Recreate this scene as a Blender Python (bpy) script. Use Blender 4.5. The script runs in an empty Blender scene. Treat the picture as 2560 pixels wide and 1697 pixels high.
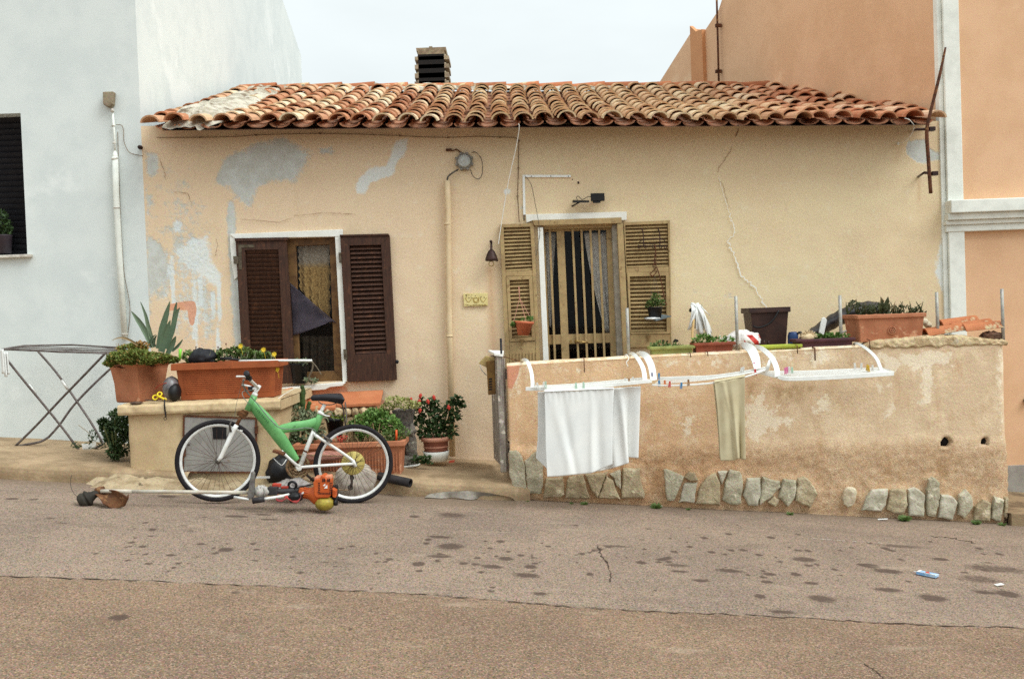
import bpy, bmesh, math, random
import numpy as np
from mathutils import Vector, Matrix, noise
from math import radians, sin, cos, pi, sqrt
random.seed(11)
SC = bpy.context.scene
COL = SC.collection
V = Vector

# ------------------------------------------------------------------ camera survey
CAM = V((0, 0, 1.5)); FPX = 2489.0
PITCH = radians(1.4); ROLL = radians(2.1)
_fw = V((0, cos(PITCH), -sin(PITCH))); _u0 = V((0, sin(PITCH), cos(PITCH))); _r0 = V((1, 0, 0))
RT = _r0*cos(ROLL) - _u0*sin(ROLL); UP = _u0*cos(ROLL) + _r0*sin(ROLL)
SLOPE = -0.0875                       # the street falls to the right

def ray(px, py):
    return _fw + RT*((px-1280)/FPX) - UP*((py-848.5)/FPX)
def W(px, py, Y):                     # survey point on the vertical plane y = Y
    d = ray(px, py); return CAM + d*(Y/d.y)
def G(px, py, h=0.0):                 # survey point on the street surface raised by h
    d = ray(px, py); t = (h-CAM.z)/(d.z - SLOPE*d.x); return CAM + d*t
def gz(x, h=0.0): return SLOPE*x + h
def rect(x0, y0, x1, y1, Y):          # level rectangle: X0, X1, Zlow, Zhigh
    ym = (y0+y1)/2; xm = (x0+x1)/2
    return W(x0, ym, Y).x, W(x1, ym, Y).x, W(xm, y1, Y).z, W(xm, y0, Y).z
def PX(n, Y): return n*Y/FPX          # n photo pixels in metres at depth Y

YF = 9.2      # cottage front
YW = 8.1      # yard wall front

# ------------------------------------------------------------------ mesh builder
ORG = {}
class MB:
    def __init__(s):
        s.v = []; s.f = []; s.m = []; s.s = []; s.cm = 0; s.sm = False
    def add(s, vs, fs):
        o = len(s.v); s.v += [tuple(p) for p in vs]
        for f in fs:
            s.f.append(tuple(i+o for i in f)); s.m.append(s.cm); s.s.append(s.sm)
        return o
    def box(s, x0, x1, y0, y1, z0, z1):
        s.add([(x0,y0,z0),(x1,y0,z0),(x1,y1,z0),(x0,y1,z0),(x0,y0,z1),(x1,y0,z1),(x1,y1,z1),(x0,y1,z1)],
              [(0,3,2,1),(4,5,6,7),(0,1,5,4),(1,2,6,5),(2,3,7,6),(3,0,4,7)])
    def rbox(s, c, d, R=None):
        x, y, z = d[0]/2, d[1]/2, d[2]/2
        pts = [V(p) for p in [(-x,-y,-z),(x,-y,-z),(x,y,-z),(-x,y,-z),(-x,-y,z),(x,-y,z),(x,y,z),(-x,y,z)]]
        if R is not None: pts = [R @ p for p in pts]
        s.add([V(c)+p for p in pts], [(0,3,2,1),(4,5,6,7),(0,1,5,4),(1,2,6,5),(2,3,7,6),(3,0,4,7)])
    def prism(s, pts, ext):
        n = len(pts); e = V(ext); pts = [V(p) for p in pts]
        s.add(pts + [p+e for p in pts], [tuple(range(n)), tuple(range(2*n-1, n-1, -1))] +
              [(i, i+n, (i+1) % n+n, (i+1) % n) for i in range(n)])
    def slab(s, pxs, Y, th):          # outline surveyed at depth Y, th metres towards the street
        s.prism([W(a, b, Y) for a, b in pxs], (0, -th, 0))
    def tube(s, pts, r, n=8, caps=True, flat=1.0):
        pts = [V(p) for p in pts]; m = len(pts)
        rr = r if isinstance(r, (list, tuple)) else [r]*m
        ts = []
        for i in range(m):
            a = pts[max(i-1, 0)]; b = pts[min(i+1, m-1)]
            d = (b-a); ts.append(d.normalized() if d.length > 1e-9 else V((0,0,1)))
        ref = V((0,1,0)) if abs(ts[0].y) < .9 else V((1,0,0))
        nrm = (ref - ts[0]*ref.dot(ts[0])).normalized()
        vs = []
        for i in range(m):
            nrm = (nrm - ts[i]*nrm.dot(ts[i]))
            nrm = nrm.normalized() if nrm.length > 1e-6 else ts[i].orthogonal().normalized()
            bn = ts[i].cross(nrm)
            for k in range(n):
                a = 2*pi*k/n
                vs.append(pts[i] + nrm*(cos(a)*rr[i]*flat) + bn*(sin(a)*rr[i]))
        fs = []
        for i in range(m-1):
            for k in range(n):
                fs.append((i*n+k, i*n+(k+1) % n, (i+1)*n+(k+1) % n, (i+1)*n+k))
        sv = s.sm; s.sm = n > 5
        o = s.add(vs, fs)
        s.sm = False
        if caps:
            for base in (0, (m-1)*n):
                s.f.append(tuple(o+base+k for k in range(n))); s.m.append(s.cm); s.s.append(False)
        s.sm = sv
    def lathe(s, prof, c, n=20, axis=(0,0,1), sx=1.0, sy=1.0, a0=0.0, cap=True):
        ax = V(axis).normalized(); q = V((0,0,1)).rotation_difference(ax)
        c = V(c); vs = []
        for r, z in prof:
            for k in range(n):
                a = 2*pi*k/n + a0
                vs.append(c + q @ V((r*cos(a)*sx, r*sin(a)*sy, z)))
        fs = []
        for i in range(len(prof)-1):
            for k in range(n):
                fs.append((i*n+k, i*n+(k+1) % n, (i+1)*n+(k+1) % n, (i+1)*n+k))
        sv = s.sm; s.sm = n > 8
        o = s.add(vs, fs); s.sm = False
        if cap:
            for i in (0, len(prof)-1):
                if prof[i][0] > 1e-4:
                    s.f.append(tuple(o+i*n+k for k in range(n))); s.m.append(s.cm); s.s.append(False)
        s.sm = sv
    def torus(s, c, R, r, axis=(0,1,0), n=40, k=8, a0=0, a1=2*pi):
        ax = V(axis).normalized(); q = V((0,0,1)).rotation_difference(ax); c = V(c)
        full = abs(a1-a0-2*pi) < 1e-6
        pts = [c + q @ V((R*cos(a0+(a1-a0)*i/n), R*sin(a0+(a1-a0)*i/n), 0)) for i in range(n+(0 if full else 1))]
        if not full: return s.tube(pts, r, k)
        vs = []; fs = []
        for i, p in enumerate(pts):
            e = (p-c).normalized()
            for j in range(k):
                b = 2*pi*j/k; vs.append(p + e*(r*cos(b)) + ax*(r*sin(b)))
        for i in range(n):
            for j in range(k):
                fs.append((i*k+j, ((i+1) % n)*k+j, ((i+1) % n)*k+(j+1) % k, i*k+(j+1) % k))
        sv = s.sm; s.sm = True; s.add(vs, fs); s.sm = sv
    def blob(s, c, rad, amp=.15, fr=2.0, n=14, seed=0, flatz=None):
        c = V(c); vs = []; fs = []; m = n*2
        for i in range(n+1):
            th = pi*i/n
            for k in range(m):
                a = 2*pi*k/m
                d = V((sin(th)*cos(a), sin(th)*sin(a), cos(th)))
                w = 1 + amp*noise.noise(d*fr + V((seed*3.7, seed*1.3, 0))) + amp*.5*noise.noise(d*fr*2.7 + V((seed, 5, 1)))
                p = V((d.x*rad[0]*w, d.y*rad[1]*w, d.z*rad[2]*w))
                if flatz is not None and p.z < flatz: p.z = flatz
                vs.append(c+p)
        for i in range(n):
            for k in range(m):
                fs.append((i*m+k, (i+1)*m+k, (i+1)*m+(k+1) % m, i*m+(k+1) % m))
        sv = s.sm; s.sm = True; s.add(vs, fs); s.sm = sv
    def grid(s, P, nu, nv):
        vs = [P(i/nu, j/nv) for j in range(nv+1) for i in range(nu+1)]
        fs = [(j*(nu+1)+i, j*(nu+1)+i+1, (j+1)*(nu+1)+i+1, (j+1)*(nu+1)+i) for j in range(nv) for i in range(nu)]
        s.add(vs, fs)
    def leaf(s, p, d, nrm, L, w):
        d = V(d).normalized(); sd = d.cross(V(nrm))
        sd = sd.normalized() if sd.length > 1e-5 else d.orthogonal().normalized()
        up = sd.cross(d); p = V(p)
        a = p + d*L*.45 + sd*w/2 + up*w*.18; b = p + d*L*.45 - sd*w/2 + up*w*.18
        e = p + d*L - up*L*.08; c = p + d*L*.5
        s.add([p, a, e, b, c], [(0,1,4), (1,2,4), (0,4,3), (4,2,3)])
    def build(s, name, mats, parent=None, org=None, recalc=True, bevel=0, solid=0, sub=0, seg=2):
        if parent is not None: o = ORG[parent.name]
        elif org is not None: o = V(org)
        else:
            xs = [p[0] for p in s.v]; ys = [p[1] for p in s.v]; zs = [p[2] for p in s.v]
            o = V(((min(xs)+max(xs))/2, (min(ys)+max(ys))/2, min(zs)))
        me = bpy.data.meshes.new(name)
        me.from_pydata([(p[0]-o.x, p[1]-o.y, p[2]-o.z) for p in s.v], [], s.f)
        ml = mats if isinstance(mats, (list, tuple)) else [mats]
        for m in ml: me.materials.append(m)
        me.polygons.foreach_set('material_index', s.m)
        me.polygons.foreach_set('use_smooth', s.s)
        if recalc:
            bm = bmesh.new(); bm.from_mesh(me)
            bmesh.ops.recalc_face_normals(bm, faces=bm.faces); bm.to_mesh(me); bm.free()
        me.update()
        ob = bpy.data.objects.new(name, me); COL.objects.link(ob)
        if parent is not None: ob.parent = parent
        else: ob.location = o
        ORG[ob.name] = o
        if bevel:
            b = ob.modifiers.new('bevel', 'BEVEL'); b.width = bevel; b.segments = seg; b.limit_method = 'ANGLE'; b.angle_limit = radians(40)
        if solid:
            b = ob.modifiers.new('solid', 'SOLIDIFY'); b.thickness = solid; b.offset = 0
        if sub:
            b = ob.modifiers.new('sub', 'SUBSURF'); b.levels = sub; b.render_levels = sub
        return ob

def tag(o, label=None, cat=None, group=None, kind=None):
    if label: o['label'] = label
    if cat: o['category'] = cat
    if group: o['group'] = group
    if kind: o['kind'] = kind
    return o
def thing(name, label, cat, loc, group=None):
    o = bpy.data.objects.new(name, None); COL.objects.link(o)
    o.location = V(loc); o.empty_display_size = .1
    ORG[o.name] = V(loc)
    return tag(o, label, cat, group)
def copy_thing(o, loc, label=None, rot=None, scale=None):
    c = o.copy(); COL.objects.link(c); c.location = loc
    if rot is not None: c.rotation_euler = rot
    if scale is not None: c.scale = (scale,)*3
    if label: c['label'] = label
    for ch in list(o.children):
        k = ch.copy(); COL.objects.link(k); k.parent = c
        for g in list(ch.children):
            h = g.copy(); COL.objects.link(h); h.parent = k
    return c

# ------------------------------------------------------------------ materials
def lin(c):
    out = []
    for x in c[:3]:
        x /= 255.0
        out.append(x/12.92 if x <= .04045 else ((x+.055)/1.055)**2.4)
    return (out[0], out[1], out[2], 1)
ADJ = {'cottage_plaster': (1.09, 1.25, 1.46), 'orange_render': (.98, 1.19, 1.38), 'orange_render_dark': (1.0, 1.12, 1.22), 'white_render': (1.02, 1.03, 1.04),
       'olive_paint': (1.52, 1.42, 1.5), 'dark_wood': (1.0, 1.02, .94), 'white_paint': (1.16, 1.17, 1.18), 'succulent': (1.1, 1.1, 1.05), 'ribbed_terracotta': (.76, .82, .8), 'yard_wall_plaster': (1.12, 1.16, 1.32),
       'slab_stone_grey': (1.24, 1.21, 1.24), 'slab_stone_tan': (1.24, 1.20, 1.28), 'slab_stone_pale': (1.1, 1.06, 1.04), 'weathered_wood': (1.15, 1.12, 1.08),
       'green_enamel': (1.28, .95, .84), 'lime_concrete': (.76, .76, .78), 'lace_curtain': (.72, .70, .66), 'orange_slab': (.92, 1.06, 1.12), 'ridge_tile': (.84, .95, .96),
       'beige_terry': (1.02, 1.06, 1.2), 'white_trim': (1.13, 1.13, 1.1), 'terracotta_dull': (.95, 1.02, 1.06), 'grey_wire': (1.3, 1.3, 1.3),
       'block_plaster': (.89, .95, 1.04), 'pavement_concrete': (1.0, .92, .82), 'kerb_concrete': (1.0, .94, .88), 'orange_plastic': (.82, .9, .9), 'dirty_guard': (.8, .78, .78), 'dark_grey_plastic': (.7, .68, .7), 'derailleur_grey': (.75, .74, .74), 'tile_bed': (.5, .5, .5), 'leaf_dark': (.8, .82, .8)}
class NT:
    def __init__(s, name):
        s.mat = bpy.data.materials.new(name); s.mat.use_nodes = True; s.name = name
        s.t = s.mat.node_tree; s.t.nodes.clear()
        s.out = s.n('ShaderNodeOutputMaterial'); s.b = s.n('ShaderNodeBsdfPrincipled')
        s.l(s.b.outputs[0], s.out.inputs[0]); s.co = s.n('ShaderNodeTexCoord').outputs['Object']
    def n(s, k): return s.t.nodes.new(k)
    def l(s, a, b): s.t.links.new(a, b)
    def put(s, sock, v):
        if isinstance(v, bpy.types.NodeSocket): s.l(v, sock)
        elif v is not None:
            try: sock.default_value = v
            except ValueError: sock.default_value = v[:3]
    def noise(s, scale, detail=5, rough=.6, co=None, dist=0, stretch=None):
        x = s.n('ShaderNodeTexNoise'); x.inputs['Scale'].default_value = scale
        x.inputs['Detail'].default_value = detail; x.inputs['Roughness'].default_value = rough
        x.inputs['Distortion'].default_value = dist
        c = co or s.co
        if stretch:
            m = s.n('ShaderNodeMapping'); m.inputs['Scale'].default_value = stretch; s.l(c, m.inputs[0]); c = m.outputs[0]
        s.l(c, x.inputs['Vector']); return x.outputs['Fac']
    def voro(s, scale, feat='F1', co=None):
        x = s.n('ShaderNodeTexVoronoi'); x.feature = feat; x.inputs['Scale'].default_value = scale
        s.l(co or s.co, x.inputs['Vector']); return x.outputs['Distance']
    def ramp(s, f, a, b, lo=0.0, hi=1.0):
        x = s.n('ShaderNodeMapRange'); x.interpolation_type = 'SMOOTHSTEP'
        s.l(f, x.inputs[0]); x.inputs[1].default_value = a; x.inputs[2].default_value = b
        x.inputs[3].default_value = lo; x.inputs[4].default_value = hi; return x.outputs[0]
    def math(s, op, a, b=None):
        x = s.n('ShaderNodeMath'); x.operation = op; s.put(x.inputs[0], a)
        if b is not None: s.put(x.inputs[1], b)
        return x.outputs[0]
    def mix(s, f, a, b, mode='MIX'):
        x = s.n('ShaderNodeMix'); x.data_type = 'RGBA'; x.blend_type = mode
        s.put(x.inputs[0], f); s.put(x.inputs[6], a); s.put(x.inputs[7], b); return x.outputs[2]
    def grain(s, c, amt=.12, scale=130):
        f = s.noise(scale, 3, .7); g = s.ramp(f, .25, .75, 1-amt, 1+amt)
        x = s.n('ShaderNodeVectorMath'); x.operation = 'SCALE'; s.put(x.inputs[0], c); s.l(g, x.inputs['Scale'])
        y = s.n('ShaderNodeTexNoise'); y.inputs['Scale'].default_value = scale*.8; y.inputs['Detail'].default_value = 2; s.l(s.co, y.inputs['Vector'])
        m = s.n('ShaderNodeMix'); m.data_type = 'RGBA'; m.blend_type = 'OVERLAY'; m.inputs[0].default_value = min(.9, amt*2.2)
        s.l(x.outputs[0], m.inputs[6]); s.l(y.outputs['Color'], m.inputs[7]); return m.outputs[2]
    def bump(s, h, strength=.3, dist=.01):
        x = s.n('ShaderNodeBump'); x.inputs['Strength'].default_value = strength
        x.inputs['Distance'].default_value = dist; s.l(h, x.inputs['Height']); s.l(x.outputs[0], s.b.inputs['Normal'])
    def fin(s, col, rough=.85, metal=0, spec=.3):
        if s.name in ADJ: col = s.mix(1.0, col, tuple(ADJ[s.name])+(1,), 'MULTIPLY')
        s.put(s.b.inputs['Base Color'], col); s.put(s.b.inputs['Roughness'], rough)
        s.b.inputs['Metallic'].default_value = metal; s.b.inputs['Specular IOR Level'].default_value = spec
        return s.mat
    def island(s):
        return s.n('ShaderNodeNewGeometry').outputs['Random Per Island']
    def attr(s, name):
        x = s.n('ShaderNodeAttribute'); x.attribute_name = name
        y = s.n('ShaderNodeSeparateColor'); s.l(x.outputs['Color'], y.inputs[0])
        return y.outputs[0], y.outputs[1], y.outputs[2], x.outputs['Alpha']
MATS = {}
def mat(name, c1, c2=None, sc=7, rough=.8, bump=.2, bsc=70, bd=.004, metal=0, spec=.3, grain=.1, lo=.4, hi=.62, gsc=130,
        c3=None, sc3=25, lo3=.58, hi3=.66, isl=0, stretch=None, trans=0):
    if name in MATS: return MATS[name]
    t = NT(name); col = lin(c1)
    if c2: col = t.mix(t.ramp(t.noise(sc, 6, .65, stretch=stretch), lo, hi), lin(c1), lin(c2))
    if c3: col = t.mix(t.ramp(t.noise(sc3, 5, .6), lo3, hi3), col, lin(c3))
    if isl:
        x = t.n('ShaderNodeVectorMath'); x.operation = 'SCALE'; t.put(x.inputs[0], col)
        t.l(t.ramp(t.island(), 0, 1, 1-isl, 1+isl), x.inputs['Scale']); col = x.outputs[0]
    if grain: col = t.grain(col, grain, gsc)
    if bump: t.bump(t.noise(bsc, 4, .6), bump, bd)
    if trans:
        t.b.inputs['Subsurface Weight'].default_value = 0
    MATS[name] = t.fin(col, rough, metal, spec); return MATS[name]

def sd_poly(X, Z, poly):
    """signed distance (inside positive) from points to a polygon"""
    P = np.array(poly, float); n = len(P)
    d = np.full(X.shape, 1e9); ins = np.zeros(X.shape, bool)
    for i in range(n):
        a = P[i]; b = P[(i+1) % n]; e = b-a; L = max(e.dot(e), 1e-12)
        t = np.clip(((X-a[0])*e[0]+(Z-a[1])*e[1])/L, 0, 1)
        d = np.minimum(d, np.hypot(X-a[0]-t*e[0], Z-a[1]-t*e[1]))
        c = ((a[1] > Z) != (b[1] > Z))
        with np.errstate(divide='ignore', invalid='ignore'):
            ins ^= c & (X < (b[0]-a[0])*(Z-a[1])/(b[1]-a[1]+1e-15)+a[0])
    return np.where(ins, d, -d)
def sd_line(X, Z, pts, w):
    d = np.full(X.shape, 1e9); P = np.array(pts, float)
    for i in range(len(P)-1):
        a = P[i]; e = P[i+1]-a; L = max(e.dot(e), 1e-12)
        t = np.clip(((X-a[0])*e[0]+(Z-a[1])*e[1])/L, 0, 1)
        d = np.minimum(d, np.hypot(X-a[0]-t*e[0], Z-a[1]-t*e[1]))
    return w-d
def soft(d, s): return np.clip(.5+d/(2*s), 0, 1)
def set_attr(ob, name, arr):
    a = ob.data.color_attributes.new(name, 'FLOAT_COLOR', 'POINT')
    a.data.foreach_set('color', np.ascontiguousarray(arr, np.float32).ravel())
def ribbon(mb, pts, w, off, jit=.3, sub=6):
    """thin crack/line following pts, in the plane facing 'off' (a small vector off the surface)"""
    pts = [V(p) for p in pts]; q = []
    for i in range(len(pts)-1):
        for k in range(sub): q.append(pts[i].lerp(pts[i+1], k/sub))
    q.append(pts[-1]); n = V(off).normalized(); vs = []
    for i, p in enumerate(q):
        d = (q[min(i+1, len(q)-1)]-q[max(i-1, 0)]).normalized(); sd = d.cross(n).normalized()
        ww = w*(1+jit*random.uniform(-1, 1)); j = sd*w*jit*2*random.uniform(-1, 1)
        vs += [p+j+sd*ww/2+V(off), p+j-sd*ww/2+V(off)]
    mb.add(vs, [(2*i, 2*i+1, 2*i+3, 2*i+2) for i in range(len(q)-1)])
# ------------------------------------------------------------------ camera, light, sky
cd = bpy.data.cameras.new('camera'); cam = bpy.data.objects.new('camera', cd); COL.objects.link(cam)
cd.sensor_width = 36; cd.lens = 35; cd.clip_end = 3000; cd.clip_start = .05
M4 = Matrix((( RT.x, UP.x, -_fw.x, CAM.x), (RT.y, UP.y, -_fw.y, CAM.y), (RT.z, UP.z, -_fw.z, CAM.z), (0, 0, 0, 1)))
cam.matrix_world = M4; SC.camera = cam
SC.view_settings.view_transform = 'Standard'; SC.view_settings.look = 'None'
SC.view_settings.exposure = 0.76; SC.view_settings.gamma = 1; SC.cycles.use_denoising = False

wd = bpy.data.worlds.new('World'); SC.world = wd; wd.use_nodes = True
wt = wd.node_tree; bg = wt.nodes['Background']
sky = wt.nodes.new('ShaderNodeTexSky'); sky.sky_type = 'NISHITA'; sky.sun_disc = False
SUN_EL, SUN_AZ = radians(50), radians(118)          # behind and to the right of the photographer
sky.sun_elevation = SUN_EL; sky.sun_rotation = SUN_AZ; sky.air_density = 1.0; sky.dust_density = 2.0
tc = wt.nodes.new('ShaderNodeTexCoord'); sp = wt.nodes.new('ShaderNodeSeparateXYZ')
wt.links.new(tc.outputs['Generated'], sp.inputs[0])
nz = wt.nodes.new('ShaderNodeTexNoise'); nz.inputs['Scale'].default_value = 2.6; nz.inputs['Detail'].default_value = 6
mp = wt.nodes.new('ShaderNodeMapping'); mp.inputs['Scale'].default_value = (1, 1, 3.2)
wt.links.new(tc.outputs['Generated'], mp.inputs[0]); wt.links.new(mp.outputs[0], nz.inputs['Vector'])
cr = wt.nodes.new('ShaderNodeMapRange'); cr.inputs[1].default_value = .3; cr.inputs[2].default_value = .7
cr.inputs[3].default_value = .86; cr.inputs[4].default_value = 1.0
wt.links.new(nz.outputs['Fac'], cr.inputs[0])
zr = wt.nodes.new('ShaderNodeMapRange'); zr.inputs[1].default_value = 0; zr.inputs[2].default_value = 1
zr.inputs[3].default_value = 4.75; zr.inputs[4].default_value = 11.0      # overcast: brighter towards the zenith
wt.links.new(sp.outputs['Z'], zr.inputs[0])
mu = wt.nodes.new('ShaderNodeMath'); mu.operation = 'MULTIPLY'
wt.links.new(zr.outputs[0], mu.inputs[0]); wt.links.new(cr.outputs[0], mu.inputs[1])
vs = wt.nodes.new('ShaderNodeVectorMath'); vs.operation = 'SCALE'; vs.inputs[0].default_value = (.93, 1.0, 1.0)
wt.links.new(mu.outputs[0], vs.inputs['Scale'])
mx = wt.nodes.new('ShaderNodeMix'); mx.data_type = 'RGBA'; mx.inputs[0].default_value = .93
wt.links.new(sky.outputs[0], mx.inputs[6]); wt.links.new(vs.outputs[0], mx.inputs[7])
wt.links.new(mx.outputs[2], bg.inputs['Color']); bg.inputs['Strength'].default_value = .1
sl = bpy.data.lights.new('sun', 'SUN'); sun = bpy.data.objects.new('sun', sl); COL.objects.link(sun)
sl.energy = 1.5; sl.angle = radians(36); sl.color = (.95, 1, 1)
# sky azimuth: rotation 0 = +Y, growing clockwise seen from above
sd_ = V((sin(SUN_AZ)*cos(SUN_EL), cos(SUN_AZ)*cos(SUN_EL), sin(SUN_EL)))
sun.rotation_euler = (-sd_).to_track_quat('-Z', 'Y').to_euler(); sun.location = (0, 0, 20)

# ------------------------------------------------------------------ street
def road_mat():
    t = NT('asphalt')
    spot, zone, grit, dirt = t.attr('mask')
    n1 = t.noise(1.2, 5, .6); n2 = t.noise(14, 5, .7)
    a = t.mix(t.ramp(n1, .35, .65), lin((130,113,97)), lin((146,127,108)))
    b = t.mix(t.ramp(n1, .35, .65), lin((121,98,77)), lin((136,112,88)))
    c = t.mix(zone, a, b)
    agg = t.voro(150)
    vc = t.n('ShaderNodeTexVoronoi'); vc.inputs['Scale'].default_value = 165; t.l(t.co, vc.inputs['Vector'])
    c = t.mix(.34, c, vc.outputs['Color'], 'SOFT_LIGHT')
    sv = t.n('ShaderNodeSeparateColor'); t.l(vc.outputs['Color'], sv.inputs[0])
    c = t.mix(t.ramp(sv.outputs[0], .76, .92, 0, .4), c, lin((190,172,148)))
    c = t.mix(t.ramp(sv.outputs[1], .74, .86, 0, .8), c, lin((70,55,45)))
    c = t.mix(t.ramp(t.noise(70, 3, .8), .58, .72, 0, .5), c, lin((80,66,58)))
    c = t.mix(t.ramp(t.noise(55, 3, .8), .58, .72, 0, .35), c, lin((190,174,152)))
    sp_ = t.ramp(t.math('ADD', spot, t.math('MULTIPLY', t.math('SUBTRACT', t.noise(30, 5, .7), .5), .7)), .42, .80, 0, .8)
    c = t.mix(sp_, c, lin((66,50,42)))
    c = t.mix(t.ramp(t.noise(2.2, 7, .72, stretch=(1, 2.4, 1)), .52, .70, 0, .32), c, lin((96,80,68)))
    c = t.mix(t.ramp(t.noise(3.1, 7, .74, stretch=(.7, 2, 1)), .55, .72, 0, .28), c, lin((186,168,146)))
    dr = t.ramp(t.math('ADD', dirt, t.math('MULTIPLY', t.math('SUBTRACT', n2, .5), .8)), .3, .8, 0, .6)
    c = t.mix(dr, c, lin((112,94,76)))
    t.bump(agg, .35, .006)
    return t.fin(c, t.ramp(n2, .3, .7, .8, .95), 0, .3)
M_ASPH = road_mat()
M_CRACK = mat('crack_filler', (66,52,42), bump=0, grain=.2)
M_CHALK = mat('chalk_paint', (200,192,180), bump=0, grain=.2)

rd = MB()
xs = np.linspace(-5.6, 5.4, 441); ys = np.linspace(3.4, 8.3, 201)
nx, ny = len(xs), len(ys)
GX, GY = np.meshgrid(xs, ys)
GZ = np.array([[gz(x) + .004*noise.noise(V((x*1.7, y*1.7, 0))) for x in xs] for y in ys])
rd.v = [(GX[j,i], GY[j,i], GZ[j,i]) for j in range(ny) for i in range(nx)]
rd.f = [(j*nx+i, j*nx+i+1, (j+1)*nx+i+1, (j+1)*nx+i) for j in range(ny-1) for i in range(nx-1)]
rd.m = [0]*len(rd.f); rd.s = [True]*len(rd.f)
base_n = len(rd.v)
BIG = 160
for (x0, x1, y0, y1) in ((-BIG, BIG, -BIG, 3.4), (-BIG, -5.6, 3.4, 8.3), (5.4, BIG, 3.4, 8.3), (-BIG, BIG, 8.3, BIG)):
    rd.add([(x0,y0,gz(x0)),(x1,y0,gz(x1)),(x1,y1,gz(x1)),(x0,y1,gz(x0))], [(0,1,2,3)])
# seam between the two asphalt layers, and a few cracks
seam = [G(x, y) for x, y in [(-60,1436),(0,1440),(350,1452),(700,1467),(1000,1483),(1240,1499),(1430,1517),(1660,1530),(1900,1540),(2200,1557),(2560,1571),(2620,1574)]]
UPV = (0, 0, .004)
rd.cm = 1
ribbon(rd, seam, .008, UPV, .95, 16)
ribbon(rd, [G(*p) for p in [(1495,1366),(1505,1390),(1525,1425),(1526,1455)]], .0065, UPV, .8, 8)
ribbon(rd, [G(*p) for p in [(2160,1660),(2185,1675),(2210,1697)]], .005, UPV, .5, 6)
ribbon(rd, [G(*p) for p in [(2330,1341),(2380,1345),(2440,1358)]], .014, UPV, .9, 8)
rd.cm = 2
for k in range(9):
    x = 2030+k*20+random.uniform(-6, 6); a = G(x, 1347+k*1.3); b = G(x+random.uniform(5, 12), 1347+k*1.4)
    ribbon(rd, [a, b], .008, UPV, .5, 2)
road = rd.build('road', [M_ASPH, M_CRACK, M_CHALK], org=(0, 0, 0), recalc=False)
tag(road, kind='structure')
A = np.zeros((len(rd.v), 4), np.float32)
FX, FY = GX.ravel(), GY.ravel()
sy = np.interp(FX, [p.x for p in seam], [p.y for p in seam])
A[:base_n, 1] = (FY < sy)
A[base_n:, 1] = [1 if p[1] < 4 else 0 for p in rd.v[base_n:]]
spots = []
for (x, y, rx, ry) in [(190,132,90,14),(55,138,22,5),(150,215,60,6),(190,250,60,14),(380,232,18,6),(70,317,25,10),(150,287,60,8),(240,315,20,6),
    (400,297,30,8),(350,327,45,8),(495,328,25,8),(720,355,15,7),(480,360,60,10),(345,420,16,6),(350,405,14,4),(530,430,30,7),(915,312,22,7),
    (980,300,14,4),(1050,322,50,6),(1060,345,40,4),(1250,343,60,8),(1140,380,35,6),(1400,355,25,6),(1500,355,20,8),(1390,385,25,6),(1365,440,22,9),
    (1530,300,50,10),(1780,325,40,9),(1850,345,60,10),(1560,390,30,6),(1850,415,60,9),(2020,445,60,16),(2250,335,150,18),(2300,430,45,14),
    (2200,375,100,20),(1600,450,60,15),(2050,300,30,6),(1510,206,14,3),(2220,425,50,8),(820,250,90,5),(1450,500,60,8),(1900,250,110,9)]:
    spots.append((1000+x/1.5167, 1200+y/1.5167, rx/1.5167, ry/1.5167))
for (x, y, rx, ry) in [(330,645,35,5),(220,520,35,8),(80,515,50,8),(1100,500,80,8),(1550,630,100,9),(1730,620,60,6),(1770,652,75,6),(1210,690,30,6),
    (885,712,20,5),(1005,712,25,5),(990,760,28,6),(1345,635,25,4),(1485,850,55,16),(870,880,25,5),(630,875,25,7),(1135,885,32,7),(1950,692,25,4),
    (1935,780,30,6),(1905,838,18,5),(2220,665,20,3),(1550,710,15,4),(1700,850,15,5),(1250,725,25,4),(400,675,60,4)]:
    spots.append((x/2.629, 1050+y/2.629, rx/2.629, ry/2.629))
spots += [(298,1542,28,9),(876,1572,9,4),(590,1480,14,4)]
rs = random.Random(5)
for k in range(190):
    x = rs.uniform(300, 2500); y = 1392+(x-1280)*.012+rs.gauss(0, 32); s = rs.uniform(2.2, 7.5)
    if y < 1300: continue
    spots.append((x, y, s*1.5, s*.5))
S = np.zeros(base_n)
for (x, y, rx, ry) in spots:
    c = G(x, y); a = abs(G(x+rx, y).x-c.x); b = abs(G(x, y-ry).y-G(x, y+ry).y)/2
    r = np.hypot((FX-c.x)/a, (FY-c.y)/b)
    big = min(1, max(0, (rx-22)/40)); S = np.maximum(S, np.clip((1.32-.75*r)*(1-.30*big), 0, 1-.30*big))
A[:base_n, 0] = S
wb = np.where(FX > 0, 8.08, 7.82)
A[:base_n, 3] = np.clip(1-(wb-FY)/.42, 0, 1)*.85
band = np.exp(-((FY-(7.35-.05*FX))/.16)**2)*np.clip((FX-1.2)/2, 0, 1)
A[:base_n, 0] = np.maximum(A[:base_n, 0], band*.5)
set_attr(road, 'mask', A)

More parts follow.
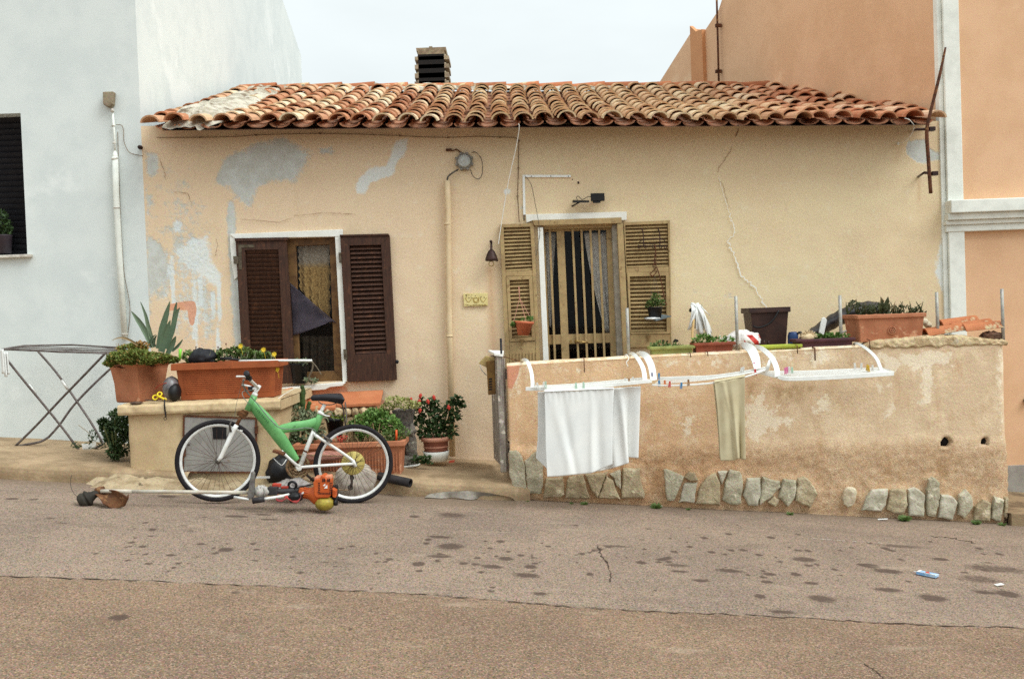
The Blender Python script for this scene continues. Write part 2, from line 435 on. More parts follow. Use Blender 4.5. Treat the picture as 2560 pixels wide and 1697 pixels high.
# ------------------------------------------------------------------ pavement along the houses
M_CONC = mat('pavement_concrete', (170,150,124), (140,122,98), sc=3, bump=.5, bsc=40, bd=.01, grain=.14, c3=(196,180,152), sc3=5, hi3=.75)
M_KERB = mat('kerb_concrete', (142,124,98), (104,88,68), sc=5, bump=.6, bsc=35, bd=.012, grain=.16)
def pav(name, x0, x1, yf, yb, h, m, dip=0.03, n=90):
    mb = MB(); mb.sm = True
    prof = [(0, -h-.05), (0.0, -.06), (.012, -.025), (.04, -.006), (.085, 0), (.3, .004), (.6, .008), (1.0, .012)]
    def P(u, v):
        x = x0+(x1-x0)*u; i = v*(len(prof)-1); k = min(int(i), len(prof)-2); f = i-k
        a, b = prof[k], prof[k+1]; d = a[0]+(b[0]-a[0])*f; z = a[1]+(b[1]-a[1])*f
        w = noise.noise(V((x*2.3, d*3, 4)))
        yfr = yf(x) if callable(yf) else yf
        y = yfr + (d if d < .1 else .085+(yb-yfr-.085)*(d-.085)/.915) + (w*.012 if d < .2 else 0)
        hh = h(x) if callable(h) else h
        return V((x, y, gz(x, hh)+z + w*.008 + .004*noise.noise(V((x*9, y*9, 1)))))
    mb.grid(P, n, (len(prof)-1)*4)
    return tag(mb.build(name, m, org=(0, 0, 0), recalc=False), kind='structure')
pav('pavement', -9.5, -2.6, 7.83, 9.3, .12, M_CONC)
pav('doorstep_pavement', -2.75, 0.10, lambda x: 8.02+.05*sin(x*3), 9.3, .13, M_CONC)
# grey cement ramp smeared at the doorstep
mb = MB(); mb.sm = True
def P(u, v):
    q = noise.noise(V((u*5, 3, 1)))
    p = G(1062+u*225, 1249+4*q-7*abs(u-.5)); x = p.x; s = sin(pi*u)**.6
    y1 = 8.0+.05*sin(x*3)
    return V((x, p.y+(y1-p.y)*v, gz(x)+.007+(.062*s*v**1.3)+.006*noise.noise(V((x*9, v*4, 2)))*s))
mb.grid(P, 40, 12)
M_CEM = mat('grey_cement', (158,150,138), (128,120,108), sc=9, bump=.5, bsc=60, grain=.15)
tag(mb.build('cement_patch', M_CEM, org=(0, 0, 0), recalc=False), kind='structure')
# rough concrete skirt around the meter block, spilling on the road
mb = MB(); mb.sm = True
def P(u, v):
    px = 205+u*520
    a = 1190+u*75; b = [1150, 1168, 1195, 1208, 1215, 1218, 1220][min(6, int(u*7))]
    x = W(px, 1190, 7.85).x
    y = 7.60+.30*v+.05*noise.noise(V((x*3, v*2, 1))) - .10*sin(pi*min(1, u*1.4))
    hgt = (.0+.125*v**.6)*(1-.35*u)*min(1, u*5+.12)
    n = noise.noise(V((x*5, y*6, 2)))*.03 + noise.noise(V((x*14, y*14, 3)))*.014
    return V((x, y, gz(x)-.03+hgt+n*(0.3+v)))
mb.grid(P, 110, 24)
M_SKIRT = mat('lime_concrete', (198,176,140), (160,136,102), sc=6, bump=.7, bsc=38, bd=.015, grain=.14, c3=(118,98,74), sc3=9)
tag(mb.build('concrete_skirt', M_SKIRT, org=(0, 0, 0), recalc=False), kind='structure')

# pavement and kerb on the far right, below the yard wall's end
mb = MB(); mb.sm = True
def P(u, v):
    x = 3.95+u*5
    return V((x, 8.02+v*1.4, gz(x, .10)+.01*noise.noise(V((x*3, v*5, 0)))))
mb.grid(P, 40, 14)
mb.sm = False
mb.prism([(3.98, 8.0, gz(3.98)-.1), (9, 8.0, gz(9)-.1), (9, 8.0, gz(9, .1)), (3.98, 8.0, gz(3.98, .1))], (0, .06, 0))
tag(mb.build('pavement_right', M_KERB, org=(0, 0, 0), recalc=False), kind='structure')
# ------------------------------------------------------------------ white house (left)
M_WHITE = mat('white_render', (217,222,218), (209,215,212), sc=2.5, bump=.35, bsc=120, bd=.003, grain=.07, c3=(224,228,224), sc3=1.2)
M_DARK = mat('dark_shutter', (20,20,26), (28,26,30), sc=10, bump=.1, grain=.1, rough=.6)
M_STONE = mat('pale_marble', (214,208,196), (180,172,160), sc=18, bump=.2, grain=.1)
XL = W(366, 500, YF).x - .02         # common corner of white house and cottage
wh = thing('white_house', 'tall white rendered house left of the cottage, with a dark shuttered window', 'house', (XL-3, YF, gz(XL-3)))
wx0, wx1, wz0, wz1 = rect(-60, 285, 60, 638, YF)
mb = MB()
XB = -11.0; zt = 6.1; zb = gz(XL)-.3
for (a, b, c, d) in ((XB, wx0, zb, zt), (wx1, XL, zb, zt), (wx0, wx1, zb, wz0), (wx0, wx1, wz1, zt)):
    mb.box(a, b, YF, YF+.22, c, d)
# gable side wall running back
mb.prism([(XL-.001, YF+.22, zb), (XL-.001, 15.35, zb), (XL-.001, 15.35, 6.5), (XL-.001, 12.6, 7.9), (XL-.001, YF+.22, zt)], (-.3, 0, 0))
mb.prism([(XL-.003, 15.36, zb), (XL-.003, 16.7, zb), (XL-.003, 16.7, 5.95), (XL-.003, 15.36, 6.52)], (-.3, 0, 0))
mb.build('wall', M_WHITE, wh)
mb = MB()
mb.prism([(XL-.12, YF-.25, zt+.03), (XL-.12, 12.6, 7.97), (XL-.12, 16.8, 5.96), (XL-.12, 16.8, 5.86), (XL-.12, 12.6, 7.85), (XL-.12, YF-.25, zt-.05)], (-8, 0, 0))
mb.build('roof', mat('tile_plain', (170,100,66), bump=.2), wh)
mb = MB()
mb.box(wx0-.3, wx1, YF+.2, YF+.26, wz0-.1, wz1)
n = 24
for k in range(n):
    z = wz0+(wz1-wz0)*(k+.5)/n
    mb.rbox((wx0+(wx1-wx0)/2, YF+.17, z), (wx1-wx0, .012, (wz1-wz0)/n*.95), Matrix.Rotation(.5, 3, 'X'))
win = mb.build('window', M_DARK, wh)
mb = MB(); mb.box(wx0-.3, wx1+.05, YF-.05, YF+.12, wz0-.03, wz0-.004)
mb.build('sill', M_STONE, win, bevel=.004)

# ------------------------------------------------------------------ orange house (right)
M_ORANGE = mat('orange_render', (226,168,124), (218,160,116), sc=2, bump=.45, bsc=90, bd=.004, grain=.10, c3=(230,176,132), sc3=1.3)
M_ORANGE2 = mat('orange_render_dark', (205,140,92), (198,132,86), sc=2, bump=.4, bsc=90, bd=.004, grain=.10)
M_TRIM = mat('white_trim', (222,224,218), (208,210,204), sc=5, bump=.2, bsc=80, grain=.06)
M_PLINTH = mat('grey_plinth', (160,154,146), (146,140,132), sc=8, bump=.4, grain=.14)
xr = W(2362, 250, YF).x
oh = thing('orange_house', 'tall orange rendered house with white corner strip and cornice at right', 'house', (xr+2, YF, gz(xr+2)))
mb = MB()
def ox(Y): return xr - .257*(Y-YF)          # its side wall runs back askew behind the cottage
def opt(px, py):                            # survey a point on that side wall
    d = ray(px, py); t = (xr+.257*YF)/(d.x+.257*d.y); return CAM+d*t
a = opt(1640, 220); b = opt(1733, 73); c = opt(1763, 76); d_ = opt(1797, 25)
k = (d_.z-c.z)/(d_.y-c.y)
top_front = d_.z+ (YF-d_.y)*k if False else 7.2
side = [V((ox(YF), YF, -1)), V((ox(17), 17, -1)), V((ox(17), 17, a.z-.3)), a, b, c, d_, V((ox(11.5), 11.5, 7.6)), V((ox(YF), YF, 7.6))]
mb.prism(side, (.35, .09, 0))
mb.box(xr, 10.5, YF, YF+.35, -1.2, 7.6)
mb.build('wall', M_ORANGE, oh)
mb = MB()
s1, s2 = opt(1733, 71), opt(1763, 74); f1, f2 = V((s1.x, s1.y, 1.5)), V((s2.x, s2.y, 1.5))
mb.prism([f1, f2, s2+V((0,0,.0)), (s1+s2)/2+V((0,0,-.04)), s1+V((0,0,.03))], (-.05, -.012, 0))
mb.build('flue', M_ORANGE2, oh)
# white corner pilaster, slim return and cornice band
mb = MB()
sx0, sx1, _, _ = rect(2362, 200, 2402, 300, YF-.04)
mb.box(sx0, sx1, YF-.05, YF+.01, gz(xr)-.3, 7.7)
mb.box(sx0-.045, sx0-.002, YF-.02, YF+.06, gz(xr)-.3, 7.7)
mb.build('corner_pilaster', M_TRIM, oh, bevel=.006)
mb = MB()
_, _, zc0, zc1 = rect(2372, 500, 2480, 572, YF-.1)
hh = zc1-zc0
mb.box(sx0-.02, 10.4, YF-.16, YF, zc0+hh*.55, zc1)
mb.box(sx0-.03, 10.4, YF-.12, YF, zc0+hh*.32, zc0+hh*.548)
mb.box(sx0-.035, 10.4, YF-.085, YF, zc0+hh*.16, zc0+hh*.318)
mb.box(sx0-.025, 10.4, YF-.06, YF, zc0-.02, zc0+hh*.158)
mb.build('cornice', M_TRIM, oh, bevel=.008)
mb = MB()
p = W(2540, 1162, YF)
mb.box(sx1+.1, 10.4, YF-.03, YF, gz(xr)-.6, p.z); mb.build('plinth', M_PLINTH, oh)
mb = MB(); p = W(2566, 1001, YF)
mb.lathe([(.0,-.0),(.03,0),(.035,.03),(.02,.05),(0,.05)], (p.x, YF-.005, p.z), axis=(0,-1,0), n=14); mb.build('vent', M_DARK, oh)
# rusty conduit up the orange side wall
M_RUST = mat('rusty_iron', (104,62,38), (70,42,28), sc=25, bump=.5, bsc=120, grain=.2, c3=(150,108,64), sc3=14)
tr = None
a, b = opt(1799, -40), opt(1805, 216)
off = V((-.05, -.03, 0)); rp = thing('rusty_conduit', 'thin rusty conduit pipe climbing the orange side wall above the roof ridge', 'pipe', b+off)
mb = MB(); mb.tube([a+off, b+off+V((0,0,-.3))], .014, 8); mb.build('pipe', M_RUST, rp)
for y in (66, 180):
    q = opt(1802, y)+off; mb = MB(); mb.box(q.x-.03, q.x+.05, q.y-.025, q.y+.02, q.z-.02, q.z+.02); mb.build('bracket', M_RUST, rp)

# ------------------------------------------------------------------ cottage
def facade_mat():
    t = NT('cottage_plaster')
    grey, white, rust, orange = t.attr('mask')
    n1 = t.noise(.9, 5, .6); n2 = t.noise(9, 6, .7); n3 = t.noise(30, 5, .7)
    c = t.mix(t.ramp(n1, .35, .65), lin((222,192,146)), lin((218,184,140)))
    s = t.n('ShaderNodeSeparateXYZ'); t.l(t.co, s.inputs[0])
    low = t.ramp(t.math('ADD', s.outputs[2], t.math('MULTIPLY', n1, .9)), .5, 2.3, .75, 0)
    c = t.mix(low, c, lin((216,178,138)))
    lf = t.ramp(t.math('ADD', s.outputs[0], t.math('MULTIPLY', n1, 1.4)), -.6, 1.9, .55, 0)
    c = t.mix(lf, c, lin((222,183,147)))
    c = t.mix(t.ramp(n2, .54, .72, 0, .4), c, lin((226,206,170)))
    c = t.mix(t.ramp(t.noise(2.6, 6, .7), .52, .7, 0, .4), c, lin((206,176,134)))
    c = t.mix(t.ramp(t.noise(20, 5, .75), .6, .74, 0, .3), c, lin((190,158,116)))
    c = t.mix(t.ramp(t.noise(4, 6, .7, stretch=(1.6, 1, .35)), .56, .75, 0, .3), c, lin((196,160,118)))
    def th(a, amp, lo, hi, k=1.0):
        return t.ramp(t.math('ADD', a, t.math('MULTIPLY', t.math('SUBTRACT', t.math('ADD', t.math('MULTIPLY', n2, .65), t.math('MULTIPLY', n3, .35)), .5), amp)), lo, hi, 0, k)
    c = t.mix(th(grey, 1.7, .36, .66, .85), c, t.mix(t.ramp(n2, .35, .65), lin((196,192,178)), lin((180,174,158))))
    c = t.mix(th(white, 1.3, .36, .66, .78), c, lin((216,212,198)))
    c = t.mix(th(orange, .3, .42, .58, .9), c, lin((212,142,104)))
    c = t.mix(t.math('MULTIPLY', rust, t.ramp(n3, .2, .8, .5, 1)), c, lin((170,106,56)))
    c = t.grain(c, .1, 120)
    t.bump(t.math('ADD', t.math('ADD', t.noise(60, 5, .65), t.math('MULTIPLY', n2, 1.2)), t.math('MULTIPLY', th(grey, 1.7, .36, .66, 1.6), -1.0)), .4, .006)
    return t.fin(c, .9, 0, .2)
M_FAC = facade_mat()
XR = W(2372, 420, YF).x
co = thing('cottage', 'low tan plastered cottage with a weathered terracotta tile roof', 'house', (0, YF, 0))
ox0, ox1, oz0, oz1 = rect(603, 596, 850, 957, YF)        # window opening
dx0, dx1, _, dz1 = rect(1357, 563, 1553, 900, YF)        # door opening
dz0 = .22
ZT = 3.24
def breaks(a, b, cuts, st):
    pts = sorted([a, b]+[c for c in cuts]); out = []
    for i in range(len(pts)-1):
        n = max(1, int(round((pts[i+1]-pts[i])/st))); out += list(np.linspace(pts[i], pts[i+1], n+1)[:-1])
    return np.array(out+[b])
fx = breaks(XL, XR, [ox0, ox1, dx0, dx1], .028); fz = breaks(-.45, ZT, [oz0, oz1, dz0, dz1], .028)
mb = MB(); mb.sm = True
nx, nz_ = len(fx), len(fz)
def zeave(x):
    a, b = W(400, 325, 8.86), W(2340, 313, 8.86)
    return a.z+(b.z-a.z)*(x-a.x)/(b.x-a.x)+.10
for z in fz:
    for x in fx:
        e = min(1, min(abs(x-XL), abs(x-XR))/.1)
        w = .010*noise.noise(V((x*1.1, z*1.1, 7))) + .004*noise.noise(V((x*5, z*5, 2)))
        zz = z if z <= dz1 else dz1+(z-dz1)*(zeave(x)-dz1)/(ZT-dz1)
        mb.v.append((x, YF + w*e, zz))
for j in range(nz_-1):
    for i in range(nx-1):
        cx, cz = (fx[i]+fx[i+1])/2, (fz[j]+fz[j+1])/2
        if (ox0 < cx < ox1 and oz0 < cz < oz1) or (dx0 < cx < dx1 and dz0 < cz < dz1): continue
        mb.f.append((j*nx+i, j*nx+i+1, (j+1)*nx+i+1, (j+1)*nx+i)); mb.m.append(0); mb.s.append(True)
nfac = len(mb.v); mb.sm = False
# reveals, dark rooms behind the openings, side and back walls
for (a, b, c, d) in ((ox0, ox1, oz0, oz1), (dx0, dx1, dz0, dz1)):
    y0, y1 = YF+.004, YF+.28
    for q in (((a,y0,c),(a,y1,c),(a,y1,d),(a,y0,d)), ((b,y0,c),(b,y1,c),(b,y1,d),(b,y0,d)),
              ((a,y0,d),(b,y0,d),(b,y1,d),(a,y1,d)), ((a,y0,c),(b,y0,c),(b,y1,c),(a,y1,c))):
        mb.add(q, [(0,1,2,3)])
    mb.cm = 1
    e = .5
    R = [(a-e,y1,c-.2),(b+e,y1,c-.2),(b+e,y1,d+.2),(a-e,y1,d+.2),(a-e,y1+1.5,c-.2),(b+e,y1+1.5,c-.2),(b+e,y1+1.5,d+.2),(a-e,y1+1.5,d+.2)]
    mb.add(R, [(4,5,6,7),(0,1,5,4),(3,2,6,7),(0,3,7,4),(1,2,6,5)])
    mb.cm = 0
mb.add([(XL+.004,YF+.01,-.4),(XL+.004,15.4,-.4),(XL+.004,15.4,3.2),(XL+.004,12.2,4.2),(XL+.004,YF,3.2)], [(0,1,2,3,4)])
mb.add([(XL,15.4,-.5),(ox(15.4),15.4,-.5),(ox(15.4),15.4,3.1),(XL,15.4,3.2)], [(0,1,2,3)])
# cracks
mb.cm = 2; OFF = (0, -.012, 0)
def crack(pts, w, j=.6): ribbon(mb, [W(x, y, YF) for x, y in pts], w, OFF, j, 7)
crack([(1845,322),(1839,343)], .008, .4); crack([(1829,366),(1826,378),(1805,408),(1796,420),(1794,432)], .0035)
crack([(1797,452),(1806,460),(1810,475),(1822,520)], .003)
crack([(735,540),(780,536),(805,532),(850,534),(890,536)], .0028); crack([(600,548),(650,552),(700,556),(730,545)], .0028)
crack([(541,598),(545,612),(540,640)], .004); crack([(400,398),(412,430),(415,448)], .004)
crack([(436,480),(470,484),(482,515)], .003)
mb.cm = 3
crack([(1796,440),(1802,466),(1812,500),(1822,532)], .004, .5); crack([(1822,532),(1826,548),(1834,560),(1837,584),(1822,600),(1818,606)], .009); crack([(1818,606),(1830,628),(1840,660),(1856,690),(1882,714),(1900,745),(1922,772)], .012)
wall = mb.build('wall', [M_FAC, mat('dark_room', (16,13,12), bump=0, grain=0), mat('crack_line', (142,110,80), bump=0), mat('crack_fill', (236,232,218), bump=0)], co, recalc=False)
X = np.array([p[0] for p in mb.v]); Z = np.array([p[2] for p in mb.v]); A = np.zeros((len(X), 4), np.float32)
def wp(pts): return [(W(x, y, YF).x, W(x, y, YF).z) for x, y in pts]
def poly(ch, pts, s=.05, k=1.0): A[:, ch] = np.maximum(A[:, ch], soft(sd_poly(X, Z, wp(pts)), s)*k)
def line(ch, pts, w, s=.012, k=1.0): A[:, ch] = np.maximum(A[:, ch], soft(sd_line(X, Z, wp(pts), w), s)*k)
poly(0, [(566,394),(650,356),(719,344),(739,367),(785,379),(761,413),(735,455),(673,448),(643,475),(620,524),(597,497),(574,467),(543,459),(551,413)], .09)
poly(0, [(790,370),(830,362),(840,385),(800,392)], .06, .8)
poly(1, [(991,348),(1022,344),(1018,383),(991,413),(984,440),(953,448),(926,459),(915,486),(892,486),(888,459),(899,440),(934,417),(965,413),(980,375)], .04, .86)
poly(0, [(366,560),(372,589),(395,600),(420,649),(414,700),(380,740),(375,790),(366,700)], .06)
poly(0, [(366,380),(395,385),(400,420),(385,440),(366,440)], .06); poly(0, [(366,470),(380,490),(375,540),(366,540)], .05)
poly(1, [(468,598),(522,583),(528,640),(558,694),(552,730),(510,700),(480,682),(444,649),(435,622),(462,610)], .06, .8)
poly(0, [(480,680),(550,720),(560,870),(500,870),(470,760)], .14, .62); poly(0, [(385,620),(440,660),(430,760),(390,760)], .1, .7); poly(0, [(366,380),(480,400),(560,560),(580,880),(380,880)], .3, .50); poly(1, [(380,600),(560,600),(590,880),(400,860)], .25, .46)
poly(1, [(429,550),(456,550),(459,580),(435,583)], .04, .8); poly(0, [(430,590),(470,600),(450,640),(420,620)], .06, .7)
poly(0, [(566,500),(588,500),(592,585),(566,585)], .03, .85); poly(0, [(568,585),(597,585),(606,860),(586,870),(574,700)], .03, .9)
poly(1, [(584,590),(600,592),(604,760),(596,770),(588,700)], .03, .85)
for q, w in (([(431,640),(432,760)], .012), ([(487,690),(489,870)], .012), ([(500,690),(501,765)], .010), ([(530,730),(548,880)], .012), ([(510,790),(512,850)], .008),
             ([(516,800),(520,860)], .007), ([(495,780),(493,880)], .009), ([(545,690),(552,800)], .01), ([(560,760),(566,880)], .01), ([(424,650),(418,740)], .008), ([(478,760),(482,850)], .009)):
    line(1, q, w, .012, .95)
poly(3, [(418,760),(470,753),(487,754),(491,775),(485,815),(475,814),(470,777),(445,773),(420,779)], .012)
poly(0, [(2268,352),(2311,348),(2322,371),(2349,383),(2360,398),(2330,402),(2311,411),(2291,406),(2265,383)], .035)
poly(0, [(2340,350),(2372,340),(2372,420),(2355,400)], .06, .7)
poly(1, [(2352,560),(2378,540),(2384,780),(2345,720),(2333,680),(2345,630)], .05, .8)
poly(1, [(1258,470),(1272,466),(1282,480),(1270,492),(1258,486)], .03, .7)
for (x, y) in ((1740, 728), (1745, 765), (1310, 520), (1820, 740)): poly(0, [(x-16,y-4),(x+14,y-8),(x+16,y+5),(x-10,y+6)], .04, .7)
poly(3, [(690,975),(717,966),(829,958),(866,968),(872,985),(960,1000),(960,1030),(700,1040)], .02)
line(2, [(1226,672),(1230,780),(1238,930)], .022, .05, .75); line(2, [(2296,440),(2297,500)], .006, .02, .6); line(2, [(2250,365),(2240,400)], .01, .03, .4)
A[nfac:] = 0
set_attr(wall, 'mask', A)

# ---- roof of barrel tiles
def tile_mat():
    t = NT('terracotta_tiles')
    r = t.island()
    cr = t.n('ShaderNodeValToRGB'); e = cr.color_ramp.elements
    e[0].position = 0; e[0].color = lin((160,104,74)); e[1].position = 1; e[1].color = lin((222,200,166))
    for p, c in ((.2,(186,130,96)), (.4,(204,160,124)), (.58,(216,186,148)), (.72,(184,118,82)), (.86,(228,208,176))):
        x = e.new(p); x.color = lin(c)
    t.l(r, cr.inputs[0]); c = cr.outputs[0]
    s = t.n('ShaderNodeSeparateXYZ'); t.l(t.co, s.inputs[0])
    mid = t.ramp(s.outputs[0], -1.2, .2, 0, 1); mid = t.math('MULTIPLY', mid, t.ramp(s.outputs[0], 2.0, 2.9, 1, 0))
    c = t.mix(t.math('MULTIPLY', mid, .55), c, lin((196,164,124)))
    rt_ = t.ramp(s.outputs[0], 2.2, 3.0, 0, .45); c = t.mix(rt_, c, lin((186,112,76)))
    n = t.noise(11, 7, .75); n2 = t.noise(26, 6, .75)
    c = t.mix(t.ramp(n, .52, .66, 0, .6), c, lin((142,122,92)))
    c = t.mix(t.ramp(n2, .58, .68, 0, .8), c, lin((226,206,172)))
    c = t.mix(t.ramp(t.noise(38, 5, .8), .60, .68, 0, .8), c, lin((70,58,46)))
    c = t.grain(c, .14, 110); t.bump(t.noise(70, 5, .7), .5, .006)
    return t.fin(c, .9, 0, .2)
M_TILE = tile_mat()
YE, YR = 8.86, 12.2
eL, eR = W(400, 325, YE), W(2340, 313, YE); rL, rR = W(620, 234, YR), W(1930, 228, YR)
def ze(x): return eL.z+(eR.z-eL.z)*(x-eL.x)/(eR.x-eL.x)
def zr_(x): return rL.z+(rR.z-rL.z)*(x-rL.x)/(rR.x-rL.x)
def RS(x, t):
    sag = -.035*sin(pi*t) + .018*noise.noise(V((x*.8, t*2, 0)))
    return V((x, YE+(YR-YE)*t, ze(x)+(zr_(x)-ze(x))*t+sag))
def half_tile(mb, a, b, r0, r1, up, th=.014, n=9, ky=.84):
    d = (b-a).normalized(); sd = d.cross(V((0,0,1))).normalized(); u = sd.cross(d)
    if not up: u = -u
    vs = []
    for p, r in ((a, r0), (b, r1)):
        for k in range(n):
            g = pi*(.04+.92*k/(n-1)); vs.append(p+sd*(r*cos(g))+u*(r*sin(g)*ky))
        for k in range(n):
            g = pi*(.04+.92*k/(n-1)); vs.append(p+sd*((r-th)*cos(g))+u*((r-th)*sin(g)*ky-.002))
    m = 2*n; fs = []
    for k in range(n-1):
        fs += [(k, k+1, m+k+1, m+k), (n+k+1, n+k, m+n+k, m+n+k+1), (k+1, k, n+k, n+k+1), (m+k, m+k+1, m+n+k+1, m+n+k)]
    fs += [(0, m, m+n, n), (n-1, 2*n-1, m+2*n-1, m+n-1)]
    mb.add(vs, fs)
roofm = MB(); rr = random.Random(3)
NC = 34; x0, x1 = eL.x-.065, eR.x+.01; pit = (x1-x0)/NC; NR = 12
for c in range(0, NC+1):
    xc = x0+pit*c
    colj = rr.uniform(-.012, .012)
    for j in range(NR):
        t0 = j/NR; t1 = min((j+1.32)/NR, 1.0)
        rgt = xc > 2.4; q = 2.2 if rgt else 1.0
        # cover tile
        jx = rr.gauss(0, .007*q)+colj; a = RS(xc+jx, t0); b = RS(xc+jx+rr.gauss(0, .006*q), t1)
        lift = .045+rr.gauss(0, .004*q)
        a.z += lift+.018; b.z += lift-.004
        if j == 0: a.y += rr.gauss(-.01, .016*q)
        if c >= 0 and not (j > 0 and a.x > ox(a.y)+.05):
            half_tile(roofm, a, b, .089+rr.gauss(0, .003), .074, True)
        # pan tile
        if c < NC:
            xp = xc+pit/2; a = RS(xp+rr.gauss(0, .004), t0); b = RS(xp, t1); a.z += .050+.010; b.z += .050-.006
            if j == 0: a.y += .03+rr.gauss(0, .010)
            if not (j > 0 and a.x > ox(a.y)+.05):
                roofm.cm = 2; half_tile(roofm, a, b, .094, .086, False, ky=.50); roofm.cm = 0
# under-slab, back slope
def ux(t): return x1-.05 if t == 0 else min(x1-.05, ox(YE+(YR-YE)*t)+.05)
roofm.cm = 1
N = 12
for i in range(N):
    t0, t1 = i/N, (i+1)/N
    for (xa, xb) in ((x0+.08, 0), (0, 99)):
        a0 = RS(xa, t0); b0 = RS(min(xb, ux(t0)), t0); b1 = RS(min(xb, ux(t1)), t1); a1 = RS(xa, t1)
        roofm.add([a0, b0, b1, a1], [(0,1,2,3)])
a, b = RS(x0+.08, 1), RS(ux(1), 1)
roofm.add([a, b, (b.x-.8, 15.6, b.z-1.1), (a.x, 15.6, a.z-1.1)], [(0,1,2,3)])
roof = roofm.build('roof', [M_TILE, mat('tile_bed', (120,82,58), (96,66,48), sc=12, bump=.4), mat('tile_channel', (184,128,96), (140,98,72), sc=14, bump=.5, grain=.16, isl=.22, c3=(92,74,58), sc3=16)], co, recalc=False)
# ridge tiles
mb = MB(); x = rL.x-.1
M_RIDGE = mat('ridge_tile', (196,116,76), (176,98,62), sc=9, bump=.4, bsc=60, grain=.14, isl=.18, c3=(206,176,138), sc3=8, lo3=.56)
while x < rR.x+.1:
    L = .40; a = RS(x, 1); b = RS(x+L*1.12, 1); dz = rr.gauss(0, .008)
    a += V((0, .02, .035+dz)); b += V((0, .02, .05+rr.gauss(0, .006)))
    half_tile(mb, a, b, .085, .095, True, .016, 10); x += L
mb.build('ridge', M_RIDGE, roof, recalc=False)
# lumps of lime mortar along the left verge and below the ridge
M_MORT = mat('lime_mortar', (204,196,178), (160,148,128), sc=7, bump=1.0, bsc=24, bd=.03, grain=.14, c3=(120,104,84), sc3=8, lo3=.56)
mb = MB(); mb.sm = True
def P(u, v):
    t = v; w = .62 if t > .25 else .30+.9*t
    wid = .80-.22*t if t > .25 else .34+1.6*t
    x = x0-.02+.10*min(1, max(0, .3-t)*4)+wid*u*(1+.25*noise.noise(V((t*5, 0, 3))))
    p = RS(x, min(t*.985, 1)); h = (.185*sin(pi*min(1, (1-u)*.70+.14))+.01)*min(1, .15+t*9)*(1-.45*t)
    n = noise.noise(V((x*5, t*14, 0)))*.055+noise.noise(V((x*13, t*40, 5)))*.026
    return V((p.x, p.y, p.z+h+n*.9-.03*(u > .9)))
mb.grid(P, 26, 80)
mb.build('verge_mortar', M_MORT, roof, recalc=False)
mb = MB(); mb.sm = True
def P(u, v):
    x = rL.x-.1+(rR.x-rL.x+.2)*u; k = max(0, 1-max(0, x+1.2)*.22)
    p = RS(x, .93+.075*v); n = noise.noise(V((x*6, v*3, 0)))*.05
    return V((p.x, p.y, p.z+.085+.02*k+n*k-.045*(1-v)))
mb.grid(P, 150, 6)
mb.build('ridge_mortar', M_MORT, roof, recalc=False)
# chimney: stacked concrete louvre trays
M_CHIM = mat('chimney_concrete', (168,154,130), (132,118,98), sc=12, bump=.6, bsc=50, grain=.18)
M_CHCORE = mat('chimney_core', (26,22,20), bump=.1)  # near-black core filling the gaps between the trays
mb = MB(); Yc = 12.7
def lev(xa, xb, ya, yb, flare=0, d=.44, m=0):
    X0, X1, Z0, Z1 = rect(xa, ya, xb, yb, Yc); mb.cm = m
    pts = []
    for (e, z) in ((0, Z0), (flare, Z1)):
        pts += [(X0-e, Yc-.22-e, z), (X1+e, Yc-.22-e, z), (X1+e, Yc+.22+e, z), (X0-e, Yc+.22+e, z)]
    mb.add(pts, [(0,3,2,1),(4,5,6,7),(0,1,5,4),(1,2,6,5),(2,3,7,6),(3,0,4,7)])
lev(1050, 1114, 140, 225, 0, m=1)
lev(1049, 1113, 139, 147, .006)
lev(1045, 1117, 131, 138.9, .004); lev(1076, 1084, 128, 130.9)
for (ya, yb) in ((152, 161), (172, 182), (193, 205), (213, 240)):
    lev(1041, 1125, ya, yb, 0, .40); lev(1047, 1119, ya-4, ya-.2, -.008, .38)
mb.build('chimney', [M_CHIM, M_CHCORE], roof)

# ---- window of the cottage
M_WPAINT = mat('white_paint', (226,225,218), (219,217,207), sc=8, bump=.3, bsc=60, grain=.08, c3=(190,176,150), sc3=14, lo3=.66, hi3=.76)
M_WOOD = mat('dark_wood', (76,48,36), (58,36,28), sc=10, bump=.3, bsc=60, grain=.14, stretch=(6, 6, .6), rough=.6, c3=(92,58,42), sc3=18)
M_WOODL = mat('sash_wood', (120,88,52), (92,64,38), sc=12, bump=.3, grain=.14, rough=.6)
M_HINGE = mat('grey_hinge', (104,94,78), (80,70,56), sc=30, bump=.3, grain=.15, metal=.3, rough=.6)
M_GLASS = None
def glass(name, tint, rough=.04):
    t = NT(name); t.b.inputs['Transmission Weight'].default_value = .0
    tr_ = t.n('ShaderNodeBsdfTransparent'); tr_.inputs[0].default_value = (tint, tint, tint, 1)
    gl = t.n('ShaderNodeBsdfGlossy'); gl.inputs['Roughness'].default_value = rough; gl.inputs[0].default_value = (.9,.9,.9,1)
    fr = t.n('ShaderNodeFresnel'); fr.inputs[0].default_value = 1.28
    mxs = t.n('ShaderNodeMixShader'); t.l(fr.outputs[0], mxs.inputs[0]); t.l(tr_.outputs[0], mxs.inputs[1]); t.l(gl.outputs[0], mxs.inputs[2])
    t.l(mxs.outputs[0], t.out.inputs[0]); return t.mat
M_GLASS = glass('window_glass', .85)
wn = MB()
wn.slab([(575,586),(858,574),(858,592),(590,597)], YF, .03)
wn.slab([(838.6,593),(858,592),(869,953),(858,955)], YF, .028)
wn.slab([(575,586),(591,597),(597,690),(588,700),(580,660)], YF, .02)
window = wn.build('window', M_WPAINT, co, bevel=.004)
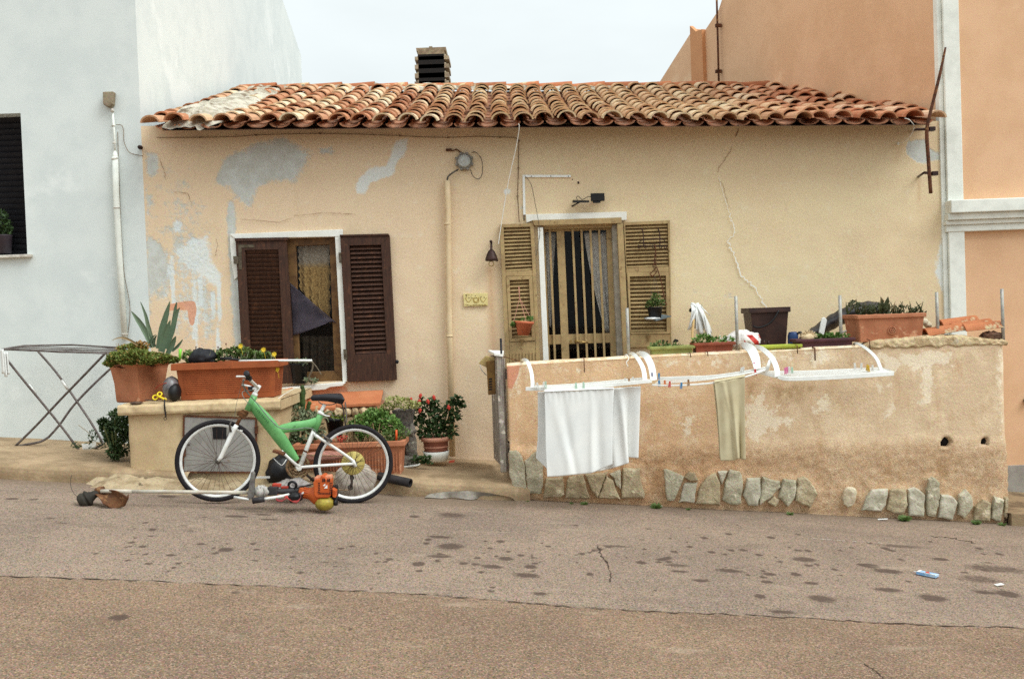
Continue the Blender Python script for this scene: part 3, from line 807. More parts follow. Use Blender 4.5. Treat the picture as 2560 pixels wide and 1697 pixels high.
def louvre(mb, quad, Y, n, depth=.03, tilt=.6, thick=.008, m=0):
    """slats filling a surveyed quad TL,TR,BR,BL at depth Y"""
    TL, TR, BR, BL = [W(a, b, Y) for a, b in quad]
    mb.cm = m
    for k in range(n):
        f = (k+.5)/n; a = TL.lerp(BL, f); b = TR.lerp(BR, f); h = (TL-BL).length/n
        c = (a+b)/2; d = (b-a); ang = math.atan2(d.z, d.x)
        R = Matrix.Rotation(-ang, 3, 'Y') @ Matrix.Rotation(tilt, 3, 'X')
        mb.rbox(c, (d.length, thick, h*1.12), R)
def frame(mb, outer, inner, Y, th):
    """flat frame between two surveyed quads (TL,TR,BR,BL), butted pieces"""
    o = [W(a, b, Y) for a, b in outer]; i = [W(a, b, Y) for a, b in inner]
    for k in range(4):
        mb.prism([o[k], o[(k+1) % 4], i[(k+1) % 4], i[k]], (0, -th, 0))
# left shutter, half closed over the opening
Ys = YF-.012
mb = MB()
frame(mb, [(591.5,605),(718,602),(740,957),(611,961)], [(615,626),(698,625),(711,896),(630,898)], Ys, .038)
mb.slab([(630,898.5),(711,896.5),(714,957),(634,960)], Ys, .034)
mb.slab([(590,597),(720.6,594.5),(721,601.6),(591.5,604.6)], Ys, .055)
mb.cm = 1; mb.slab([(614,625),(699,624),(712,897),(629,899)], Ys+.012, .006)
louvre(mb, [(615,626),(698,625),(711,896),(630,898)], Ys-.012, 25, tilt=.52, thick=.005)
sh = mb.build('shutter', [M_WOOD, mat('shutter_gap', (26,15,12), bump=0)], window, bevel=.003)
mb = MB()
mb.slab([(596,612),(636,612),(636,619),(604,619.5),(604.5,674),(597,674)], Ys-.0385, .004)
mb.slab([(584,641),(596.5,641),(596.8,660),(586,660)], Ys-.0385, .02)
mb.build('hinge', M_HINGE, window)
mb = MB(); mb.slab([(606,862),(612,862),(613,900),(607,900)], Ys-.0385, .004); mb.build('hinge', M_HINGE, window)
# right shutter, folded back on the wall
mb = MB()
frame(mb, [(852,593),(975,591),(993,949),(872,954)], [(875,615),(954,613),(968,882),(889,886)], Ys, .04)
mb.slab([(889,886.5),(968,882.5),(971,950),(893,953.5)], Ys, .036)
mb.slab([(851,588),(972,585),(975,590.6),(851.5,592.6)], Ys-.002, .05)
mb.cm = 1; mb.slab([(874,614),(955,612),(969,883),(888,887)], Ys+.012, .006)
louvre(mb, [(875,615),(954,613),(968,882),(889,886)], Ys-.012, 24, tilt=-.75, thick=.006)
mb.build('shutter', [M_WOOD, MATS['shutter_gap']], window, bevel=.003)
mb = MB(); mb.slab([(847,632),(853,632),(855,657),(849,657)], Ys-.03, .022); mb.build('hinge', M_HINGE, window); mb = MB(); mb.slab([(859,873),(868,873),(869,898),(861,898)], Ys-.03, .022)
mb.build('hinge', M_HINGE, window)
mb = MB(); p = W(993, 904, Ys-.05)
mb.lathe([(0,0),(.006,0),(.006,.03),(.016,.034),(.018,.044),(.01,.052),(0,.052)], p+V((0,.03,0)), axis=(0,-1,0), n=12)
mb.build('shutter_stop', M_DARK, window)
# sash and curtain
Yw = YF+.09
mb = MB()
frame(mb, [(718,597),(850,593),(864,957),(730,957)], [(742,616),(826,612),(838,926),(752,930)], Yw, .05)
frame(mb, [(700,597),(717.5,597),(729.5,957),(715,957)], [(706,603),(712,603),(724,950),(720,950)], Yw+.01, .05)
mb.build('sash', M_WOODL, window, bevel=.004)
mb = MB(); mb.add([W(a, b, Yw-.02) for a, b in [(741,615),(827,611),(839,927),(751,931)]], [(0,1,2,3)])
mb.build('pane', M_GLASS, window, recalc=False)
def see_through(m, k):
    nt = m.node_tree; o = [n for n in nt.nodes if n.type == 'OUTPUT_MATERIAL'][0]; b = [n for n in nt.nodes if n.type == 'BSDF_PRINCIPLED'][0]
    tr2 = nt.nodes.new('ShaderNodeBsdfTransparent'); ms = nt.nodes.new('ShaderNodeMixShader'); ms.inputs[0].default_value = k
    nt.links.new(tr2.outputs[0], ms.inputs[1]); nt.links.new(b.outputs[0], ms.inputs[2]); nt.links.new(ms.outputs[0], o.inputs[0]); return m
def lace_mat():
    t = NT('lace_curtain'); n = t.voro(95); m = t.noise(60, 4, .7)
    c = t.mix(t.ramp(m, .4, .6), lin((226,190,124)), lin((172,136,80)))
    s = t.n('ShaderNodeSeparateXYZ'); t.l(t.co, s.inputs[0])
    c = t.mix(t.ramp(t.math('ADD', s.outputs[2], t.math('MULTIPLY', m, .08)), 2.04, 2.12), c, t.mix(t.ramp(n, .2, .5), lin((240,234,222)), lin((186,172,154))))
    t.bump(n, .5, .004); return t.fin(c, .9)
mb = MB(); mb.sm = True
def P(u, v):
    lx = 745+5*v+2*sin(v*40); rx = 824+1*v+2*sin(v*40+1)
    y = 613+v*(112+84*u)
    p = W(lx+(rx-lx)*u, y, Yw+.05); p.y += .014*sin(u*26)*(0.3+.7*v); return p
mb.grid(P, 60, 40); mb.build('curtain', lace_mat(), window, recalc=False)
M_REFL = mat('painted_reflection', (84,76,86), (66,60,70), sc=8, bump=.1, grain=.16)  # violet-grey sheet painting the dark reflection seen in the window
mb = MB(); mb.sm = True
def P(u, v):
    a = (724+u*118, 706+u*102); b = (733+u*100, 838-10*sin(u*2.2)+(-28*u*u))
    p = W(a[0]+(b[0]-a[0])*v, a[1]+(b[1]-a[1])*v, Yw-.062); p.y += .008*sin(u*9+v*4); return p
mb.grid(P, 30, 20); mb.build('curtain', see_through(M_REFL, .62), window, recalc=False, solid=.003)  # no cloth: the painted reflection, half see-through
mb = MB(); mb.sm = True
M_LACE2 = mat('dim_curtain', (72,62,48), (48,42,36), sc=40, bump=.2, grain=.2)
def P(u, v):
    p = W(745+u*93, 840+v*92, Yw+.09); p.y += .012*sin(u*30); return p
mb.grid(P, 50, 10); mb.build('curtain', M_LACE2, window, recalc=False)
mb = MB()
mb.slab([(640,969),(700,967),(862,952),(872,953),(864,961),(834,964),(822,970),(716,977),(642,979)], YF+.12, .19)
mb.build('sill', M_WPAINT, window, bevel=.005)

# ---- French door with bars and shutters
M_OLIVE = mat('olive_paint', (150,132,90), (136,118,80), sc=8, bump=.15, bsc=80, grain=.12, rough=.5, c3=(120,100,66), sc3=20, lo3=.6)
M_OLIVED = mat('olive_shade_paint', (134,106,64), (112,88,54), sc=8, bump=.15, grain=.12, rough=.6)  # darker olive: shade between the slats put into the backing colour; also latches
mb = MB()
mb.slab([(1314,537),(1566,530),(1566,551),(1552,552),(1552,545),(1332,552),(1316,558)], YF, .03)
mb.slab([(1344,570),(1357,569),(1380,1100),(1366,1100)], YF-.001, .045)
door = mb.build('door', M_WPAINT, co, bevel=.004)
mb = MB()
mb.slab([(1330,552.5),(1552,545.5),(1552,552),(1552,560),(1336,566)], YF-.0, .065)
mb.slab([(1541,561),(1556,560),(1580,1060),(1565,1060)], YF-.0, .06)
mb.slab([(1358,567),(1540,561),(1541,570),(1358,575)], YF+.1, .08)
mb.build('frame', M_OLIVE, door, bevel=.004)
mb = MB(); mb.slab([(1527,566),(1541,562),(1562,1060),(1548,1060)], YF+.1, .1); mb.build('jamb', mat('grey_stone_jamb', (168,160,146), (146,138,124), sc=12, bump=.3), door)
def seg(mb, p, q, w, Y, th):         # slim bar of width w photo pixels between two surveyed points
    a, b = W(*p, Y), W(*q, Y); d = (b-a).normalized(); s = V((-d.z, 0, d.x))*(PX(w, Y)/2)
    mb.prism([a-s, a+s, b+s, b-s], (0, -th, 0))
mb = MB(); Yd = YF+.14
for (p, q, w) in (((1358,572),(1380,1080),6), ((1400,574),(1421,1080),19), ((1523,570),(1541,1080),17),
                  ((1356,575),(1530,569),12), ((1368,849),(1536,844),24), ((1380,1070),(1540,1065),40)):
    seg(mb, p, q, w, Yd, {6: .045, 19: .051, 17: .049, 12: .041, 24: .047, 40: .043}[w])
mb.build('sash', M_OLIVE, door, bevel=.003)
mb = MB()
for (a, b) in ((1374,1388), (1431,1447), (1453,1469), (1475.5,1490), (1497,1512)):
    seg(mb, (a, 573), (b+7, 1080), 5.2, Yd-.055, .02)
mb.build('window_bars', M_OLIVE, door)
mb = MB(); mb.add([W(a, b, Yd-.02) for a, b in [(1366,575),(1524,570),(1542,1080),(1386,1080)]], [(0,1,2,3)])
mb.build('pane', M_GLASS, door, recalc=False)
M_CURT = mat('white_curtain', (226,224,218), (206,204,198), sc=20, bump=.1, grain=.1)
for side in (0, 1):
    mb = MB(); mb.sm = True
    def P(u, v, side=side):
        if side == 0: l = 1358+16*v; r = 1390-13*v**.8
        else: l = 1461+52*v**1.3; r = 1516+14*v
        p = W(l+(r-l)*u, 582+v*(235 if side == 0 else 248), Yd+.06); p.y += .016*sin(u*17+side)*(.4+.6*v); return p
    mb.grid(P, 36, 24); mb.build('curtain', M_CURT, door, recalc=False, solid=.003)
mb = MB()
a = W(1443, 853, Yd-.055); mb.lathe([(0,0),(.026,0),(.026,.006),(.012,.012),(.010,.05),(0,.05)], a, axis=(0,-1,0), n=14)
b = W(1470, 856, Yd-.10); mb.tube([a+V((0,-.045,0)), a.lerp(b, .4)+V((0,-.03,0)), b], .008, 8)
mb.slab([(1425,850),(1429,849),(1429,858),(1426,859)], Yd-.05, .005)
mb.build('handle', mat('brass', (190,160,104), (156,126,76), sc=30, metal=.7, rough=.4, bump=.1), door)
# door shutters folded back on the wall
def door_shutter(quad, up, lowframe, low, panel=None, inner=None):
    mb = MB(); TL, TR, BR, BL = quad
    def fl(a, b, f): return (a[0]+(b[0]-a[0])*f, a[1]+(b[1]-a[1])*f)
    th = .04
    # stiles and rails butted round the two louvred fields
    fu, fd = (up[3][1]+6-TL[1])/(BL[1]-TL[1]), (low[0][1]-14-TL[1])/(BL[1]-TL[1])
    mb.slab([TL, TR, up[1], up[0]], Ys, th)
    mb.slab([TL, up[0], up[3], low[0], low[3], (low[3][0]+.5, BL[1]-1), BL], Ys, th)
    mb.slab([TR, up[1], up[2], low[1], low[2], (low[2][0]+.5, BR[1]-1), BR], Ys, th)
    mb.slab([up[3], up[2], low[1], low[0]], Ys, th-.004)
    mb.slab([low[3], low[2], (low[2][0]+.5, BR[1]-1), (low[3][0]+.5, BL[1]-1)], Ys, th-.003)
    mb.cm = 1
    mb.slab(up, Ys+.012, .006); mb.slab(low, Ys+.012, .006)
    mb.cm = 0
    louvre(mb, up, Ys-.014, 12, tilt=-.9, thick=.006)
    i = low
    if inner:
        frame(mb, lowframe, inner, Ys-.002, .045); i = inner
    louvre(mb, i, Ys-.014, int((i[3][1]-i[0][1])/9.5), tilt=-.9, thick=.006)
    if panel:
        P4 = panel
        for k in range(9):
            a = fl(P4[0], P4[1], k/8); b = fl(P4[3], P4[2], k/8); seg(mb, a, b, 3, Ys-.035, .012)
    return mb.build('shutter', [M_OLIVE, M_OLIVED], door, bevel=.0025)
door_shutter([(1249,562),(1334,559),(1358,1080),(1272,1080)], [(1259,570),(1325,568),(1331,676),(1264,680)], [(1265.5,692),(1330.5,690.5),(1338,851),(1274,854)],
             [(1265,691),(1331,690),(1338.5,852),(1273.5,855)], panel=[(1276,883),(1341,880),(1349,1070),(1284,1072)], inner=[(1274,701),(1322,699),(1329,842),(1281,845)])
door_shutter([(1558,557),(1673,552),(1677,866),(1575,869)], [(1562,564),(1668,560),(1671,667),(1565,671)], [(1566.5,681.5),(1670.5,680),(1674,834),(1574.5,834.5)],
             [(1566,681),(1671,679.5),(1674.5,835),(1574,835.5)], inner=[(1573,692),(1663,689.5),(1665,829),(1576,830)])
for (x, y) in ((1305, 855), (1621, 844)):
    mb = MB(); mb.slab([(x-6,y-6),(x+5,y-6),(x+4,y-1),(x+1,y),(x+1,y+9),(x-3,y+9),(x-3,y),(x-6,y-1)], Ys-.045, .012)
    mb.build('latch', M_OLIVED, door)
for (x, y, r) in ((1658,852,.011), (1668,853,.008)):
    mb = MB(); p = W(x, y, Ys-.04); mb.lathe([(0,0),(r,0),(r,.004),(0,.004)], p, axis=(0,-1,0), n=10); mb.build('bolt_hole', M_DARK, door)
mb = MB(); mb.slab([(1681,855),(1687,847),(1694,849),(1696,853),(1690,856)], Ys-.04, .02)
mb.build('shutter_stop', M_DARK, door)
# ------------------------------------------------------------------ yard wall
TOP = [(1258,914),(1308,908),(1440,900),(1571,893),(1628,889),(1740,884),(1843,878.5),(1970,873),(2095,866.5),(2172,863),(2350,858),(2535,853)]
TW = [W(x, y, YW) for x, y in TOP]
def ztop(x): return float(np.interp(x, [p.x for p in TW], [p.z for p in TW]))
wl, wr = W(1272, 1050, YW).x, W(2519, 1050, YW).x
def wall_mat():
    t = NT('yard_wall_plaster')
    light, dark, pink, rough = t.attr('mask')
    n1 = t.noise(1.6, 6, .65); n2 = t.noise(10, 6, .72); n3 = t.noise(34, 5, .75)
    c = t.mix(t.ramp(n1, .36, .64), lin((214,176,130)), lin((202,162,118)))
    s = t.n('ShaderNodeSeparateXYZ'); t.l(t.co, s.inputs[0])
    c = t.mix(t.ramp(t.math('ADD', s.outputs[0], n1), 1.6, 3.2, 0, .75), c, lin((204,180,142)))
    c = t.mix(t.ramp(t.noise(5, 7, .75, stretch=(1.5, 1, .5)), .48, .68, 0, .55), c, lin((184,146,102)))
    c = t.mix(t.ramp(n2, .56, .70, 0, .6), c, lin((222,196,152)))
    def th(a, amp, lo, hi, k=1.0):
        return t.ramp(t.math('ADD', a, t.math('MULTIPLY', t.math('SUBTRACT', n2, .5), amp)), lo, hi, 0, k)
    c = t.mix(th(dark, 1.3, .4, .75, .6), c, lin((160,128,84)))
    c = t.mix(t.ramp(t.noise(3.2, 8, .78), .49, .60, 0, .62), c, lin((224,198,156)))
    c = t.mix(th(light, 2.2, .38, .62, .85), c, lin((228,210,174)))
    c = t.mix(th(pink, .6, .4, .6, .85), c, lin((206,136,100)))
    c = t.mix(t.math('MULTIPLY', rough, t.ramp(n3, .35, .62, .15, .62)), c, lin((184,138,92)))
    c = t.mix(t.math('MULTIPLY', rough, t.ramp(t.noise(70, 3, .7), .56, .7, 0, .5)), c, lin((126,92,60)))
    c = t.grain(c, .12, 110)
    c = t.mix(t.math('MULTIPLY', rough, t.ramp(t.noise(48, 4, .8), .54, .68, 0, .55)), c, lin((140,104,70)))
    c = t.mix(t.math('MULTIPLY', rough, t.ramp(t.noise(62, 4, .8), .56, .70, 0, .5)), c, lin((226,184,140)))
    t.bump(t.math('ADD', n3, t.math('MULTIPLY', t.noise(85, 4, .75), t.ramp(rough, 0, 1, .6, 4.0))), .6, .010)
    return t.fin(c, .92, 0, .2)
M_YWALL = wall_mat()
TH = .21
yw = thing('yard_wall', 'tan plastered yard wall with stones along its foot, below the laundry racks', 'wall', (0, YW, gz(0)))
per = []                                   # perimeter, street face first
NF = 230
for i in range(NF+1): per.append((wl+(wr-.07-wl)*i/NF, YW, 0))
for k in range(1, 7): a = pi/2*k/6; per.append((wr-.07+.07*sin(a), YW+.07*(1-cos(a)), 1))
for k in range(1, 16): per.append((wr+.0, YW+.07+k*.075, 1))
nfr = len(per)
for k in range(1, 5): per.append((wr-TH*k/4, YW+1.1-.0, 2))
for k in range(1, 4): per.append((wr-TH, YW+1.1-(1.1-TH)*k/3, 2))
for i in range(1, 41): per.append((wr-TH+(wl-wr+TH)*i/40, YW+TH, 2))
for k in range(1, 4): per.append((wl, YW+TH-TH*k/4, 2))
NVW = 72
rl = (W(1500, 1122, YW), W(2500, 1104, YW))
def rough_at(x, z):
    zl = rl[0].z+(rl[1].z-rl[0].z)*(x-rl[0].x)/(rl[1].x-rl[0].x)
    zl += .05*noise.noise(V((x*2.2, 0, 9)))+.02*noise.noise(V((x*9, 0, 2)))
    return min(1, max(0, (zl-z)/.14+.5))
def z6(pts): return [(1860+x/3.0157, 820+y/3.0157) for x, y in pts]
def z5(pts): return [(1250+x/3.267, 820+y/3.267) for x, y in pts]
st5 = [[(75,1000),(130,990),(180,1040),(205,1110),(215,1350),(180,1345),(110,1310),(75,1200)],[(205,1075),(300,995),(355,1100),(345,1345),(220,1350)],
 [(375,1220),(510,1210),(525,1350),(490,1375),(350,1375)],[(555,1205),(680,1190),(730,1380),(680,1390),(530,1380)],[(690,1185),(875,1170),(790,1380),(745,1330)],
 [(862,1200),(920,1235),(940,1310),(980,1390),(800,1385)],[(890,1185),(985,1150),(985,1310),(950,1290),(928,1222)],
 [(1000,1140),(1140,1135),(1145,1240),(1180,1350),(1170,1380),(985,1390),(992,1300)],
 [(1330,1150),(1390,1150),(1500,1210),(1420,1400),(1360,1405),(1345,1310)],[(1505,1215),(1540,1170),(1590,1175),(1610,1240),(1550,1244)],
 [(1500,1255),(1610,1252),(1580,1420),(1460,1415)],[(1625,1300),(1680,1210),(1760,1175),(1790,1260),(1795,1440),(1590,1430)],[(1770,1165),(1850,1160),(1802,1275)],
 [(1830,1250),(1870,1150),(1950,1160),(1975,1240),(1960,1430),(1890,1440),(1805,1400)],[(2010,1220),(2115,1220),(2120,1340),(2100,1445),(2020,1440),(1980,1360)]]
st6 = [[(130,1115),(265,1150),(270,1190),(180,1280),(110,1330)],[(215,1258),(260,1290),(230,1340),(165,1310)],[(290,1130),(390,1140),(380,1270),(320,1340),(250,1270)],
 [(400,1130),(440,1105),(490,1140),(550,1240),(490,1350),(375,1300)],
 [(950,1210),(1075,1205),(1060,1330),(1020,1375),(880,1370),(900,1290)],[(1090,1210),(1210,1205),(1220,1330),(1190,1385),(1120,1390),(1064,1360)],
 [(1225,1210),(1280,1190),(1355,1250),(1340,1410),(1230,1405)],[(1380,1130),(1410,1115),(1465,1160),(1455,1330),(1430,1420),(1370,1415),(1360,1300)],
 [(1468,1250),(1555,1260),(1600,1310),(1555,1440),(1450,1420)],[(1610,1250),(1660,1205),(1700,1250),(1715,1330),(1650,1430),(1602,1400)],
 [(1730,1340),(1790,1285),(1845,1310),(1840,1450),(1720,1440)],[(1870,1260),(1945,1280),(1920,1450),(1850,1430)],[(1950,1275),(1978,1270),(1966,1430),(1940,1420)]]
oval = [(735,1230),(755,1200),(780,1190),(830,1200),(838,1235),(835,1270),(820,1305),(800,1335),(770,1345),(745,1325),(730,1300),(728,1262)]
holes = [(W(2365, 1106, YW), .040), (W(2463, 1104, YW), .028)]
mb = MB(); mb.sm = True; rgh = []
for j in range(NVW+1):
    for (x, y, side) in per:
        zt_ = ztop(x) - (.012 if side != 2 else 0)*(j == NVW); zb_ = gz(x)-.12; z = zb_+(zt_-zb_)*j/NVW
        r = rough_at(x, z); d = .012*noise.noise(V((x*1.3, z*1.3, 3)))+.004*noise.noise(V((x*7, z*7, y)))
        d += r*(.007*noise.noise(V((x*13, z*17, 1)))+.011*noise.noise(V((x*42, z*42, 5)))+.012)
        if side == 0:
            for c, hr in holes:
                q = math.hypot(x-c.x, z-c.z)*(1+.25*noise.noise(V((x*20, z*20, 0))))
                if q < hr: d -= .16*min(1, (hr-q)/.015)
        if side == 2: d *= .5
        mb.v.append((x+(d if side == 1 else 0), y-(d if side == 0 else -d if side == 2 else 0), z)); rgh.append(r)
n = len(per)
for j in range(NVW):
    for i in range(n):
        k = (i+1) % n
        mb.f.append((j*n+i, j*n+k, (j+1)*n+k, (j+1)*n+i)); mb.m.append(0); mb.s.append(True)
nw = len(mb.v)
STONES_LATER = None
for i in range(60):                        # rounded top
    xa = wl+(wr-wl)*i/60; xb = wl+(wr-wl)*(i+1)/60
    row = []
    for x in (xa, xb):
        for k in range(5):
            y = YW+TH*k/4; z = ztop(x)+(-.012 if k in (0,) else .006 if k < 4 else 0)+.006*noise.noise(V((x*9, y*9, 2)))*(0 < k < 4)
            row.append((x, y, z))
    mb.add(row, [(k, k+1, k+6, k+5) for k in range(4)])
FV = [i for i in range(nw) if per[i % n][2] == 0 and mb.v[i][2] < gz(mb.v[i][0])+.42]
FXs = np.array([mb.v[i][0] for i in FV]); FZs = np.array([mb.v[i][2] for i in FV]); push = np.zeros(len(FV))
for zf, L in ((z5, st5), (z6, st6), (z6, [oval])):
    for pts in L:
        sdv = sd_poly(FXs, FZs, [(W(p, q, YW).x, W(p, q, YW).z) for p, q in zf(pts)]); push = np.maximum(push, np.clip(1+sdv/.05, 0, 1))
for j, i in enumerate(FV):
    x, y, z = mb.v[i]; mb.v[i] = (x, y-.030*push[j]*(.55+.6*noise.noise(V((x*9, z*9, 4)))), z)
ywall = mb.build('plaster', M_YWALL, yw, recalc=False)
X = np.array([p[0] for p in mb.v]); Z = np.array([p[2] for p in mb.v]); A = np.zeros((len(X), 4), np.float32)
def wp2(pts): return [(W(x, y, YW).x, W(x, y, YW).z) for x, y in pts]
def poly2(ch, pts, s=.05, k=1.0): A[:, ch] = np.maximum(A[:, ch], soft(sd_poly(X, Z, wp2(pts)), s)*k)
for q, s, k in (([(1010,170),(1180,190),(1450,160),(1580,200),(1560,300),(1440,300),(1420,560),(1360,600),(1320,560),(1330,330),(1200,300),(1060,350)], .06, .8),
                ([(500,600),(560,500),(640,520),(680,620),(560,650)], .06, .75), ([(0,560),(150,470),(200,640),(420,680),(180,800),(60,850),(0,800)], .08, .8),
                ([(430,160),(660,170),(640,270),(530,290)], .05, .8), ([(1000,420),(1140,420),(1030,500)], .05, .7), ([(1010,560),(1150,540),(1160,680),(1040,700)], .09, .6),
                ([(900,500),(960,520),(950,570)], .05, .7), ([(1900,150),(2010,100),(1990,620),(1930,1000),(1900,600)], .09, .55), ([(120,160),(400,200),(380,260),(100,300)], .08, .6)):
    poly2(0, z6(q), s, k)
for q, s, k in (([(1470,680),(1600,720),(1570,890),(1460,890)], .06, .72), ([(400,330),(700,300),(900,320),(800,380),(500,400)], .1, .55), ([(1300,270),(1900,240),(1880,300),(1350,330)], .08, .62),
                ([(100,320),(250,310),(150,500),(80,560)], .07, .65), ([(60,900),(200,880),(120,980)], .08, .5), ([(2010,620),(2280,640),(2280,860),(2030,900)], .1, .7)):
    poly2(0, z5(q), s, k)
poly2(1, z6([(180,400),(600,400),(480,560),(300,640),(200,560)]), .1, .8); poly2(1, z6([(0,380),(150,400),(60,540),(0,560)]), .08, .8)
poly2(1, z6([(1200,600),(1800,500),(1850,760),(1250,820)]), .25, .35); poly2(1, z6([(1400,950),(1560,950),(1580,1180),(1450,1180)]), .1, .85)
poly2(1, z5([(1200,400),(1500,380),(1450,520),(1250,520)]), .15, .5)
poly2(2, z5([(30,310),(160,305),(150,380),(95,500),(30,470)]), .03, 1.0); poly2(2, z5([(150,300),(1060,240),(1060,256),(160,322)]), .03, .7)
A[:, 3] = rgh + [0]*(len(X)-len(rgh))
A[nw:, 0] = .5
set_attr(ywall, 'mask', A)
# crumbling concrete cap on the right half
M_CAP = mat('crumbled_concrete', (204,182,144), (178,152,114), sc=9, bump=.9, bsc=40, bd=.02, grain=.16, c3=(204,192,166), sc3=6)
mb = MB(); mb.sm = True
cl = W(2165, 868, YW).x
capz = [(W(x, y, YW).x, W(x, y, YW).z) for x, y in [(2165,862),(2185,852),(2250,846),(2330,839),(2400,838),(2440,842),(2480,848),(2525,850)]]
def P(u, v):
    x = cl+(wr+.01-cl)*u; zt2 = float(np.interp(x, [c[0] for c in capz], [c[1] for c in capz])); zb2 = ztop(x)-.035-.02*noise.noise(V((x*12, 0, 0)))
    prof = [(.004, zb2), (-.012, zb2+.015), (-.006, zt2-.012), (.02, zt2), (.10, zt2+.004), (TH, zt2-.01), (TH+.01, zb2)]
    i = v*6; k = min(int(i), 5); f = i-k; y = prof[k][0]+(prof[k+1][0]-prof[k][0])*f; z = prof[k][1]+(prof[k+1][1]-prof[k][1])*f
    nn = noise.noise(V((x*26, y*26, z*26)))*.009+noise.noise(V((x*60, y*60, z*60)))*.004
    return V((x, YW+y-nn, z+nn))
mb.grid(P, 130, 30); mb.build('cap', M_CAP, yw, recalc=False)
# stones set along the foot of the wall
M_STONES = [mat('slab_stone_grey', (166,160,136), (146,140,116), sc=6, bump=.8, bsc=45, bd=.012, grain=.15, c3=(184,178,154), sc3=9),
            mat('slab_stone_tan', (160,148,116), (140,126,96), sc=6, bump=.8, bsc=45, bd=.012, grain=.15, c3=(180,170,138), sc3=9),
            mat('slab_stone_pale', (184,180,162), (164,160,140), sc=6, bump=.7, bsc=45, bd=.01, grain=.13)]
M_OVAL = mat('white_cobble', (208,196,170), (186,170,142), sc=9, bump=.5, grain=.12)
def stone(pts, m, Y, th, sd):
    c0 = [W(a, b, Y) for a, b in pts]; q = []
    for i in range(len(c0)):               # chipped outline
        a, b = c0[i], c0[(i+1) % len(c0)]; m_ = max(2, int((b-a).length/.03))
        for k in range(m_):
            p = a.lerp(b, k/m_); q.append(p+V((.010*noise.noise(p*30+V((sd, 0, 0))), 0, .010*noise.noise(p*30+V((0, sd, 5))))))
    c = sum(q, V((0,0,0)))/len(q); mb = MB(); n = len(q); vs = []
    for (f, dy) in ((1, 0), (1.0, -th*.55), (.965, -th*.9), (.85, -th*1.05), (.55, -th*1.1), (.2, -th*1.1)):
        for p in q:
            r = c+(p-c)*f; vs.append(V((r.x, Y+dy+.010*noise.noise(r*14+V((sd, 0, 0)))*(f < 1)+.004*noise.noise(r*40), r.z)))
    fs = [(k*n+i, k*n+(i+1) % n, (k+1)*n+(i+1) % n, (k+1)*n+i) for k in range(5) for i in range(n)]
    fs.append(tuple(5*n+i for i in range(n)))
    mb.add(vs, fs); return mb.build('stone', m, yw)
k = 0
for zf, L in ((z5, st5), (z6, st6)):
    for pts in L:
        k += 1; stone(zf(pts), M_STONES[(k*7+k//3) % 3 if k > 7 else (0, 0, 1, 1, 1, 1, 0)[k-1]], YW-.012, .045, k*1.7)
stone(z6(oval), M_OVAL, YW-.005, .05, 3)['label'] = 'white oval cobble'
# tie wires hanging from the coping
M_BLK = mat('black_plastic', (19,18,20), (27,25,26), sc=20, bump=.1, grain=.12, rough=.5)
mb = MB()
for (x, y0, y1) in ((1460,898,930), (1726,885,893), (1769,882,890), (1876,860,875), (1993,866,884), (2037,872,901), (2174,852,873)):
    mb = MB(); mb.tube([W(x, y0, YW-.02)+V((0,.06,.012)), W(x, y0, YW-.02)+V((0,0,.006)), W(x+1, y1, YW-.018)], .004 if x != 2037 else .006, 6); mb.build('rusty_hook', M_RUST, yw)

for c_, hr in holes:
    mb = MB(); mb.blob(V((c_.x, YW+.055, c_.z)), (hr*.95, .03, hr*.95), .2, 2, 12, 5); mb.build('hole_shade', mat('hole_shade_black', (10,8,7), bump=0, grain=0), yw)  # black blob in the recess paints the hole's inner shade
# terrace floor behind the wall: low by the door, a raised bed on the right
mb = MB()
mb.box(wl+.01, 1.18, YW+TH, YF, -.3, .215)
mb.box(1.18, wr-TH, YW+TH, YF-.012, -.3, 1.09)
tag(mb.build('terrace', M_CONC, org=(0, 0, 0)), kind='structure')

# ------------------------------------------------------------------ posts on the wall
M_GALV = mat('galvanised_steel', (176,174,166), (150,146,138), sc=14, bump=.15, grain=.12, metal=.25, rough=.5, c3=(120,96,70), sc3=20, lo3=.66, hi3=.74)
posts = [(1570, 770, 895, 'galvanised post beside the right door shutter', 8.24), (1842, 740, 884, 'galvanised post standing left of the brown bucket', 8.24),
         (2102, 738, 872, 'galvanised post between burgundy planter and big terracotta trough', 8.20), (2344, 730, 846, 'galvanised post in front of the stacked roof tiles', 8.18),
         (2507, 722, 852, 'darker galvanised post at the right end of the yard wall', 8.18)]
for (x, y0, y1, lb, Y) in posts:
    a, b = W(x-2.5, y0, Y), W(x+2.2, y1, Y); b.x = a.x+(b.x-a.x)*.4
    mb = MB(); mb.tube([b+V((0,0,-.03)), a], .0135, 10)
    tag(mb.build('metal_post', M_GALV, org=b), lb, 'post', 'metal posts along the yard wall')

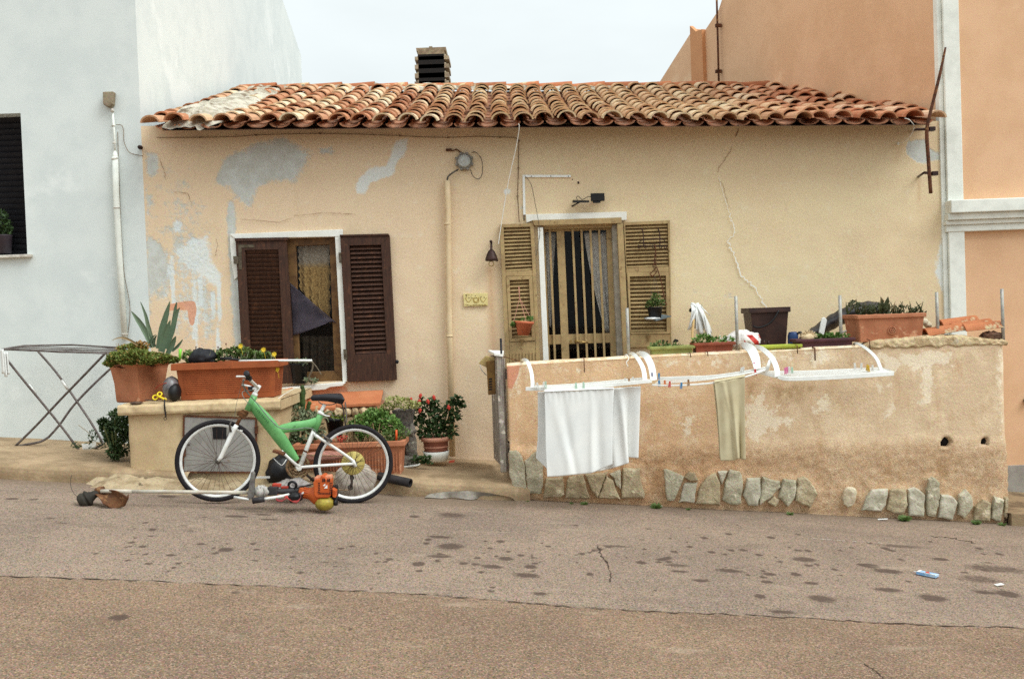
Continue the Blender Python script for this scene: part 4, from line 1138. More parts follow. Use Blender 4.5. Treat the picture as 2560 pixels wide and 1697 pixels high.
# ------------------------------------------------------------------ gate, iron post and letterbox
M_GREYW = mat('weathered_wood', (150,142,132), (112,104,98), sc=9, bump=.7, bsc=40, bd=.008, grain=.16, stretch=(5, 5, .5), c3=(196,190,180), sc3=12)
hinge_x = W(1268, 1000, 8.12).x
gt = thing('wooden_gate', 'weathered grey plank gate standing open at the end of the yard wall', 'gate', (hinge_x, 8.16, .15))
A_, B_ = V((hinge_x-.03, 8.16, 0)), V((hinge_x-.145, 8.93, 0))
d = (B_-A_).normalized(); nn = V((d.y, -d.x, 0))
z0, z1 = W(1258, 1178, 8.16).z, W(1258, 893, 8.2).z
L = (B_-A_).length
for k in range(6):
    a = A_+d*(L*k/6+.004); b = A_+d*(L*(k+1)/6-.004); mb = MB(); zz = z1+random.uniform(-.015, .012)
    mb.prism([V((a.x,a.y,z0)), V((b.x,b.y,z0)), V((b.x,b.y,zz)), V((a.x,a.y,zz))], nn*.024); mb.build('plank', M_GREYW, gt, bevel=.003)
for zz in (z0+.15, z1-.18):
    mb = MB(); a = A_+nn*.026; b = B_+nn*.026; mb.prism([V((a.x,a.y,zz)), V((b.x,b.y,zz)), V((b.x,b.y,zz+.08)), V((a.x,a.y,zz+.08))], nn*.025); mb.build('rail', M_GREYW, gt)
mb = MB(); mb.prism([V((A_.x-.045,A_.y-.05,z0)), V((A_.x+.005,A_.y-.05,z0)), V((A_.x+.005,A_.y-.05,z1+.005)), V((A_.x-.045,A_.y-.05,z1+.02))], (0, .044, 0)); mb.build('stile', M_GREYW, gt, bevel=.004)
mb = MB(); mb.prism([V((A_.x-.06,A_.y-.06,z1+.022)), V((A_.x+.01,A_.y-.06,z1+.008)), V((A_.x+.01,8.9,z1+.012)), V((A_.x-.13,8.9,z1+.022))], (0,0,.018)); mb.build('top_rail', M_WPAINT, gt)
mb = MB(); a, b = W(1252, 846, 8.22), W(1262, 1175, 8.14)
mb.tube([V((a.x,8.2,b.z)), V((a.x,8.2,a.z))], .009, 8); tag(mb.build('iron_post', M_DARK), 'thin black iron post at the hinge side of the wooden gate', 'post')
mb = MB(); mb.tube([W(1242, 887, 8.35), W(1262, 892, 8.25), W(1300, 903, 8.25)], .004, 6); tag(mb.build('gate_wire', M_RUST), 'rusty wire tying the gate to the yard wall', 'wire')
lb = thing('letterbox', 'brass brown letterbox hung on the wooden gate', 'letterbox', W(1228, 985, 8.3))
M_BRB = mat('brass_brown', (132,98,50), (110,80,42), sc=9, bump=.2, grain=.14, metal=.2, rough=.5)
mb = MB(); mb.slab([(1216,902),(1237,899),(1240,983),(1221,985)], 8.34, .09); mb.build('box', M_BRB, lb, bevel=.004)
mb = MB(); mb.prism([W(1196,908,8.26), W(1214,890,8.26), W(1238,894,8.26), W(1233,912,8.26), W(1215,918,8.26)], (0, .1, 0)); mb.build('lid', mat('aged_tin', (176,154,100), (146,122,78), sc=9, bump=.3, grain=.15), lb, bevel=.004)
for k in range(5):
    mb = MB(); y = 946+k*6.5; mb.slab([(1222,y),(1230,y-1),(1230,y+2.5),(1222,y+3.5)], 8.2495, .003); mb.build('slot', M_DARK, lb)
mb = MB(); mb.tube([W(1200,912,8.25), W(1204,925,8.25), W(1216,938,8.25)], .004, 6); mb.build('catch', M_GALV, lb)

# ------------------------------------------------------------------ clothes racks hooked over the wall
M_WPL = mat('white_plastic', (240,241,236), (232,233,228), sc=12, bump=.1, grain=.06, rough=.45)
def band(mb, pts, th=.018, sub=5):
    """swept bar: points (px, py, depth, width in photo pixels), smoothed"""
    q = []
    P4 = [np.array(p, float) for p in pts]
    for i in range(len(P4)-1):
        p0 = P4[max(i-1, 0)]; p1 = P4[i]; p2 = P4[i+1]; p3 = P4[min(i+2, len(P4)-1)]
        for k in range(sub):
            t = k/sub; q.append(.5*((2*p1)+(p2-p0)*t+(2*p0-5*p1+4*p2-p3)*t*t+(3*p1-p0-3*p2+p3)*t**3))
    q.append(P4[-1]); vs = []
    for i, p in enumerate(q):
        a, b = q[max(i-1, 0)], q[min(i+1, len(q)-1)]; dx, dy = b[0]-a[0], b[1]-a[1]; l = math.hypot(dx, dy)+1e-9
        nx_, ny_ = -dy/l*p[3]/2, dx/l*p[3]/2
        e0, e1 = W(p[0]+nx_, p[1]+ny_, p[2]), W(p[0]-nx_, p[1]-ny_, p[2]); t = V((0, th/2, 0))
        vs += [e0-t, e1-t, e1+t, e0+t]
    n = len(q); fs = [(0,1,2,3), tuple(4*(n-1)+k for k in (3,2,1,0))]
    for i in range(n-1):
        for k in range(4): fs.append((4*i+k, 4*(i+1)+k, 4*(i+1)+(k+1) % 4, 4*i+(k+1) % 4))
    mb.add(vs, fs)
def lines(rk, A0, A1, B0, B1, n, r=.0022, sag=.0):
    """n cords between side A (A0 to A1) and side B"""
    mb = MB()
    for k in range(n):
        f = (k+.5)/n; a = A0.lerp(A1, f); b = B0.lerp(B1, f)
        mb.tube([a.lerp(b, t)+V((0,0,-sag*4*t*(1-t))) for t in (0, .25, .5, .75, 1)], r, 5)
    return mb.build('drying_line', M_WPL, rk)
def bar(rk, pts, th=.018, name='rail'):
    mb = MB(); band(mb, pts, th); return mb.build(name, M_WPL, rk, bevel=.002)
rk = thing('clothes_rack', 'white plastic clothes rack over the wall, left one holding the big white sheet', 'clothes rack', W(1470, 970, 7.8), 'white clothes racks hooked over the yard wall')
bar(rk, [(1304,906,8.30,6),(1308,900,8.12,8),(1318,903,8.0,9),(1327,925,7.9,9),(1331,950,7.8,9),(1331,974,7.72,9)], name='arm')
bar(rk, [(1571,893,8.30,7),(1580,884,8.12,9),(1595,897,8.0,10),(1608,922,7.88,11),(1613,954,7.76,11)], name='arm')
bar(rk, [(1314,972,7.70,9),(1400,971,7.68,9),(1500,964,7.68,9),(1580,957,7.68,9),(1629,952,7.70,9)])
bar(rk, [(1334,966,7.98,5),(1420,962,7.98,5),(1520,954,7.98,5),(1612,945,7.98,5)])
lines(rk, W(1322,970,7.74), W(1334,966,7.95), W(1622,953,7.74), W(1612,946,7.95), 5, sag=.008)
rk = thing('clothes_rack', 'white plastic clothes rack over the wall, middle one with the beige towel', 'clothes rack', W(1780, 945, 7.8), 'white clothes racks hooked over the yard wall')
bar(rk, [(1590,892,8.30,9),(1598,884,8.12,12),(1615,890,8.0,16),(1628,915,7.93,17),(1634,950,7.86,16)], name='arm')
bar(rk, [(1846,872,8.30,9),(1856,862,8.12,14),(1876,872,8.0,22),(1888,895,7.93,22),(1893,922,7.86,16)], name='arm')
bar(rk, [(1648,946,7.96,7),(1700,944,7.94,7),(1780,941,7.92,7),(1850,932,7.9,8),(1914,921,7.88,9)])
bar(rk, [(1630,962,7.72,4),(1700,963,7.70,4),(1790,956,7.70,4),(1862,942,7.70,4),(1912,925,7.72,4)])
lines(rk, W(1636,960,7.75), W(1648,949,7.92), W(1910,926,7.75), W(1914,923,7.86), 5, sag=.02)
mb = MB(); p = W(1630, 936, 7.83); mb.lathe([(0,0),(.011,0),(.011,.004),(0,.004)], p, axis=(0,-1,0), n=12, sx=.55, sy=1.9); mb.build('badge', mat('violet_plastic', (66,54,116), bump=0), rk)
rk = thing('clothes_rack', 'white plastic clothes rack over the wall, right one hanging empty', 'clothes rack', W(2070, 935, 7.8), 'white clothes racks hooked over the yard wall')
bar(rk, [(1884,876,8.30,9),(1890,867,8.12,10),(1908,874,8.0,12),(1930,895,7.9,13),(1941,920,7.8,13),(1943,941,7.72,13)], name='arm')
bar(rk, [(1926,900,7.9,8),(1920,915,7.88,8),(1915,932,7.9,8)], name='brace')
bar(rk, [(2134,866,8.28,5),(2140,858,8.12,6),(2165,871,8.0,7),(2190,895,7.92,8),(2203,926,7.86,8)], name='arm')
bar(rk, [(1945,941,7.72,9),(1971,947,7.66,10),(2080,943,7.64,11),(2180,937,7.64,11),(2234,933,7.66,11)])
bar(rk, [(1897,930,7.98,6),(2000,929,7.98,5),(2100,925,7.98,5),(2205,920,7.98,5)])
bar(rk, [(1897,930,7.98,8),(1930,938,7.8,9),(1971,947,7.66,10)], .02); bar(rk, [(2205,921,7.98,6),(2222,927,7.8,7),(2234,933,7.66,8)], .02)
lines(rk, W(1958,944,7.70), W(1905,931,7.95), W(2228,930,7.70), W(2207,921,7.95), 8, .0026, .004)

# clothes pegs
def peg(c, y=0, Y=7.68, px=0):
    pass
PEGC = {'white': (222,222,216), 'pale green': (176,206,184), 'blue': (60,130,176), 'pink': (214,120,160), 'yellow': (206,170,60), 'red': (200,70,70), 'brown wooden': (150,110,70), 'orange': (210,120,70)}
pegs = [(1336,963,7.68,'white','left'),(1344,964,7.68,'white','left'),(1359,962,7.68,'white','left'),(1364,961,7.68,'pale green','left'),(1440,964,7.68,'pale green','left'),(1459,962,7.68,'pale green','left'),
        (1563,953,7.69,'white','left'),(1583,950,7.69,'white','left'),(1573,953,7.7,'brown wooden','left'),
        (1647,940,7.9,'blue','middle'),(1648,958,7.72,'blue','middle'),(1662,958,7.72,'orange','middle'),(1674,961,7.70,'red','middle'),(1703,964,7.70,'blue','middle'),(1721,956,7.70,'brown wooden','middle'),
        (1886,914,7.9,'pink','middle'),(1888,930,7.72,'red','middle'),(1853,926,7.9,'white','middle'),(1858,924,7.9,'white','middle'),
        (1963,927,7.75,'pink','right'),(1967,925,7.76,'pink','right'),(1973,924,7.76,'white','right'),(1980,925,7.78,'pale green','right'),(2137,915,7.9,'white','right'),(2153,915,7.9,'white','right'),(2168,919,7.8,'yellow','right'),(2171,921,7.78,'yellow','right'),(2181,920,7.85,'white','right')]
for (x, y, Y, c, which) in pegs:
    p = W(x, y, Y-.006); mb = MB(); a = random.uniform(-.12, .12)
    R = Matrix.Rotation(a, 3, 'Y')
    mb.rbox(p+R @ V((-.0045,-.003,0)), (.006,.010,.050), R @ Matrix.Rotation(.05, 3, 'Y')); mb.rbox(p+R @ V((.0045,-.003,0)), (.006,.010,.050), R @ Matrix.Rotation(-.05, 3, 'Y'))
    mb.rbox(p+R @ V((0,-.003,.004)), (.012,.006,.006), R)
    lbl = '%s clothes peg clipped on the %s white rack' % (c, which)
    tag(mb.build('clothes_peg', mat('peg_'+c.replace(' ', '_'), PEGC[c], bump=0, grain=.05, rough=.5)), lbl, 'clothes peg', 'clothes pegs on the racks')

# ------------------------------------------------------------------ laundry
def cloth_mat(name, c1, c2):
    t = NT(name); c = t.mix(t.ramp(t.noise(5, 4, .6), .4, .6), lin(c1), lin(c2)); c = t.grain(c, .05, 200)
    t.bump(t.noise(300, 2, .6), .25, .002); return t.fin(c, .95, 0, .1)
M_SHEET = cloth_mat('white_cotton', (232,232,228), (226,227,224)); M_BEIGE = cloth_mat('beige_terry', (196,182,142), (186,170,130))
def interp(pts, t):
    i = t*(len(pts)-1); k = min(int(i), len(pts)-2); f = i-k
    return tuple(pts[k][j]+(pts[k+1][j]-pts[k][j])*f for j in range(len(pts[0])))
def drape(mb, top, bot, left, right, Y, fold, nu=90, nv=60):
    mb.sm = True
    def P(u, v):
        a = interp(top, u); b = interp(bot, u); l = interp(left, v); r = interp(right, v)
        # Coons patch in survey pixels
        c00, c10, c01, c11 = top[0], top[-1], bot[0], bot[-1]
        q = [(1-v)*a[j]+v*b[j]+(1-u)*l[j]+u*r[j]-((1-u)*(1-v)*c00[j]+u*(1-v)*c10[j]+(1-u)*v*c01[j]+u*v*c11[j]) for j in (0, 1)]
        return W(q[0], q[1], Y+fold(u, v))
    mb.grid(P, nu, nv); mb.sm = False
def fold_sheet(u, v):
    s = v**.6
    f = .012*sin(u*9+1.5*v)*s + .028*math.exp(-((u-.80-.05*v)/.05)**2)*s - .020*math.exp(-((u-.72-.03*v)/.04)**2)*s
    f += -.018*math.exp(-((u-(.10+.35*v))/.07)**2)*s*(1-v*.4) + .022*math.exp(-((u-(.28+.22*v))/.06)**2)*s - .016*math.exp(-((u-(.62-.25*v))/.07)**2)*v
    f += .007*noise.noise(V((u*6, v*3, 1)))*s + .004*sin(u*70)*max(0, .16-v)/.16
    return f*.62 - .03*v
def fold_back(u, v):
    s = v**.5
    return .014*sin(u*14+2)*s + .03*math.exp(-((u-.85+.1*v)/.05)**2)*s - .025*math.exp(-((u-.74)/.04)**2)*s + .01*sin(u*31)*s
mb = MB()
drape(mb, [(1361,979),(1440,977),(1535,971)], [(1368,1192),(1400,1190),(1440,1186),(1480,1182),(1531,1160)], [(1361,979),(1363,1050),(1364,1120),(1368,1192)], [(1535,971),(1531,1040),(1531,1100),(1531,1160)], 7.655, fold_sheet)
drape(mb, [(1344,979),(1440,977),(1535,970),(1602,965)], [(1340,1145),(1375,1178),(1450,1179),(1500,1177),(1527,1171),(1548,1165),(1572,1157),(1569,1142),(1596,1145)], [(1344,979),(1345,1040),(1344,1100),(1340,1145)], [(1602,965),(1600,1020),(1598,1080),(1596,1145)], 7.72, fold_back, 110, 60)
mb.grid(lambda u, v: W(1361+174*u, 979-8*u-3*sin(pi*v), 7.645+.08*v), 20, 4)
tag(mb.build('white_sheet', M_SHEET, recalc=False, solid=.004), 'large white sheet hanging from the left clothes rack', 'sheet')
def fold_towel(u, v):
    s = min(1, .2+v)
    return (-.022*math.exp(-((u-.55-.1*v)/.09)**2) + .026*math.exp(-((u-(.80-.05*v))/.06)**2)*v - .020*math.exp(-((u-.3-.28*v)/.07)**2)*(1-v) + .012*sin(u*16+2*v)*(1-.5*v))*s - .02*v
mb = MB()
drape(mb, [(1786,956),(1820,951),(1862,942)], [(1801,1151),(1835,1151),(1846,1146),(1864,1149)], [(1786,956),(1793,1020),(1798,1090),(1801,1151)], [(1862,942),(1862,1010),(1863,1080),(1864,1149)], 7.665, fold_towel, 60, 60)
mb.grid(lambda u, v: W(1786+76*u, 956-14*u-5*sin(pi*v), 7.66+.07*v), 14, 4)
drape(mb, [(1783,955),(1820,950),(1862,942)], [(1799,1146),(1830,1146),(1862,1142)], [(1783,955),(1790,1020),(1796,1090),(1799,1146)], [(1862,942),(1862,1010),(1863,1080),(1862,1142)], 7.73, lambda u, v: .006*sin(u*9), 24, 24)
tag(mb.build('beige_towel', M_BEIGE, recalc=False, solid=.006), 'beige towel hanging in folds from the middle clothes rack', 'towel')
# ------------------------------------------------------------------ bicycle
def BY(px): return 7.30+.28*(px-545)/339
def Bk(px, py, off=0.0): return W(px, py, BY(px)+off)
M_GREEN = mat('green_enamel', (96,176,112), (84,162,100), sc=5, bump=.15, bsc=40, bd=.002, grain=.06, rough=.38, spec=.5, c3=(64,120,78), sc3=22, lo3=.64, hi3=.72)
M_BWHITE = mat('white_enamel', (230,230,226), (216,214,206), sc=9, bump=.12, grain=.07, rough=.4, spec=.5, c3=(150,112,78), sc3=24, lo3=.66, hi3=.72)
M_RUB = mat('tyre_rubber', (24,20,24), (34,29,30), sc=20, bump=.3, bsc=160, grain=.12, rough=.8)
M_ALU = mat('aluminium_rim', (226,226,222), (208,206,200), sc=14, bump=.1, grain=.08, metal=.1, rough=.4)
M_SPOKE = mat('rusty_spoke', (92,66,54), (66,48,42), sc=30, bump=0, grain=.2, metal=.3, rough=.5)
M_SADDLE = mat('black_vinyl', (30,28,32), (38,36,40), sc=12, bump=.2, bsc=120, grain=.1, rough=.45)
M_CHAIN = mat('rusty_chainring', (160,132,98), (110,86,62), sc=30, bump=.4, grain=.2, metal=.4, rough=.55)
M_DERAIL = mat('derailleur_grey', (120,114,106), (84,78,72), sc=20, bump=.2, grain=.15, metal=.4, rough=.5)
hubF, hubR = Bk(545, 1151), Bk(884, 1159)
bdir = V((hubR.x-hubF.x, hubR.y-hubF.y, 0)).normalized(); bn = V((bdir.y, -bdir.x, 0))   # bn: towards the street
bk = thing('bicycle', 'green and white bicycle with black saddle parked by the masonry block', 'bicycle', (hubF.x*.5+hubR.x*.5, hubF.y*.5+hubR.y*.5, gz((hubF.x+hubR.x)/2)))
def wheel(h, rear):
    ax = bn; mb = MB(); mb.torus(h, .2855, .0180, ax, 72, 10); w = mb.build('wheel', M_RUB, bk)
    mb = MB(); mb.torus(h, .2645, .0105, ax, 72, 8); mb.torus(h, .2575, .008, ax, 72, 6); mb.build('rim', M_ALU, w)
    mb = MB(); q = V((0,0,1)).rotation_difference(ax); n = 34
    for k in range(n):
        a = 2*pi*k/n; s = 1 if k % 2 else -1; b = a + (.42 if (k//2) % 2 else -.42)
        p0 = h+q @ V((.022*cos(b), .022*sin(b), s*.028)); p1 = h+q @ V((.253*cos(a), .253*sin(a), 0))
        mb.tube([p0, p1], .0013, 4)
    mb.build('spokes', M_SPOKE, w)
    mb = MB(); mb.lathe([(.010,-.05),(.010,-.036),(.022,-.034),(.022,-.026),(.014,-.02),(.014,.02),(.022,.026),(.022,.034),(.010,.036),(.010,.05)], h, 14, ax); mb.build('hub', M_DERAIL, w)
    if rear:
        mb = MB(); mb.lathe([(.022,.030),(.088,.036),(.091,.039),(.088,.042),(.022,.040)], h-ax*.073, 36, ax); mb.build('spoke_guard', mat('yellowed_plastic', (206,188,110), (188,168,92), sc=14, bump=.1, grain=.1, rough=.4), w)
        mb = MB()
        for k, r in enumerate((.056, .048, .040, .032)):
            z = -.048-k*.006; mb.lathe([(.012, z-.002),(r, z-.002),(r, z+.002),(.012, z+.002)], h, 26, ax)
        mb.build('cassette', M_CHAIN, w)
    return w
wheel(hubF, False); wheel(hubR, True)
def smooth(pts, sub=6):
    q = []; P = [V(p) for p in pts]
    for i in range(len(P)-1):
        p0, p1, p2, p3 = P[max(i-1, 0)], P[i], P[i+1], P[min(i+2, len(P)-1)]
        for k in range(sub):
            t = k/sub; q.append(.5*((2*p1)+(p2-p0)*t+(2*p0-5*p1+4*p2-p3)*t*t+(3*p1-p0-3*p2+p3)*t**3))
    return q+[P[-1]]
def radii(rs, sub=6):
    out = []
    for i in range(len(rs)-1):
        for k in range(sub): out.append(rs[i]+(rs[i+1]-rs[i])*k/sub)
    return out+[rs[-1]]
# frame: one moulded green Y
mb = MB()
mb.tube([Bk(636,989), Bk(619,1026)], [.024, .026], 14)
mb.tube(smooth([Bk(626,1003), Bk(644,1026), Bk(672,1058), Bk(701,1096), Bk(722,1125), Bk(743,1150)]), radii([.026,.044,.050,.048,.040,.020]), 16, flat=.62)
mb.tube(smooth([Bk(690,1078), Bk(706,1072), Bk(735,1066), Bk(768,1061), Bk(796,1051)]), radii([.02,.034,.038,.036,.030]), 14, flat=.6)
mb.tube([Bk(803,1028), Bk(795,1053), Bk(787,1077)], [.020, .026, .022], 14)
fr = mb.build('frame', M_GREEN, bk)
mb = MB()
for k in range(9):                     # worn dark lettering strokes along the tube, unreadable
    a = Bk(641+k*3.6, 1022+k*4.1, -.038); mb.rbox(a, (.004, .002, .010+.004*(k % 3)), Matrix.Rotation(.75, 3, 'Y'))
mb.build('decal', mat('decal_dark_green', (40,84,54), bump=0), fr)
# rear triangle, white
mb = MB()
mb.tube([Bk(786,1074), Bk(770,1112), Bk(752,1161)], [.017, .016, .017], 12)
for s in (-.05, .05):
    mb.tube(smooth([Bk(783,1082), Bk(795,1092, s*.9), Bk(838,1120, s), Bk(878,1148, s), Bk(886,1158, s)], 4), .0115, 10)
    mb.tube(smooth([Bk(746,1168, s*.6), Bk(800,1164, s), Bk(862,1160, s), Bk(884,1159, s)], 4), .011, 10)
    mb.tube([Bk(882,1150, s), Bk(889,1166, s)], .013, 8)
mb.lathe([(.022,-.05),(.022,.05)], Bk(746,1167), 16, bn)
mb.build('rear_triangle', M_BWHITE, bk)
mb = MB(); mb.tube([Bk(753,1140)-V((.018,0,-.006)), Bk(753,1140)], .006, 6); mb.lathe([(.019,-.006),(.019,.006)], Bk(765,1128), 14, (Bk(786,1074)-Bk(752,1161))); mb.build('clamp', M_RUST, bk)
mb = MB(); mb.tube([Bk(800,1034), Bk(812,1010)], .014, 12); mb.lathe([(.024,-.012),(.024,.012)], Bk(802,1032), 14, (Bk(812,1010)-Bk(800,1034)))
mb.tube([Bk(804,1034,-.03), Bk(815,1039,-.04), Bk(824,1040,-.04)], .005, 6); mb.build('seat_post', M_BWHITE, bk)
# saddle
mb = MB(); mb.sm = True
def P(u, v):
    px = 776+83*u; w = .018+.062*max(0, (u-.25)/.75)**1.3 if u > .25 else .018*(u/.25)**.5+.002
    top = 988-3*sin(u*3.2)-4*u; a = 2*pi*v
    if u > .97: w *= .85
    h = .020+.022*u**1.5; h *= min(1, (u/.06)**.5) if u < .06 else 1
    h *= max(.25, min(1, ((1-u)/.06)**.5)) if u > .94 else 1
    c = Bk(px, top+7+6*u); return c+bn*(w*cos(a))+V((0,0,h*(sin(a) if sin(a) > 0 else 1.15*sin(a))))
mb.grid(P, 30, 20)
mb.lathe([(.001,0),(.055,0),(.05,.012),(.001,.014)], Bk(850, 999), 16, bdir, sx=.4, sy=1.0)
sd2 = mb.build('saddle', M_SADDLE, bk)
mb = MB()
for s in (-.022, .022): mb.tube(smooth([Bk(796,1003,s*.6), Bk(806,1010,s), Bk(830,1011,s), Bk(848,1003,s)], 4), .004, 6)
mb.tube(smooth([Bk(852,1002,.03), Bk(858,1020,.05), Bk(861,1045,.08), Bk(864,1064,.10)], 4), .006, 8)
mb.build('rail', M_DERAIL, sd2)
# fork
mb = MB()
for s in (-.045, .045): mb.tube([Bk(608,1032,s), Bk(588,1068,s)], .0135, 12)
mb.rbox(Bk(607,1034), (.05, .13, .03), Matrix.Rotation(.5, 3, 'Y'))
fk = mb.build('fork', mat('rusty_stanchion', (118,78,46), (86,56,36), sc=22, bump=.4, grain=.2, metal=.3, rough=.5), bk)
mb = MB()
for s in (-.05, .05): mb.tube([Bk(592,1062,s), Bk(585,1072,s), Bk(552,1143,s), Bk(545,1151,s)], [.016, .018, .015, .013], 12)
mb.torus(Bk(588,1068), .05, .011, (Bk(588,1068)-Bk(545,1151)), 16, 8, pi*.0, pi)
mb.build('lower_leg', M_BWHITE, fk)
mb = MB()
for s in (-.055, .03): mb.tube([Bk(577,1080,s-.02), Bk(574,1064,s-.02), Bk(580,1046,s-.02)], [.009,.008,.006], 8)
mb.tube([Bk(580,1047,-.08), Bk(580,1047,.02)], .004, 6); mb.build('brake', M_DERAIL, bk)
mb = MB()
for s in (-.06, .05): mb.tube([Bk(803,1085,s), Bk(815,1093,s), Bk(830,1104,s)], [.006,.009,.010], 8)
mb.rbox(Bk(822,1100,-.07), (.03,.012,.02)); mb.build('brake', M_DERAIL, bk)
# stem, bar, grips, levers
mb = MB(); mb.tube([Bk(636,988), Bk(640,978), Bk(650,963)], [.016,.014,.013], 12); mb.lathe([(.021,-.012),(.021,.012)], Bk(637,986), 14, (Bk(650,963)-Bk(636,988))); mb.build('stem', M_BWHITE, bk)
gN, gF = W(619, 938, 7.06), W(630, 972, 7.62); cst = Bk(645, 968)
ctr = smooth([gN, W(626, 950, 7.16), W(638, 962, 7.30), cst+V((.0,0,-.005)), W(640, 972, 7.45), gF], 5)
mb = MB(); mb.tube(ctr, .012, 12); hb = mb.build('handlebar', M_BWHITE, bk)
for g, other in ((gN, W(626, 950, 7.16)), (gF, W(640, 972, 7.45))):
    d = (g-other).normalized(); mb = MB(); mb.lathe([(0,-.09),(.015,-.09),(.017,-.06),(.017,.03),(.022,.035),(.022,.042),(.012,.046),(0,.046)], g, 16, d); mb.build('grip', M_SADDLE, hb)
for g, t in ((W(622, 944, 7.10), W(590, 941, 7.05)), (W(628, 968, 7.56), W(605, 962, 7.6))):
    mb = MB(); mb.rbox(g+V((0,0,-.004)), (.04,.03,.022)); mb.build('lever_clamp', M_SADDLE, hb)
    mb = MB(); mb.tube(smooth([g, g.lerp(t, .4)+V((0,0,.004)), t], 4), [.008]*4+[.007]*4+[.006], 8, flat=.6); mb.build('brake_lever', M_ALU, hb)
# cables
M_CABLE = mat('cable_grey', (120,128,120), (90,98,92), sc=20, bump=0, grain=.1, rough=.5)
for pts, r in (([(608,947,-.22),(610,965,-.18),(622,985,-.10),(640,1005,-.05),(660,1030,-.05),(683,1056,-.06),(700,1069,-.06),(735,1073,-.055),(765,1069,-.05),(786,1074,-.05),(790,1085,-.05)], .0035),
               ([(612,948,-.20),(606,962,-.2),(616,980,-.14),(634,998,-.06)], .0028), ([(606,950,-.2),(601,972,-.16),(592,1005,-.1),(586,1044,-.08)], .0014),
               ([(630,975,.15),(606,980,.02),(612,998,-.02),(626,1012,-.03)], .0025)):
    mb = MB(); mb.tube(smooth([Bk(*p) for p in pts], 5), r, 6); mb.build('cable', M_CABLE, bk)
# cranks and chainrings
BB = Bk(746, 1167); mb = MB(); c = BB-bn*.055+V((0,0,-.004))
for (r0, r1, z) in ((.072, .092, .010), (.052, .070, .0), (.036, .050, -.009)):
    mb.lathe([(r0, z-.0016),(r1, z-.0016),(r1, z+.0016),(r0, z+.0016),(r0, z-.0016)], c, 44, bn, cap=False)
    for k in range(5):
        a = 2*pi*k/5; q = V((0,0,1)).rotation_difference(bn); mb.tube([c+q @ V((.015*cos(a), .015*sin(a), z)), c+q @ V((r1*.95*cos(a), r1*.95*sin(a), z))], .005, 5)
mb.build('chainring', M_CHAIN, bk)
for (t, s) in (((703,1127), -.075), ((786,1204), .075)):
    mb = MB(); a = Bk(746,1167,s); b = Bk(t[0], t[1], s); mb.tube([a, a.lerp(b, .5), b], [.013,.010,.011], 10, flat=.7); mb.lathe([(.016,-.008),(.016,.008)], a, 14, bn); ck = mb.build('crank', M_BWHITE if s < 0 else M_DERAIL, bk)
    mb = MB(); p = b+V((0, s*.9, 0)); mb.rbox(p, (.085,.07,.018), Matrix.Rotation(.35, 3, 'Y')); mb.tube([b, p], .006, 6); mb.build('pedal', M_RUST, ck, bevel=.004)
mb = MB(); mb.tube(smooth([W(684,1145,7.33), W(697,1158,7.3), W(706,1162,7.28), W(716,1148,7.3)], 3), .003, 6); mb.build('toe_clip', M_ALU, bk)
# chain and rear derailleur
mb = MB()
mb.tube([c+V((-.01,0,.09)), hubR-bn*.055+V((0,0,.05))], .004, 4); mb.tube(smooth([c+V((.02,0,-.09)), Bk(840,1222,.06), Bk(872,1224,.06)], 4), .004, 4)
mb.build('chain', M_CHAIN, bk)
mb = MB(); mb.tube([Bk(886,1162,.06), Bk(878,1190,.06), Bk(880,1205,.06), Bk(877,1218,.06)], [.014,.012,.010,.010], 8)
mb.lathe([(.004,-.004),(.021,-.004),(.021,.004),(.004,.004)], Bk(876,1218,.06), 16, bn); mb.lathe([(.004,-.004),(.018,-.004),(.018,.004),(.004,.004)], Bk(880,1194,.06), 16, bn); mb.build('derailleur', M_DERAIL, bk)

# ------------------------------------------------------------------ brush cutter lying in the gutter
M_ORG = mat('orange_plastic', (214,98,44), (196,84,36), sc=10, bump=.15, grain=.1, rough=.5, c3=(120,66,40), sc3=16, lo3=.62, hi3=.72)
M_DGREY = mat('dark_grey_plastic', (70,66,66), (54,50,50), sc=14, bump=.2, grain=.14, rough=.6)
M_LGREY = mat('light_grey_plastic', (188,184,176), (160,154,146), sc=14, bump=.15, grain=.12, rough=.5)
M_SHAFT = mat('alloy_tube', (198,190,176), (176,164,146), sc=6, bump=.1, grain=.1, rough=.45, stretch=(1,4,4))
M_BROWN = mat('dirty_guard', (126,84,52), (98,64,42), sc=10, bump=.5, bsc=70, grain=.18, c3=(150,110,72), sc3=14)
def Cy(px): return 7.04+.16*(px-250)/560
def Ct(px, py, off=0): return W(px, py, Cy(px)+off)
bc = thing('brush_cutter', 'orange petrol brush cutter lying on the road before the bicycle', 'brush cutter', G(520, 1262))
mb = MB(); mb.tube([Ct(252,1227), Ct(330,1228)], .0145, 12); mb.tube([Ct(325,1228), Ct(480,1229.5), Ct(640,1231)], .0138, 12); mb.build('shaft', M_SHAFT, bc)
mb = MB(); mb.sm = True
def P(u, v):                            # the curved debris guard
    q0 = interp([(229,1236),(240,1222),(256,1224),(262,1226)], u); q1 = interp([(258,1258),(284,1274),(312,1264),(321,1244)], u)
    b = .04*sin(pi*v); p = (q0[0]+(q1[0]-q0[0])*v, q0[1]+(q1[1]-q0[1])*v)
    return W(p[0], p[1], 7.06-.14*v+.05*sin(pi*u)) + V((0, 0, b*.6))
mb.grid(P, 24, 12); mb.build('guard', M_BROWN, bc, solid=.006, recalc=False)
mb = MB(); mb.sm = True
def P(u, v):
    q = interp([(258,1258),(284,1274),(312,1264),(321,1244)], u); return W(q[0], q[1]-9*v, 6.92+.05*sin(pi*u)+.012*v)
mb.grid(P, 20, 3); mb.build('guard_rim', M_BROWN, bc, solid=.006, recalc=False)
